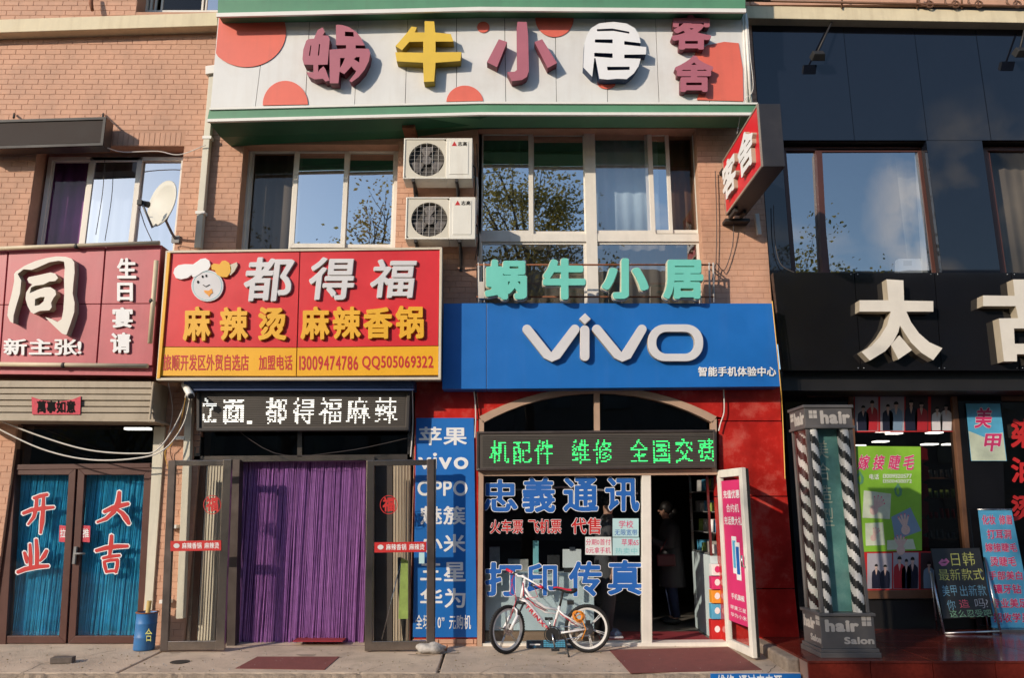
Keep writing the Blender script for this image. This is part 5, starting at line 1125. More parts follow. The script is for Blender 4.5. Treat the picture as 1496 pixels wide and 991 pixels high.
b = B(); b.ball(Lf(.045, 0, 1.575), .098, 10, sc=(1, .88, 1.05)); b.ball(Lf(-.06, 0, 1.52), .055, 8); b.ball(Lf(-.02, 0, 1.47), .06, 8, sc=(1, 1, 1.3)); part('hair', b, 'hair', woman)
b = B(); b.ball(Lf(.152, 0, 1.535), .014, 6, sc=(1.2, .7, 1.1)); b.ball(Lf(.14, 0, 1.492), .014, 6, sc=(.6, 1.3, .5)); b.ball(Lf(.1, .075, 1.53), .02, 6, sc=(.8, .4, 1.3)); part('nose_and_ear', b, 'skin', woman)
b = B(); b.ball(Lf(.136, .028, 1.56), .008, 6); b.ball(Lf(.136, -.028, 1.56), .008, 6); part('eyes', b, 'black_rubber', woman)
ph_ = thing('mobile_phone', 'small dark phone held in the hands of the woman in the doorway', 'phone', tuple(Lf(.375, .0, 1.16)))
b = B(); p = Lf(.375, 0, 1.2); b.box(p.x-.008, p.x+.004, p.y-.035, p.y+.035, p.z-.05, p.z+.08); part('case', b, 'phone', ph_, bevel=.003)
cu_ = thing('drink_cup', 'pale drink cup with straw hanging below the hands of the woman', 'cup', tuple(Lf(.36, .05, .98)))
b = B(); b.tube([Lf(.36, .07, .96), Lf(.36, .07, 1.08)], [.032, .042], 12); part('cup', b, 'cup', cu_); b = B(); b.tube([Lf(.36, .07, 1.08), Lf(.35, .07, 1.15)], .004, 6); part('straw', b, 'white_print', cu_)
bg_ = thing('handbag', 'dark red handbag at the hip of the woman in the doorway', 'bag', tuple(Lf(.1, .25, .82)))
b = B(); p = Lf(.12, .25, .86); b.box(p.x-.14, p.x+.12, p.y-.05, p.y+.04, p.z-.07, p.z+.09); part('body', b, 'bag_red', bg_, bevel=.02); b = B(); b.tube([Lf(.22, .24, .95), Lf(.1, .235, 1.15), Lf(0, .16, 1.4)], .009, 6); part('strap', b, 'bag_red', bg_)
# second person, mostly hidden behind the window sticker characters
sp = G(893, 934, .056); sp.y = max(sp.y, W+.25); px_ = sp.x
man = thing('person', 'dark clothed person behind the shop glass, only trousers and blue white sneakers showing', 'person', (px_, sp.y, .056))
Mf = lambda f, s, z: Vector((px_+f, sp.y+.12-s, .056+z))
pts = [Mf(-.03, 0, .9), Mf(-.03, 0, 1.1), Mf(-.02, 0, 1.3), Mf(0, 0, 1.42), Mf(.01, 0, 1.5), Mf(.02, 0, 1.58), Mf(.03, 0, 1.66)]; rad = [.13, .12, .13, .1, .05, .08, .075]; ed = [(i, i+1) for i in range(6)]
for s in (1, -1):
    hnd = chain(3, [Mf(0, .18*s, 1.38), Mf(-.04, .22*s, 1.1), Mf(.03, .22*s, .86), Mf(.04, .22*s, .8)], [.052, .042, .03, .024])
    for j in range(4): chain(hnd, [Mf(.045-.016*j, .225*s, .745), Mf(.05-.016*j, .222*s, .70)], [.01, .008])
    chain(hnd, [Mf(.07, .215*s, .765), Mf(.08, .21*s, .74)], [.01, .009])
    kn = chain(0, [Mf(-.03, .1*s, .86), Mf(0, .1*s, .48), Mf(-.05, .1*s, .09)], [.09, .06, .04]); chain(kn, [Mf(.08, .11*s, .035)], [.03])
skinned('body', pts, ed, rad, 'skin', man)
b = B(); rg = [[Mf(f+a*math.cos(2*math.pi*i/20), c*math.sin(2*math.pi*i/20), z) for i in range(20)] for z, a, c, f in ((.82, .15, .19, -.03), (1.1, .14, .18, -.03), (1.3, .15, .215, -.02), (1.42, .11, .18, 0), (1.5, .06, .065, .01))]
for i in range(4): b.loft(rg[i], rg[i+1], False, smooth=True)
for s in (1, -1): b.tube([Mf(0, .17*s, 1.4), Mf(-.01, .215*s, 1.34), Mf(-.04, .225*s, 1.1), Mf(.03, .22*s, .88)], [.06, .07, .055, .04], 12)
part('jacket', b, 'coat', man, fixn=False)
b = B()
for s in (1, -1): b.tube([Mf(-.03, .09*s, .9), Mf(0, .1*s, .48), Mf(-.05, .1*s, .08)], [.11, .078, .065], 12)
part('trousers', b, 'coat', man)
b = B(); c2 = B()
for s in (1, -1): b.ball(Mf(.0, .11*s, .055), .065, 8, sc=(2.1, .7, .75)); c2.box(Mf(-.13, 0, 0).x, Mf(.15, 0, 0).x, Mf(0, .11*s, 0).y-.045, Mf(0, .11*s, 0).y+.045, .057, .085)
part('sneakers', b, 'shoe_blue', man); part('soles', c2, 'white_print', man, bevel=.01)
b = B(); b.ball(Mf(.02, 0, 1.68), .1, 10); part('hair', b, 'hair', man)
# tube lamp and small red light
t = thing('tube_lamp', 'long dim fluorescent tube hanging inside behind the blue window characters', 'lamp', tuple(P(830, 710, W+1.2)))
b = B(); b.tube([P(752, 716, W+1.2), P(822, 712, W+1.4), P(932, 721, W+1.0)], .016, 8); part('tube', b, 'white_print', t)
b = B(); b.tube([P(752, 716, W+1.2), P(752, 600, W+1.2)], .004, 4); b.tube([P(932, 721, W+1.0), P(925, 600, W+1.0)], .004, 4); part('wire', b, 'cable_dark', t)
t = thing('ceiling_lamp', 'lit fluorescent lamp inside above the blue curtain doors', 'lamp', tuple(P(205, 629, W+1)))
b = B(); A = P(186, 629, W+1.2); Cc = P(222, 629, W+1.2); b.box(A.x, Cc.x, W+1.1, W+1.2, A.z, A.z+.03); part('tube', b, 'lamp_on', t)
# ============================================================ BICYCLE
by = 9.28; zf = ZP(9.28)
def Q(x, y, dy=0): return P(x, y, by+dy)
bike = thing('bicycle', 'white and red child mountain bicycle leaning on its kickstand before the shop window', 'bicycle', (Q(800, 950).x, by, 0))
R0 = .262; rw = Q(858.5, 927); rw.z = R0+zf
fw = Q(741, 929, -.06); fw.z = R0+ZP(by-.06)
sa = math.radians(42); fdir = Vector((-math.cos(sa), -math.sin(sa), 0)); fax = Vector((math.sin(sa), -math.cos(sa), 0)).normalized()   # wheel plane direction and axle of the turned front wheel
def wheel(c, ax, rear):
    ax = Vector(ax).normalized(); u = ax.cross(Vector((0, 0, 1))).normalized(); v = u.cross(ax).normalized()
    b = B(); b.ring(c, ax, R0-.021, .021, 48, 10)
    for i in range(56):
        a = 2*math.pi*i/56; d_ = u*math.cos(a)+v*math.sin(a); tg = ax.cross(d_)
        for o_ in (-.011, .011): p = c+d_*(R0-.002)+ax*o_+tg*(.004 if o_ > 0 else -.004); b.add([p-ax*.006-tg*.006, p+ax*.006-tg*.006, p+ax*.006+tg*.006, p-ax*.006+tg*.006, p+d_*.003], [(0, 1, 4), (1, 2, 4), (2, 3, 4), (3, 0, 4)])
    w_ = part('tyre', b, 'tyre', bike)
    b = B(); n = 48; k0, k1 = R0-.060, R0-.034
    for rr, hw in (((R0-.034), .013), ):
        o_ = []
        for i in range(n):
            a = 2*math.pi*i/n; d_ = u*math.cos(a)+v*math.sin(a); o_ += [c+d_*k1+ax*.012, c+d_*k0+ax*.009, c+d_*k0-ax*.009, c+d_*k1-ax*.012]
        b.add(o_, [(4*i+j, 4*((i+1) % n)+j, 4*((i+1) % n)+(j+1) % 4, 4*i+(j+1) % 4) for i in range(n) for j in range(4)], smooth=False)
    part('rim', b, 'rim_white', bike)
    b = B()
    if rear:
        for i in range(6):
            a = 2*math.pi*i/6+.3
            for o_ in (-.12, .12):
                p0 = c+(u*math.cos(a+o_*.8)+v*math.sin(a+o_*.8))*.03; p1 = c+(u*math.cos(a+o_*.42)+v*math.sin(a+o_*.42))*(k0+.004); b.tube([p0, p1], .0055, 6)
    else:
        for i in range(5):
            a = 2*math.pi*i/5+.2
            for o_ in (-.12, .12):
                p0 = c+(u*math.cos(a+o_*.8)+v*math.sin(a+o_*.8))*.03; p1 = c+(u*math.cos(a+o_*.42)+v*math.sin(a+o_*.42))*(k0+.004); b.tube([p0, p1], .005, 6)
    part('spokes', b, 'rim_white' if rear else 'metal', bike)
    b = B(); b.disc(c, ax, .03, .07, 16); b.tube([c-ax*.06, c+ax*.06], .008, 8); part('hub', b, 'metal', bike)
    b = B(); cc = c+ax*(.03 if ax.y < 0 else -.03); b.disc(cc, ax, .065, .003, 24); part('brake_disc', b, 'metal', bike)
    return c
wheel(rw, (0, -1, 0), True); wheel(fw, fax, False)
bbp = Q(806.5, 927); hb = Q(761, 878); ht = Q(766.5, 850); sc_ = Q(816, 892); stp = Q(821.5, 872); 
b = B()
b.tube([hb, ht], .021, 10); b.tube([bbp, sc_, Q(817.5, 886)], .017, 10)
b.tube([Q(762, 876), Q(772, 884), Q(790, 907), bbp], [.022, .027, .026, .02], 12)
b.tube([Q(765, 858), Q(775, 872), Q(795, 888), sc_], [.016, .017, .016, .014], 10)
b.tube([Q(764, 866), Q(776, 880), Q(796, 895), Q(815, 898)], [.01, .009, .009, .009], 8)
for dy in (-.045, .045):
    ra = rw+Vector((0, dy*1.2, 0)); b.tube([sc_+Vector((0, dy*.3, 0)), sc_+Vector((.06, dy, -.05)), ra], .010, 8); b.tube([bbp+Vector((0, dy*.5, 0)), ra], .011, 8)
part('frame', b, 'bike_white', bike)
b = B()
A, Cc = Q(768, 885, -.028), Q(795, 915, -.03)
u_ = (Cc-A).normalized(); n_ = Vector((-u_.z, 0, u_.x)); 
if n_.z < 0: n_ = -n_
f = [A+n_*.022, Cc+n_*.022, Cc-n_*.022, A-n_*.022]; line(b, 'TRINX', f, .002, bold=3, gap=.12); part('lettering', b, 'bike_red', bike)
b = B(); b.tube([Q(770, 874, -.014), Q(782, 886, -.016), Q(797, 893, -.014)], .006, 6); b.tube([Q(797, 915, -.02), Q(806, 925, -.015)], .012, 6); b.tube([Q(808, 921, -.018), Q(812, 905, -.018)], .004, 6); b.tube([Q(818, 897, -.02), Q(845, 917, -.05)], .0045, 6); b.tube([Q(765, 872, -.02), Q(764, 852, -.02)], .006, 6); part('stripes', b, 'bike_red', bike)
# fork, handlebar
ax3 = (ht-hb).normalized(); cr_ = hb-ax3*.025
b = B(); side = fax
arch_top = cr_-ax3*.0
for s in (-1, 1):
    top = cr_+side*.055*s; bot_ = fw+side*.055*s; mid_ = top+(bot_-top)*.45
    b.tube([top-ax3*0, mid_], .013, 8, 1); b.tube([mid_, bot_], .019, 8, 0)
m0 = fw+(cr_-fw)*.62
b.tube([fw+side*.055+(cr_-fw)*.45, m0+side*.045+fdir*.02+Vector((0, 0, .03)), m0+fdir*.02+Vector((0, 0, .055)), m0-side*.045+fdir*.02+Vector((0, 0, .03)), fw-side*.055+(cr_-fw)*.45], .013, 8, 0)
b.tube([cr_+side*.065, cr_-side*.065], .018, 8, 1); part('fork', b, ['bike_white', 'black_rubber'], bike)
hc = ht+ax3*.05; gl_, gr_ = P(741, 833, by+.2), P(792, 859, by-.2)
b = B(); b.tube([ht, hc], .018, 8); stem_ = hc+fdir*.05+Vector((0, 0, .01)); b.tube([hc, stem_], .016, 8)
b.tube([gl_, gl_+(gr_-gl_)*.3, stem_+(gl_-stem_)*.3+Vector((0, 0, -.02)), stem_, stem_+(gr_-stem_)*.3, gr_], .011, 8); part('handlebar', b, 'bike_white', bike)
for e, o_ in ((gl_, (gr_-gl_).normalized()), (gr_, (gl_-gr_).normalized())):
    b = B(); b.tube([e-o_*.01, e+o_*.1], [.018, .016], 8); part('grip', b, 'bike_red', bike)
    b = B(); q = e+o_*.13; b.tube([q, q+fdir*.05+Vector((0, 0, -.01)), e+o_*.02+fdir*.07+Vector((0, 0, -.02))], .007, 6); b.ball(q, .02, 6); part('brake_lever', b, 'black_rubber', bike)
b = B(); b.tube([gl_+(gr_-gl_)*.25, gl_+Vector((.05, 0, -.12)), hb+fdir*.07+Vector((0, 0, .02)), fw+side*.05+Vector((0, 0, .12))], .004, 6); b.tube([gr_+(gl_-gr_)*.25, gr_+Vector((-.05, 0, -.1)), Q(768, 875, -.03), Q(800, 893, -.03)], .004, 6); b.tube([gl_+(gr_-gl_)*.2, Q(745, 868, -.1), Q(762, 876, -.05)], .004, 6); part('cables', b, 'bike_red', bike)
b = B(); b.tube([Q(817.5, 888), Q(822.5, 865)], .013, 8); b.box(Q(816, 0).x, Q(824, 0).x, by-.025, by+.025, Q(0, 884).z, Q(0, 878).z); part('seat_post', b, 'black_rubber', bike)
sd0, sd1 = Q(808, 860), Q(843, 862)
b = B(); rgs = []
for k, (tt, hw, dz, hh_) in enumerate(((0, .018, .0, .018), (.15, .024, .008, .022), (.35, .03, .0, .026), (.55, .045, -.012, .03), (.75, .065, -.012, .034), (.92, .07, .0, .03), (1, .055, .004, .018))):
    c_ = sd0+(sd1-sd0)*tt+Vector((0, 0, dz)); rgs.append([c_+Vector((0, hw*math.cos(a), (hh_*.5 if math.sin(a) > 0 else hh_*1.2)*math.sin(a))) for a in [2*math.pi*i/14 for i in range(14)]])
for i in range(6): b.loft(rgs[i], rgs[i+1], False, mi=0, smooth=True)
b.add(rgs[0], [tuple(range(14))]); b.add(rgs[-1], [tuple(range(14))]); part('saddle', b, 'black_rubber', bike)
b = B()
rg2 = [[p+(p-(sum(r, Vector())/14)).normalized()*.003 for p in r[0:8]] for r in rgs[:5]]
for i in range(4): b.add(rg2[i]+rg2[i+1], [(j, j+1, 9+j, 8+j) for j in range(7)], smooth=True)
part('saddle_cover', b, 'bike_red', bike)
b = B(); b.disc(bbp+Vector((0, -.045, 0)), (0, 1, 0), .075, .01, 28); b.ring(bbp+Vector((0, -.045, 0)), (0, 1, 0), .088, .006, 32, 6); part('chain_guard', b, 'black_rubber', bike)
b = B(); cA = bbp+Vector((.03, -.06, -.15)); cB = bbp+Vector((-.03, .06, .15)); b.tube([bbp+Vector((0, -.06, 0)), cA], .011, 6); b.tube([bbp+Vector((0, .06, 0)), cB], .011, 6); b.tube([bbp+Vector((0, -.06, 0)), bbp+Vector((0, .06, 0))], .014, 8); part('crank', b, 'metal', bike)
for c_, s in ((cA, -1), (cB, 1)): b = B(); b.box(c_.x-.045, c_.x+.045, c_.y+(-.08 if s < 0 else .01), c_.y+(-.01 if s < 0 else .08), c_.z-.012, c_.z+.012); part('pedal', b, 'black_rubber', bike)
b = B(); ch0, ch1 = bbp+Vector((0, -.045, .075)), rw+Vector((0, -.05, .035)); b.tube([ch0, ch1], .005, 5); b.tube([bbp+Vector((0, -.045, -.075)), rw+Vector((.0, -.05, -.07)), rw+Vector((0, -.05, -.035))], .005, 5); b.disc(rw+Vector((0, -.05, 0)), (0, 1, 0), .04, .018, 20); part('chain', b, 'metal', bike)
b = B(); kp = bbp+Vector((.14, -.05, -.03)); b.tube([kp, Vector((Q(829, 965).x, by-.22, ZP(by-.22)+.012))], .009, 6); b.ball(Vector((Q(829, 965).x, by-.22, ZP(by-.22)+.012)), .014, 6); part('kickstand', b, 'black_rubber', bike)
lk = thing('cable_lock', 'coiled orange cable lock hung on the rear of the bicycle', 'lock', tuple(Q(846, 915)))
b = B(); r_ = random.Random(4)
for k in range(6): b.ring(Q(845+r_.uniform(-2, 2), 903+r_.uniform(-3, 3), -.06+r_.uniform(-.015, .02)), (r_.uniform(-.5, .5), 1, r_.uniform(-.5, .5)), .05+r_.uniform(-.012, .012), .006, 20, 6)
b.tube([Q(850, 905, -.06), Q(856, 920, -.07), Q(850, 935, -.05)], .006, 6); part('coil', b, 'orange', lk)
b = B(); b.box(Q(838, 0).x, Q(843, 0).x, by-.09, by-.04, Q(0, 912).z, Q(0, 906).z); part('lock_body', b, 'black_rubber', lk)
kb = thing('keyboard_box', 'long dark blue printed carton on the ground behind the bicycle', 'box', tuple(P(800, 958, W-.2)))
y_ = W-.19; A, Cc = P(769, 957, y_), P(838, 937, y_); b = B(); b.box(A.x, Cc.x, y_, y_+.06, ZP(y_)+.004, Cc.z+.0); part('carton', b, 'box_print', kb, bevel=.003)
b = B(); zt_ = Cc.z
b.add([(A.x+.04, y_-.002, .085), (A.x+.16, y_-.002, .085), (A.x+.16, y_-.002, .1), (A.x+.04, y_-.002, .1)], [(0, 1, 2, 3)]); b.add([(Cc.x-.09, y_-.002, .085), (Cc.x-.03, y_-.002, .085), (Cc.x-.03, y_-.002, .105), (Cc.x-.09, y_-.002, .105)], [(0, 1, 2, 3)]); part('lettering', b, 'white_print', kb)
b = B()
for r in range(4):
    for c_ in range(14): x = A.x+.20+c_*.018; z = zt_*.5+r*.02; b.add([(x, y_-.002, z), (x+.014, y_-.002, z), (x+.014, y_-.002, z+.015), (x, y_-.002, z+.015)], [(0, 1, 2, 3)])
part('key_print', b, 'poster_sky', kb, kind='stuff')
# ============================================================ GROUND ITEMS
def matpx(q, m_, label, z=.006, nm='mat'):
    b = B(); b.poly([GP(x, y, z) for x, y in q][::-1], (0, 0, -1), .005); return part(nm, b, m_, label=label, cat='mat')
matpx([(376, 960), (496, 960), (474, 979), (344, 977)], 'mat_red', 'worn red brown mat on the pavement before the purple curtain door')
matpx([(890, 950), (1064, 946), (1113, 979), (921, 984)], 'mat_red', 'large brown doormat before the phone shop doorway')
bu = thing('paint_bucket', 'battered blue paint drum with a bamboo stick beside the left shop door', 'bucket', tuple(G(212, 953)))
c = GP(212, 954); c.y += .14; s_r = .135; hgt = .42
c.x = P(212, 930, c.y).x; b = B(); zb0_ = ZP(c.y); zz = [0, .01, .13, .14, .15, .28, .29, .3, .40, .41]; rr = [q_*.86 for q_ in (.128, .135, .133, .139, .133, .133, .139, .133, .134, .14)]
for i in range(len(zz)-1):
    ra = [Vector((c.x+rr[i]*math.cos(a), c.y+rr[i]*math.sin(a), zz[i])) for a in [2*math.pi*k/32 for k in range(32)]]; rb = [Vector((c.x+rr[i+1]*math.cos(a), c.y+rr[i+1]*math.sin(a), zz[i+1])) for a in [2*math.pi*k/32 for k in range(32)]]; b.loft(ra, rb, False, smooth=True)
b.disc((c.x, c.y, .03), (0, 0, 1), .11, .01, 32); b.v = [v+Vector((0, 0, zb0_)) for v in b.v]; o = part('drum', b, 'bucket', bu); md = o.modifiers.new('s', 'SOLIDIFY'); md.thickness = .004
b = B(); b.ring((c.x, c.y, .41+zb0_), (0, 0, 1), .12, .007, 32, 6); part('rim', b, 'rust', bu)
for ch, bx in (('百', (200, 921, 209, 938)), ('合', (212, 919, 222, 938))):
    b = B(); q = quad(rectq(*bx), c.y-.12); yoff = .006 if ch == '合' else .018; q = [p+Vector((0, yoff+.0, 0)) for p in q]; glyph(b, ch, q, .003, bold=.5); part('lettering', b, 'chalk_yellow', bu)
st = thing('bamboo_stick', 'short yellow bamboo stick standing in the blue drum', 'stick', (c.x+.03, c.y, .03)); b = B(); b.tube([(c.x-.05, c.y+.05, .04), (c.x+.0, c.y+.0, .3), (c.x+.012, c.y-.0, .58)], .026, 10); part('cane', b, 'bamboo', st)
b = B(); g_ = G(88, 973); 
bk_ = Matrix.Rotation(.15, 3, 'Z'); B2 = B(); B2.box(-.11, .11, -.055, .055, 0, .06); B2.v = [bk_ @ v+Vector((g_.x, g_.y+.04, ZP(g_.y)+.004)) for v in B2.v]
part('loose_brick', B2, 'dark_brick', label='loose dark brick lying on the pavement at the far left', cat='brick', bevel=.006)
b = B(); g_ = G(628, 962); b.ball((0, 0, 0), 1, 12); rs_ = random.Random(9)
b.v = [Vector((g_.x+v.x*.165*(1+.12*math.sin(5*v.y+3*v.z)), g_.y+.08+v.y*.11*(1+.15*math.sin(4*v.x)), .055+ZP(g_.y)+v.z*.06*(1+.2*math.sin(6*v.x+2*v.y)))) for v in b.v]
part('rock', b, 'stone', label='grey rock holding the open glass door beside the blue board', cat='rock')
for i, (x, y, s_) in enumerate(((260, 968, 1), (690, 966, .6), (30, 945, .9))):
    pass
# litter, pebbles and leaves on the pavement: nobody could count it
b = B(); r_ = random.Random(21)
for i in range(420):
    x = r_.uniform(-6.4, XE-.1); y = KY+.03+abs(r_.gauss(0, .55)) % (W-KY-.1); z = ZP(y)+.001; s_ = r_.uniform(.004, .013)
    a = r_.random()*6; v4 = [Vector((x+s_*math.cos(a+k*1.57)*r_.uniform(.6, 1.2), y+s_*math.sin(a+k*1.57), z)) for k in range(4)]; b.add(v4+[Vector((x, y, z+s_*.8))], [(0, 1, 4), (1, 2, 4), (2, 3, 4), (3, 0, 4)], mi=i % 3)
part('gravel', b, ['stone', 'concrete_edge', 'leaf_brown'], kind='stuff')
b = B(); r_ = random.Random(5)
for i in range(90):
    x = r_.uniform(-6.4, XE-.2); y = r_.uniform(KY+.05, W-.1); s_ = r_.uniform(.008, .03) if i % 9 else r_.uniform(.05, .12); n_ = 9; b.add([Vector((x+s_*r_.uniform(.6, 1.3)*math.cos(k*6.283/n_), y+s_*r_.uniform(.5, 1)*math.sin(k*6.283/n_), ZP(y)+.0012)) for k in range(n_)], [tuple(range(n_))])
part('pavement_stains', b, 'concrete_stain', kind='stuff', fixn=False)
def crack(pts, wd_, nm, lb):
    r_ = random.Random(len(pts)*7+int(pts[0][0])); P_ = []
    for i in range(len(pts)-1):
        A, Cc = GP(*pts[i], .0015), GP(*pts[i+1], .0015)
        for k in range(8): P_.append(A.lerp(Cc, k/8)+Vector((r_.gauss(0, .006), r_.gauss(0, .006), 0)))
    P_.append(GP(*pts[-1], .0015)); b = B(); vs = []
    for i, p in enumerate(P_):
        t_ = (P_[min(i+1, len(P_)-1)]-P_[max(i-1, 0)]).normalized(); n_ = Vector((-t_.y, t_.x, 0))*wd_*r_.uniform(.3, 1); vs += [p+n_, p-n_]
    b.add(vs, [(2*i, 2*i+1, 2*i+3, 2*i+2) for i in range(len(P_)-1)]); part(nm, b, 'room_dark', kind='structure')
crack([(30, 985), (62, 970), (120, 961), (170, 950)], .004, 'pavement_crack', ''); crack([(520, 985), (560, 972), (600, 968)], .003, 'pavement_crack', ''); crack([(1120, 985), (1140, 968), (1135, 952)], .004, 'pavement_crack', ''); crack([(700, 985), (722, 975), (790, 972), (850, 985)], .0025, 'pavement_crack', '')
b = B(); c_ = GP(263, 968, .001); b.disc(c_+Vector((0, 0, .002)), (0, 0, 1), .10, .005, 20); part('drain_cover', b, 'iron', label='small dark round drain cover in the pavement beside the pavement joint', cat='drain cover')
# cables
def cable(name, pts, r, m_, label):
    P3 = [Vector(p) for p in pts]; out = []
    for i in range(len(P3)-1):
        p0, p1, p2, p3 = P3[max(i-1, 0)], P3[i], P3[i+1], P3[min(i+2, len(P3)-1)]
        for k in range(6): s = k/6; out.append(.5*((2*p1)+(p2-p0)*s+(2*p0-5*p1+4*p2-p3)*s*s+(3*p1-p0-3*p2+p3)*s**3))
    out.append(P3[-1]); b = B(); b.tube(out, r, 5); part(name, b, m_, label=label, cat='cable')
cy = W-.3
cable('cable', [P(-10, 611, cy), P(60, 638, cy), P(130, 658, cy), P(200, 663, cy), P(232, 656, cy), P(262, 610, cy+.1), P(272, 576, cy+.2)], .009, 'cable_white', 'upper white cable sagging across the blue curtain door glass')
cable('cable', [P(-10, 623, cy), P(60, 656, cy), P(130, 672, cy), P(200, 670, cy), P(240, 657, cy), P(268, 620, cy+.1), P(278, 580, cy+.2)], .009, 'cable_white', 'lower white cable sagging across the blue curtain door glass')
cable('cable', [P(1128, 440, W-.32), P(1140, 560, W-.32), P(1143, 600, W-.1), P(1147, 700, W-.09)], .007, 'cable_yellow', 'thin yellow cable hanging down the right edge of the blue sign')
cable('cable', [P(1057, 566, W-.1), P(1058, 600, W-.1), P(1053, 618, W-.1), P(1050, 630, W-.1)], .008, 'cable_white', 'looped pale cable on the red marble right of the arch')
cable('cable', [P(692, 566, W-.1), P(695, 600, W-.1), P(694, 640, W-.1)], .008, 'cable_white', 'short pale cable on the red marble left of the arch')
cable('cable', [P(602, 560, W-.3), P(603, 620, W-.12), P(600, 668, W-.12)], .008, 'cable_white', 'white cable between the dot matrix sign and the blue board')
cable('cable', [P(1130, 300, W-.05), P(1132, 350, W-.05), P(1140, 385, W-.05), P(1160, 398, W-.1)], .006, 'cable_dark', 'thin dark cable below the projecting sign on the black tiles')
cable('cable', [P(1045, 250, W-.05), P(1047, 330, W-.05), P(1045, 400, W-.05), P(1040, 430, W-.08)], .006, 'cable_dark', 'dark cable running down the brick pier beside the big window')
cable('cable', [P(1072, 320, W-.1), P(1070, 360, W-.05), P(1058, 395, W-.05), P(1046, 385, W-.1), P(1040, 410, W-.1)], .006, 'cable_dark', 'tangled dark cable below the projecting sign bracket')
cable('cable', [P(157, 216, W-.2), P(180, 222, W-.06), P(230, 221, W-.04), P(262, 226, W-.04), P(300, 212, W-.14)], .007, 'cable_white', 'pale cable between the dark signboard and the drainpipe')
cable('cable', [P(153, 232, W+.1), P(150, 280, W+.1), P(140, 343, W+.1)], .005, 'cable_dark', 'thin dark cord hanging before the white curtain')
cable('cable', [P(204, 305, W-.6), P(212, 330, W-.3), P(222, 352, W-.4)], .006, 'cable_dark', 'thin cable from the satellite receiver to the pink sign')
cable('cable', [P(246, 560, W-.2), P(252, 600, W-.05), P(244, 640, W-.05), P(232, 652, W-.1), P(236, 668, W-.1)], .005, 'cable_white', 'thin twisted white wire on the bricks left of the white running sign')
cable('cable', [P(271, 582, W-.3), P(262, 625, W-.12), P(250, 650, W-.08), P(241, 662, W-.08), P(247, 690, W-.08)], .005, 'cable_yellow', 'thin yellowed wire hanging from the security camera')
cable('cable', [P(696, 210, W-.03), P(699, 262, W-.1), P(697, 290, W-.03), P(699, 345, W-.03), P(694, 380, W-.03)], .006, 'cable_dark', 'dark wire running beside the two air conditioners')
cable('cable', [P(1092, 22, W-.5), P(1096, 80, W-.5), P(1100, 130, W-.5), P(1086, 150, W-.55), P(1077, 195, W-.4)], .005, 'cable_white', 'thin pale wire from the hotel sign to the projecting sign')
cable('cable', [P(313, 600, W-.15), P(400, 662, W-.16), P(500, 660, W-.16), P(598, 640, W-.15)], .004, 'cable_dark', 'thin dark wire across the transom above the purple curtain')
b = B(); b.tube([P(134, -10, W-.1), P(133, 5, W-.12), P(135, 15, W-.12)], [.02, .03, .022], 8); part('rope_end', b, 'rust', label='frayed dark rope end hanging above the cream band', cat='rope')
# ============================================================ SALON BUILDING
sb = thing('salon_building', 'glossy black tiled salon building with cream cornice and recessed brown windows', 'building', (P(1300, 900).x, W, 0))
SX1 = 12
edge = [(1089, 26), (1128, 398)]
D_ = (1150, 205, 1366, 420); E_ = (1450, 205, 1640, 420)
rD, rE = wr(*D_), wr(*E_); xa = XR+.004
zc0, zc1 = P(1300, 400).z-.1, P(1300, 27).z
seam = [P(x, y).x for x, y in ((1240, 120), (1345, 120), (1436, 120))]
cols = [xa, seam[0], seam[1], seam[2], rE[1], SX1]
zs_ = rD[3]
def tile_panel(x0, x1, z0, z1):
    b = B(); g = .0035; b.box(x0+g, x1-g, W+rnd.uniform(0, .003), W+.03, z0+g, z1-g); part('cladding_panel', b, 'black_tile', sb)
for i in range(len(cols)-1): tile_panel(cols[i], cols[i+1], zs_, zc1)
tile_panel(xa, rD[0], zc0, zs_); tile_panel(rD[1], rE[0], zc0, zs_); tile_panel(rE[1], SX1, zc0, zs_)
b = B()
for (x0, x1, z0, z1) in ((xa, SX1, zs_, 9.6), (xa, rD[0], zc0, zs_), (rD[1], rE[0], zc0, zs_), (rE[1], SX1, zc0, zs_)): b.box(x0, x1, W+.031, W+.34, z0, z1)
part('wall', b, 'black', sb)
b = B(); b.add([(rD[1]-.001, W+.0, rD[2]), (rD[1]-.001, W+.3, rD[2]), (rD[1]-.001, W+.3, rD[3]), (rD[1]-.001, W, rD[3])], [(0, 1, 2, 3)]); part('reveal', b, 'black_tile', sb)
b = B(); b.pp([(1090, 26), (1560, 34), (1560, 17), (1090, 7.5)], W-.16, .18); part('cornice', b, 'cream', sb, bevel=.008)
b = B(); zbk = P(1300, 8).z; b.box(xa, SX1, W-.02, W+.3, zbk, zbk+1.2); part('parapet', b, 'brick', sb)
b = B(); b.tube([P(1090, 0, W-.2), P(1496, 9, W-.2), P(1560, 11, W-.2)], .018, 6); b.tube([P(1090, -8, W-.2), P(1560, -2, W-.2)], .014, 6)
for x in (1230, 1340, 1405): b.tube([P(x, 12, W-.18), P(x, -20, W-.2)], .012, 6)
for x in (1350, 1388, 1422, 1478): b.ring(P(x, 2, W-.2), (0, 1, 0), .07, .014, 16, 6); b.ring(P(x+8, 6, W-.2), (0, 1, 0), .05, .012, 14, 6)
part('balcony_railing', b, 'wood_brown', sb)
w1 = win(sb, (1150, 214, 1366, 420), [(1152, 216, 1202, 420, .03, .03, 'glass_salon'), (1200, 217, 1358, 420, .05, .0, 'glass_salon')], 'frame_brown', 'glass_salon', W+.14, .06)
b = B(); b.bar((1197, 222), (1206, 400), .075, W+.1, .08); part('mullion', b, 'frame_brown', w1)
b = B(); b.bar((1341, 224), (1352, 398), .055, W+.17, .04); part('inner_jamb', b, 'window_white', w1)
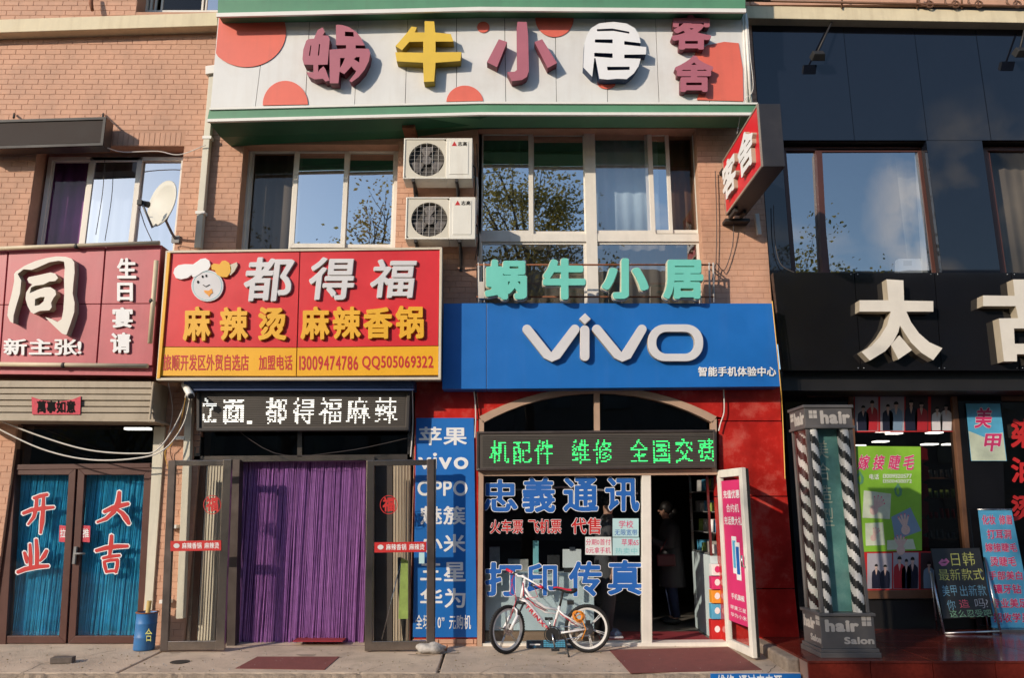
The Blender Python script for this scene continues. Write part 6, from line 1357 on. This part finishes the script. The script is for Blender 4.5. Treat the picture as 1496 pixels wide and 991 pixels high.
w2 = win(sb, (1450, 214, 1640, 420), [(1454, 216, 1560, 420, .05, .03, 'glass_upper_dark'), (1560, 220, 1632, 420, .04, .02, 'glass_salon')], 'frame_brown', 'glass_salon', W+.14, .06)
b = B()
for r in (rD, rE):
    b.box(r[0]-.1, r[1]+.1, W+1.6, W+1.7, r[2]-.3, r[3]+.2); b.box(r[0]-.1, r[1]+.1, W+.35, W+1.7, r[3]+.2, r[3]+.3); b.box(r[0]-.2, r[0]-.1, W+.35, W+1.7, r[2]-.4, r[3]+.3); b.box(r[1]+.1, r[1]+.2, W+.35, W+1.7, r[2]-.4, r[3]+.3); b.box(r[0]-.1, r[1]+.1, W+.35, W+1.7, r[2]-.4, r[2]-.3)
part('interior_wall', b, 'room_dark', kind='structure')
curtain((1318, 214, 1362, 420), W+.5, 'curtain_grey', 'grey curtain edge at the right inside the black building window', amp=.01)
curtain((1456, 214, 1600, 420), W+.4, 'curtain_grey', 'beige grey curtain in the second black building window', amp=.01)
t = thing('window_box', 'white appliance box with grey print on the sill inside the black building window', 'box', tuple(P(1330, 398, W+.22)))
b = B(); b.pp([(1312, 402), (1350, 402), (1349, 378), (1313, 378)], W+.21, .1); part('body', b, 'white_print', t); b = B(); b.pp([(1320, 388), (1332, 388), (1332, 381), (1320, 381)], W+.205, .003); part('print', b, 'wire_grey', t)
# floodlights
for i, (x, y, xb_, lb) in enumerate(((1195, 81, 1216, 'black floodlight on an arm over the left window of the black building'), (1492, 76, 1500, 'black floodlight on an arm at the right edge over the black tiles'))):
    c_ = P(x, y, W-.17); t = thing('floodlight', lb, 'floodlight', tuple(c_), 'floodlights over the black facade')
    b = B(); hd = .11; vs = [Vector((sx__*hd*k, sy__*.06, sz*hd*.7*k)) for sy__, k in ((-1, .8), (1, 1.0)) for sx__, sz in ((-1, -1), (1, -1), (1, 1), (-1, 1))]
    M3 = Matrix.Rotation(math.radians(-35), 3, 'X'); b.add([M3 @ (v*.85)+c_ for v in vs], [(0, 1, 2, 3), (4, 5, 6, 7), (0, 1, 5, 4), (1, 2, 6, 5), (2, 3, 7, 6), (3, 0, 4, 7)]); part('head', b, 'black_rubber', t, bevel=.01)
    e = P(xb_, 30, W-.1); b = B(); b.tube([c_+Vector((0, .02, .05)), e], .014, 6); part('arm', b, 'iron', t)
# black fascia with big characters
FY = W-.12; t = thing('salon_sign', 'glossy black fascia with two large cream characters over the salon windows', 'sign', tuple(P(1320, 540, FY)))
sx_t = [1129, 1248, 1365, 1477, 1600]; sx_b = [1144, 1258, 1376, 1490, 1620]
for i in range(4):
    b = B(); b.pp([(sx_b[i]+.5, 541.5), (sx_b[i+1]-.5, 541.5), (sx_t[i+1]-.5, 398.5), (sx_t[i]+.5, 398.5)], FY+rnd.uniform(0, .003), .1); part('panel', b, 'black_gloss', t)
b = B()
for i in range(1, 4):
    for (x, y) in ((sx_t[i]-5, 401), (sx_t[i]+5, 401), (sx_b[i]-4, 538), (sx_b[i]+4, 538)): b.ball(P(x, y, FY-.004), .008, 4)
part('bolts', b, 'metal', t)
o5 = (1120, 380); s55 = 1496/376; FD = .13
L3('character', [[(697, 112), (795, 118), (799, 236), (969, 239), (969, 300), (812, 300), (840, 362), (885, 425), (945, 478), (1022, 513), (968, 583), (900, 540), (840, 480), (800, 420), (775, 380), (765, 420), (735, 478), (690, 530), (600, 585), (552, 535), (610, 500), (660, 445), (700, 380), (722, 300), (540, 300), (540, 234), (708, 234)]], o5, s55, FY, FD, ['letter_cream', 'cream_side'], t)
b = B(); traced(b, [[(772, 438), (845, 524), (766, 578), (722, 494)]], o5, s55, FY, FD-.002, 0, 1); part('character_dot', b, ['letter_cream', 'cream_side'], t)
L3('character', [[(1432, 113), (1540, 113), (1545, 206), (1700, 208), (1700, 270), (1550, 270), (1552, 338), (1650, 338), (1650, 398), (1438, 398), (1442, 487), (1650, 487), (1650, 595), (1560, 595), (1555, 548), (1455, 548), (1455, 590), (1380, 590), (1350, 340), (1462, 338), (1448, 268), (1258, 268), (1258, 206), (1442, 208)]], o5, s55, FY, FD, ['letter_cream', 'cream_side'], t)
b = B(); traced(b, [[(1585, 390), (1655, 390), (1655, 500), (1590, 500)]], o5, s55, FY, FD-.002, 0, 1); part('character_stroke', b, ['letter_cream', 'cream_side'], t)
# ground floor of the salon
SF = W+.55
sf = thing('salon_shopfront', 'dark salon shopfront with brown window frames under the black fascia', 'shopfront', tuple(P(1320, 930, W)))
b = B(); b.pp([(1172, 955), (1252, 945), (1240, 572), (1145, 572)][::1], SF+.02, .2); part('dark_wall', b, 'black_gloss', sf)
b = B(); b.pp([(1143, 571), (1600, 571), (1600, 541), (1143, 541)], W+.03, .9); part('lintel', b, 'black', sf)
b = B(); b.pp([(1428, 932), (1475, 932), (1462, 570), (1398, 570)], SF-.02, .25); part('pillar', b, 'black_gloss', sf)
b = B(); b.pp([(1180, 580), (1396, 578), (1395, 570), (1178, 572)], SF-.01, .12); b.pp([(1404, 572), (1390, 572), (1420, 905), (1434, 905)][::-1], SF-.012, .12); b.pp([(1246, 573), (1240, 573), (1256, 880), (1262, 880)][::-1], SF-.012, .12); b.pp([(1258, 876), (1420, 874), (1419, 862), (1256, 864)], SF-.01, .14); part('window_frame', b, 'wood_brown', sf, bevel=.004)
b = B(); b.pp([(1258, 872), (1420, 870), (1396, 575), (1240, 575)], SF+.05, .008); part('window_pane', b, 'glass_dark', sf)
b = B(); b.pp([(1262, 935), (1426, 932), (1421, 876), (1260, 878)], SF+.03, .2); part('stall_riser', b, 'black', sf)
b = B(); b.pp([(1455, 585), (1640, 588), (1640, 572), (1453, 570)], SF-.01, .12); b.pp([(1463, 932), (1470, 932), (1459, 585), (1453, 585)], SF-.015, .1); part('window_frame', b, 'wood_brown', sf)
b = B(); b.pp([(1470, 932), (1640, 932), (1640, 586), (1459, 586)], SF+.05, .008); part('window_pane', b, 'glass_dark', sf)
b = B(); b.pp([(1458, 640), (1640, 640), (1640, 588), (1458, 588)], SF+.09, .02); part('blind', b, 'curtain_grey', sf)
room((P(1180, 760).x, SX1), SF+.28, W+5, .15, 3.4)
for i, (x, y) in enumerate(((1295, 631), (1310, 634), (1290, 646), (1362, 650), (1369, 633), (1256, 652), (1393, 650))):
    t_ = thing('ceiling_light', 'small lit ceiling lamp seen through the salon window, '+['left end of the upper row', 'second in the upper row', 'left of centre, below the row', 'right of centre, low', 'under the white shirted photo', 'lowest at far left', 'beside the right window jamb'][i], 'lamp', tuple(P(x, y, W+2.4)), 'ceiling lamps inside the salon')
    b = B(); c_ = P(x, y, W+2.2); b.box(c_.x-.1, c_.x+.1, c_.y, c_.y+.16, c_.z, c_.z+.02); part('tube', b, 'lamp_on', t_)
# shelves and goods inside the salon
t = thing('salon_shelf', 'tall dim shelf of bottles standing inside the salon window', 'shelf', tuple(P(1370, 870, W+1.0)))
for k in range(6):
    b = B(); A = P(1345, 700+k*30, SF+.9); Cc = P(1420, 700+k*30, SF+.9); b.box(A.x, Cc.x, SF+.9, SF+1.2, A.z, A.z+.02); part('shelf_board', b, 'wood_brown', t)
    b = B(); r_ = random.Random(k)
    for j in range(9): x = A.x+(Cc.x-A.x)*(j+.5)/9; b.tube([(x, SF+1, A.z+.021), (x, SF+1, A.z+.1+r_.random()*.07)], .022, 6)
    part('bottles', b, ['box_misc', 'green_misc', 'red_print', 'plastic_grey'][k % 4], t, kind='stuff')
t = thing('red_scroll', 'hanging red paper decoration just right of the green salon poster', 'decoration', tuple(P(1350, 840, W+.3)))
b = B()
for k in range(7): c_ = P(1349+(k % 2)*1.5, 665+k*26, SF+.3); b.poly([c_+Vector((math.cos(a)*.055*(1+.4*(j % 2)), 0, math.sin(a)*.1*(1+.3*(j % 2)))) for j, a in enumerate([2*math.pi*j/10 for j in range(10)])], (0, 1, 0), .01)
part('charms', b, 'suit_red', t)
# prints of people: flat printed photo sheets
def person_print(par, cx_, yb, h, Y, cloth, o_, wide=1.0, legs=None):
    """flat printed figure: cx, foot y and height in photo pixels"""
    b = B(); S_ = lambda pts_, off: add_shape(b, [[(cx_+x*h*wide, yb-y*h) for x, y in pts_]], lambda x, y: P(x, y, Y)+Vector((0, -off, 0)), .0008, (0, -1, 0))
    S_([(-.2, 0), (.2, 0), (.215, .35), (.20, .62), (.12, .70), (.04, .735), (-.04, .735), (-.12, .70), (-.20, .62), (-.215, .35)], o_); part('figure_clothes', b, cloth, par)
    b = B(); add_shape(b, [circ(cx_, yb-h*.83, h*.062*wide, h*.09, 14)], lambda x, y: P(x, y, Y)+Vector((0, -o_-.001, 0)), .0008, (0, -1, 0)); add_shape(b, [[(cx_-.05*h*wide, yb-.70*h), (cx_, yb-.5*h), (cx_+.05*h*wide, yb-.70*h), (cx_+.03*h*wide, yb-.78*h), (cx_-.03*h*wide, yb-.78*h)]], lambda x, y: P(x, y, Y)+Vector((0, -o_-.001, 0)), .0008, (0, -1, 0)); part('figure_face', b, 'print_skin', par)
    b = B(); add_shape(b, [[(cx_+h*.078*wide*math.cos(math.radians(a)), yb-h*.86-h*.085*math.sin(math.radians(a))) for a in range(-10, 191, 20)]], lambda x, y: P(x, y, Y)+Vector((0, -o_-.002, 0)), .0008, (0, -1, 0)); part('figure_hair', b, 'hair', par)
def strip(label, q, Y, cells):
    t_ = thing('photo_poster', label, 'poster', tuple((P(*q[2], Y)+P(*q[3], Y))/2))
    b = B(); b.pp([q[3], q[2], q[1], q[0]], Y, .004); part('sheet', b, 'red_print', t_)
    for (x0, y0, x1, y1, bgm, figs) in cells:
        b = B(); b.pr(x0, y0, x1, y1, Y-.001, .0008); part('photo', b, bgm, t_)
        for (cx_, h, cl, wd_) in figs: person_print(t_, cx_, y1-.6, h, Y-.002, cl, .001, wd_)
    return t_
SYp = SF+.045
strip('upper strip of four couple portraits in the salon window', [(1247, 578), (1393, 577), (1397, 631), (1249, 632)], SYp-.005,
    [(1249, 579, 1283, 630, 'photo_bg', [(1261, 39, 'suit', 1.0), (1274, 47, 'suit_red', .85)]), (1286, 579, 1321, 630, 'photo_bg', [(1297, 41, 'suit', .9), (1309, 45, 'suit_blue', 1.0)]), (1323, 579, 1356, 630, 'photo_dark', [(1331, 48, 'suit', .9), (1346, 45, 'suit_red', .95)]), (1360, 579, 1393, 630, 'photo_dark', [(1369, 37, 'cloth_white', 1.0), (1382, 41, 'cloth_white', .95)])])
strip('lower strip of group portraits under the green salon poster', [(1262, 807), (1370, 806), (1372, 862), (1264, 864)], SYp-.005,
    [(1267, 809, 1303, 861, 'photo_bg', [(1280, 38, 'suit', .8), (1293, 37, 'suit', .9)]), (1305, 808, 1342, 861, 'photo_bg', [(1314, 50, 'suit_red', .8), (1324, 46, 'suit', .7), (1333, 49, 'suit', .8)]), (1345, 808, 1368, 861, 'photo_dark', [(1357, 42, 'suit_blue', .9)])])
t = thing('nail_poster', 'bright green nail and eyelash poster in the salon window', 'poster', tuple(P(1300, 806, SYp)))
gq = [(1249, 652), (1345, 653), (1347, 805), (1258, 807)]
b = B(); b.pp([gq[3], gq[2], gq[1], gq[0]], SYp-.01, .004); part('sheet', b, 'poster_green', t)
for ch, x in zip('嫁接睫毛', (1254, 1276, 1299, 1320)):
    b = B(); glyph(b, ch, quad(rectq(x, 665, x+16, 687), SYp-.012), .001, bold=4, grow=1.5, shear=.25); part('character_outline', b, 'white_print', t); b = B(); glyph(b, ch, quad(rectq(x, 665, x+16, 687), SYp-.0135), .001, bold=3, shear=.25); part('character', b, 'magenta_print', t)
b = B(); line(b, '电话', quad(rectq(1270, 693, 1284, 701), SYp-.012), .001, bold=1); line(b, '13009320577', quad(rectq(1290, 693, 1332, 699), SYp-.012), .001, bold=1); line(b, '13500430072', quad(rectq(1290, 701, 1332, 706), SYp-.012), .001, bold=1); part('lettering', b, 'white_print', t)
def handpic(q, ang, n, m_bg):
    cxm = sum(p[0] for p in q)/4; cym = sum(p[1] for p in q)/4; b = B(); b.pp(q, SYp-.0125, .001); o_ = part('hand_photo', b, m_bg, t)
    b = B(); b2 = B(); sz = (max(p[0] for p in q)-min(p[0] for p in q))*.5
    for k in range(n):
        a = math.radians(ang+(k-(n-1)/2)*16); r0_, r1_ = sz*.1, sz*.95*(1-.09*abs(k-1.5)); dx, dy = math.cos(a), math.sin(a); w_ = sz*.085
        cx_, cy_ = cxm-math.cos(math.radians(ang))*sz*.25, cym-math.sin(math.radians(ang))*sz*.25
        pts_ = [(cx_+dx*r0_-dy*w_, cy_+dy*r0_+dx*w_), (cx_+dx*r1_-dy*w_*.7, cy_+dy*r1_+dx*w_*.7), (cx_+dx*(r1_+w_*.8), cy_+dy*(r1_+w_*.8)), (cx_+dx*r1_+dy*w_*.7, cy_+dy*r1_-dx*w_*.7), (cx_+dx*r0_+dy*w_, cy_+dy*r0_-dx*w_)]
        add_shape(b, [pts_], lambda x, y: P(x, y, SYp-.0128-.0003*k), .0004, (0, -1, 0)); add_shape(b2, [circ(cx_+dx*r1_, cy_+dy*r1_, w_*.45, w_*.6, 8)], lambda x, y: P(x, y, SYp-.0155), .0004, (0, -1, 0))
    add_shape(b, [circ(cxm-math.cos(math.radians(ang))*sz*.4, cym-math.sin(math.radians(ang))*sz*.4, sz*.30, sz*.34, 12)], lambda x, y: P(x, y, SYp-.0126), .0004, (0, -1, 0))
    part('hand_print', b, 'print_skin', o_); part('nail_print', b2, 'magenta_print', o_)
handpic([(1260, 757), (1300, 759), (1302, 722), (1262, 717)], -60, 5, 'poster_pale'); handpic([(1308, 790), (1346, 776), (1330, 742), (1302, 756)], -100, 4, 'suit_blue'); handpic([(1265, 798), (1293, 797), (1290, 764), (1264, 765)], -70, 4, 'poster_pale'); handpic([(1296, 804), (1338, 803), (1334, 788), (1296, 790)], -90, 5, 'poster_pale')
b = B()
for cx_, cy_ in ((1256, 700), (1312, 718)): add_shape(b, [[(cx_-4, cy_+5), (cx_-6, cy_-3), (cx_, cy_-12), (cx_+6, cy_-2), (cx_+5, cy_+6), (cx_, cy_+9)], [(cx_-1, cy_+5), (cx_-3, cy_-1), (cx_, cy_-6), (cx_+2, cy_), (cx_+1, cy_+5)]], lambda x, y: P(x, y, SYp-.012), .001, (0, -1, 0))
part('leaf_print', b, 'green', t)
t = thing('nail_art_poster', 'sky blue poster with two pink characters on the black salon pillar', 'poster', tuple(P(1438, 674, W-.05)))
b = B(); b.pp([(1419, 674), (1471, 674), (1461, 590), (1411, 590)], SF-.045, .004); part('sheet', b, 'poster_sky', t)
b = B(); b.pp([(1419.5, 673.5), (1470.3, 673.5), (1465, 632), (1440, 640), (1415, 630)], SF-.047, .001); part('meadow_print', b, 'poster_pale', t)
for ch, bx in (('美', (1425, 596, 1449, 626)), ('甲', (1438, 634, 1462, 660))): bigchY = SF-.048; b = B(); glyph(b, ch, quad(rectq(*bx), bigchY), .001, bold=4, grow=2, shear=.15); part('character_outline', b, 'white_print', t); b = B(); glyph(b, ch, quad(rectq(*bx), bigchY-.0015), .001, bold=3, shear=.15); part('character', b, 'magenta_print', t)
t = thing('beauty_banner', 'tall blue beauty service banner with eight rows of pink characters behind the chalkboard', 'banner', tuple(P(1465, 925, W-.25)))
YB = SF-.12; b = B(); b.pp([(1449, 918), (1512, 918), (1478, 746), (1429, 746)], YB, .006); part('sheet', b, 'poster_sky', t)
rows = [('化妆 修眉', 753, 767), ('打耳洞', 774, 788), ('嫁接睫毛', 794, 807), ('烫睫毛', 814, 828), ('手部美白', 835, 848), ('镶牙钻', 854, 868), ('专业美足', 875, 889), ('招收学员', 896, 910)]
for s_, y0, y1 in rows:
    k = (y0-746)/172; xl_, xr_ = 1431+20*k, 1478+32*k; xm = (xl_+xr_)/2; hw = (xr_-xl_)/2-2 if len(s_) > 3 else (xr_-xl_)/2-7
    q = quad([(xm-hw, y0), (xm+hw, y0), (xm+hw+1.5, y1), (xm-hw+1.5, y1)], YB); b = B(); line(b, s_, q, .001, bold=3, grow=2.2); part('lettering_outline', b, 'white_print', t); b = B(); line(b, s_, q, .001, bold=3, off=.0015); part('lettering', b, 'magenta_print', t)
b = B(); b.tube([P(1450, 920, YB), P(1514, 920, YB)], .012, 6); b.tube([P(1428, 745, YB), P(1479, 745, YB)], .01, 6); b.tube([P(1480, 920, YB+.02), P(1455, 745, YB+.02)], .008, 6); b.box(P(1452, 920, YB).x, P(1510, 920, YB).x, YB-.1, YB+.15, ZS, ZS+.03); part('stand', b, 'metal', t)
t = thing('red_window_lettering', 'large red characters stuck on the rightmost salon window glass', 'lettering', tuple(P(1490, 800, W+.04)))
for ch, y0, y1 in (('染', 612, 655), ('油', 668, 706), ('烫', 724, 762)):
    b = B(); glyph(b, ch, quad(rectq(1477, y0, 1513, y1), SF+.046), .0015, bold=4); part('character', b, 'red_print', t)
# ============================================================ CHALKBOARD
t = thing('chalkboard', 'black chalkboard sign on a metal easel with coloured chalk writing', 'chalkboard', tuple(G(1410, 928, ZS)))
g0, g1 = G(1380, 929, ZS), G(1461, 926, ZS); yb = (g0.y+g1.y)/2
yt = yb+.28; zt2 = P(1395, 800, yt).z
def CB(px, py):                                       # point on the leaning board
    d = ray(px, py); A_ = Vector((0, yb, ZS)); N_ = Vector((0, zt2-ZS, -(yt-yb))); N_ = Vector((0, -(zt2-ZS), (yt-yb))).normalized(); t_ = (A_-Vector((0, 0, H))).dot(N_)/d.dot(N_); return Vector((0, 0, H))+d*t_
NB = Vector((0, -(zt2-ZS), (yt-yb))).normalized()
b = B(); b.poly([CB(1378, 905), CB(1452, 901), CB(1431, 801), CB(1360, 802)], -NB, .02); part('board', b, 'board', t, bevel=.003)
b = B(); b.tube([CB(1361, 838), CB(1380, 930)], .014, 8); b.tube([CB(1438, 815), CB(1462, 927)], .014, 8); b.tube([CB(1380, 926), CB(1462, 923)], .014, 8)
for (x0, x1) in ((1359, 1360), (1432, 1440)): A = CB(x0, 835); b.tube([A, Vector((A.x+.02, SF-.16, ZS+.01))], .009, 6)
part('easel', b, 'metal', t)
for s_, bx, m_ in (('日韩', (1390, 808, 1424, 828), 'chalk_yellow'), ('最新款式', (1372, 832, 1437, 849), 'chalk_yellow'), ('美甲', (1377, 856, 1398, 872), 'chalk_blue'), ('出新款', (1403, 856, 1441, 872), 'chalk_blue'), ('你', (1384, 878, 1396, 892), 'chalk_blue'), ('造', (1402, 877, 1416, 889), 'chalk_red'), ('吗?', (1425, 876, 1444, 890), 'chalk_white'), ('这么忍受吧', (1388, 892, 1449, 903), 'chalk_green')):
    b = B(); x0, y0, x1, y1 = bx; k = .12; line(b, s_, [CB(x0-2, y0), CB(x1-2, y0-1), CB(x1+1, y1-1), CB(x0+1, y1)], .001, NB, bold=-1.0); part('chalk_writing', b, m_, t)
b = B(); add_shape(b, [[(1371, 823), (1376, 817), (1379, 819), (1382, 816), (1387, 821), (1382, 827), (1376, 828)], [(1374, 822.5), (1380, 821.3), (1385, 821.5), (1380, 823.5)]], lambda x, y: CB(x, y), .001, NB); part('lips_drawing', b, 'lips', t)
# ============================================================ BARBER POLE BOX
c1 = G(1201.5, 962, ZS); c2 = G(1277, 959, ZS); c0 = G(1170, 948.5, ZS)
fx, fy, wd2 = (c1.x+c2.x)/2, c1.y, (c2.x-c1.x); dp2 = min(.6, max(.45, c0.y-c1.y))
zA = P(1245, 897, fy).z; zB_ = P(1215, 626, fy).z; zC = P(1213, 593, fy).z
t = thing('barber_light_box', 'tall grey four sided barber light box with striped poles and hair lettering', 'barber sign', (fx, fy+dp2/2, ZS))
x0, x1 = c1.x, c2.x; i_ = .035
b = B(); b.box(x0-.02, x1+.02, fy-.02, fy+dp2+.02, ZS+.001, ZS+.05); b.box(x0-.008, x1+.008, fy-.008, fy+dp2+.008, ZS+.051, ZS+.085); b.box(x0+.012, x1-.012, fy+.012, fy+dp2-.012, ZS+.086, zA-.03); b.box(x0-.005, x1+.005, fy-.005, fy+dp2+.005, zA-.029, zA); part('base', b, 'barber', t, bevel=.004)
b = B()
for x in (x0+i_, x1-i_-.035):
    for y in (fy+i_, fy+dp2-i_-.035): b.box(x, x+.035, y, y+.035, zA+.001, zB_-.001)
part('corner_posts', b, 'barber', t, bevel=.004)
b = B(); b.box(x0+.03, x1-.03, fy+.03, fy+dp2-.03, zB_, zC); b.box(x0+.015, x1-.015, fy+.015, fy+dp2-.015, zB_+.001, zB_+.03); b.box(x0+.015, x1-.015, fy+.015, fy+dp2-.015, zC-.02, zC+.012); part('cap', b, 'barber', t, bevel=.004)
xi, xj, yi, yj = x0+.10, x1-.10, fy+.10, fy+dp2-.10
b = B(); b.box(xi+.03, xj-.03, yi+.05, yj-.02, zA+.001, zB_-.001); part('inner_light_panel', b, 'barber_teal', t)
b = B(); tq = [Vector(((xi+xj)/2-.13+.06*0, yi+.046, zB_-.12)), Vector(((xi+xj)/2-.03, yi+.046, zB_-.12)), Vector(((xi+xj)/2-.03, yi+.046, zB_-1.05)), Vector(((xi+xj)/2-.13, yi+.046, zB_-1.05))]
for k_, ch in enumerate('美合造型'):
    za, zb2 = zB_-.12-.24*k_, zB_-.12-.24*k_-.19; glyph(b, ch, [Vector((tq[0].x, tq[0].y, za)), Vector((tq[1].x+.04, tq[0].y, za)), Vector((tq[1].x+.04, tq[0].y, zb2)), Vector((tq[0].x, tq[0].y, zb2))], .0015)
part('faint_lettering', b, 'poster_pale', t)
def spole(x, y, r, hand):
    b = B(); n, k = 24, 96; z0, z1 = zA+.002, zB_-.002; o_ = 0
    for i in range(k+1):
        for j in range(n): a = 2*math.pi*j/n; b.v.append(Vector((x+r*math.cos(a), y+r*math.sin(a), z0+(z1-z0)*i/k)))
    for i in range(k):
        for j in range(n):
            q = (j+1) % n; b.f.append([i*n+j, i*n+q, (i+1)*n+q, (i+1)*n+j]); b.m.append(int(((j/n)*2*hand*1.0+(i/k)*11.0) % 1 < .5) if False else int(((j/n)+hand*(i/k)*5.0) % .5 < .25)); b.sm.append(True)
    part('striped_pole', b, ['stripe_black', 'stripe_white'], t)
pr2 = .066
spole(xi+.015, yi+.0, pr2, 1); spole(xj-.015, yi+.0, pr2, 1); spole(xi+.015, yj-.05, pr2, 1); spole(xj-.015, yj-.05, pr2, 1)
b = B(); gz = .05
b.box(x0+gz, x1-gz, fy+gz-.008, fy+gz-.004, zA+.002, zB_-.002); part('front_pane', b, 'glass_poster', t)
b = B(); b.box(x0+gz-.008, x0+gz-.004, fy+gz, fy+dp2-gz, zA+.002, zB_-.002); part('side_pane', b, 'glass_poster', t)
def bar_text(front, s_, u0, u1, z0, z1, bo, off=.0):
    b = B()
    if front: f_ = [Vector((x0+(x1-x0)*u0, fy+off, z1)), Vector((x0+(x1-x0)*u1, fy+off, z1)), Vector((x0+(x1-x0)*u1, fy+off, z0)), Vector((x0+(x1-x0)*u0, fy+off, z0))]; n_ = (0, -1, 0)
    else: f_ = [Vector((x0+off, fy+dp2*(1-u0), z1)), Vector((x0+off, fy+dp2*(1-u1), z1)), Vector((x0+off, fy+dp2*(1-u1), z0)), Vector((x0+off, fy+dp2*(1-u0), z0))]; n_ = (-1, 0, 0)
    line(b, s_, f_, .003, n_, bold=bo, gap=.03); part('lettering', b, 'barber_text', t)
def logo(front, u0, z0, sz, off):
    for i in range(2):
        for j in range(2):
            b = B(); e = sz*.44; du, dz = i*sz*.52, j*sz*.52
            if front: xx = x0+(x1-x0)*u0+du; b.box(xx, xx+e, fy+off-.003, fy+off, z0+dz, z0+dz+e)
            else: yy = fy+dp2*(1-u0)-du-e; b.box(x0+off-.003, x0+off, yy, yy+e, z0+dz, z0+dz+e)
            part('logo_square', b, 'barber_text', t)
zb0 = ZS+.085; hbx = zA-.03-zb0
for fr_ in (True, False):
    bar_text(fr_, 'hair', .10, .70, zb0+hbx*.52, zb0+hbx*.90, 6.0, .011); bar_text(fr_, 'Salon', .42, .95, zb0+hbx*.14, zb0+hbx*.36, 5.0, .011); logo(fr_, .76, zb0+hbx*.70, .10, .011)
    bar_text(fr_, 'hair', .34, .90, zB_+(zC-zB_)*.2, zB_+(zC-zB_)*.8, 6.0, .029); logo(fr_, .13, zB_+(zC-zB_)*.45, .09, .029)
# ============================================================ ACROSS THE STREET (seen in the glass)
def tree(x, y, h, spread, label, seed, m_='leaf', nl=9000):
    r = random.Random(seed); t_ = thing('street_tree', label, 'tree', (x, y, -.16), 'street trees across the road')
    b = B(); tips = []
    b.tube([(x, y, -.16), (x+.1, y, h*.2), (x+.05, y+.1, h*.42), (x, y, h*.7)], [.24, .19, .15, .07], 8)
    for k in range(16):
        a = k*2.4; z0_ = h*(.3+.4*k/16); R_ = spread*r.uniform(.55, 1)*(1-.35*k/16); e = Vector((x+R_*math.cos(a), y+R_*math.sin(a), z0_+h*r.uniform(.12, .3))); m0_ = Vector((x, y, z0_)).lerp(e, .5)+Vector((0, 0, h*.03)); b.tube([(x, y, z0_), m0_, e], [.06, .045, .015], 5); tips += [m0_, e, m0_.lerp(e, .5)]
        for q_ in range(3): e2 = e+Vector((r.gauss(0, .7), r.gauss(0, .7), r.gauss(.3, .5))); b.tube([m0_.lerp(e, r.random()), e2], [.02, .006], 4); tips.append(e2)
    part('trunk', b, 'bark', t_)
    b = B(); cl = [(p+Vector((r.gauss(0, .25), r.gauss(0, .25), r.gauss(0, .2))), r.uniform(.3, .75)) for p in tips for _ in range(2)]
    for _ in range(nl):
        c_, rd = r.choice(cl); p = c_+Vector((r.gauss(0, rd*.6), r.gauss(0, rd*.6), r.gauss(0, rd*.5))); u1 = Vector((r.gauss(0, 1), r.gauss(0, 1), r.gauss(0, .6))).normalized(); v1 = u1.orthogonal().normalized(); s_ = r.uniform(.035, .085)
        b.add([p-u1*s_, p+v1*s_*.6, p+u1*s_, p-v1*s_*.6], [(0, 1, 2, 3)])
    part('crown', b, m_, t_, fixn=False)
tree(.5, -6.5, 15.5, 2.5, 'tall street tree across the road mirrored in the middle window', 2, 'leaf_brown', 12000)
tree(-6.3, -2, 9.6, 2.0, 'tree on the near kerb behind the photographer shading the salon entrance', 11, 'leaf', 3600)
tree(10.2, -6.5, 11.4, 1.8, 'street tree mirrored low in the black tiles below the projecting sign', 5, 'leaf', 8000)
tree(-4.7, -6.5, 13.2, .75, 'slim red leaved tree mirrored at the right edge of the window above the red sign', 17, 'leaf_red', 2600)
tree(-13, -6.5, 8.0, 2.4, 'street tree across the road mirrored at the left shop', 8, 'leaf', 7000)
fb = thing('far_building', 'plain pale apartment block across the street mirrored in the shop glass', 'building', (0, -24, -.16))
b = B(); b.box(-34, 34, -32, -24, -.16, 15.2); part('wall', b, 'far_wall', fb)
pp_ = None
for i in range(18):
    for j in range(5):
        x = -27+i*3.2; z = 1.2+j*2.9
        if pp_ is None: b = B(); b.box(x, x+1.6, -23.99, -23.9, z, z+1.5); pp_ = part('window', b, 'far_glass', fb); px0, pz0_ = x, z
        else: o = bpy.data.objects.new('window', pp_.data); COL.objects.link(o); o.parent = fb; o.location = (x-px0, 0, z-pz0_)
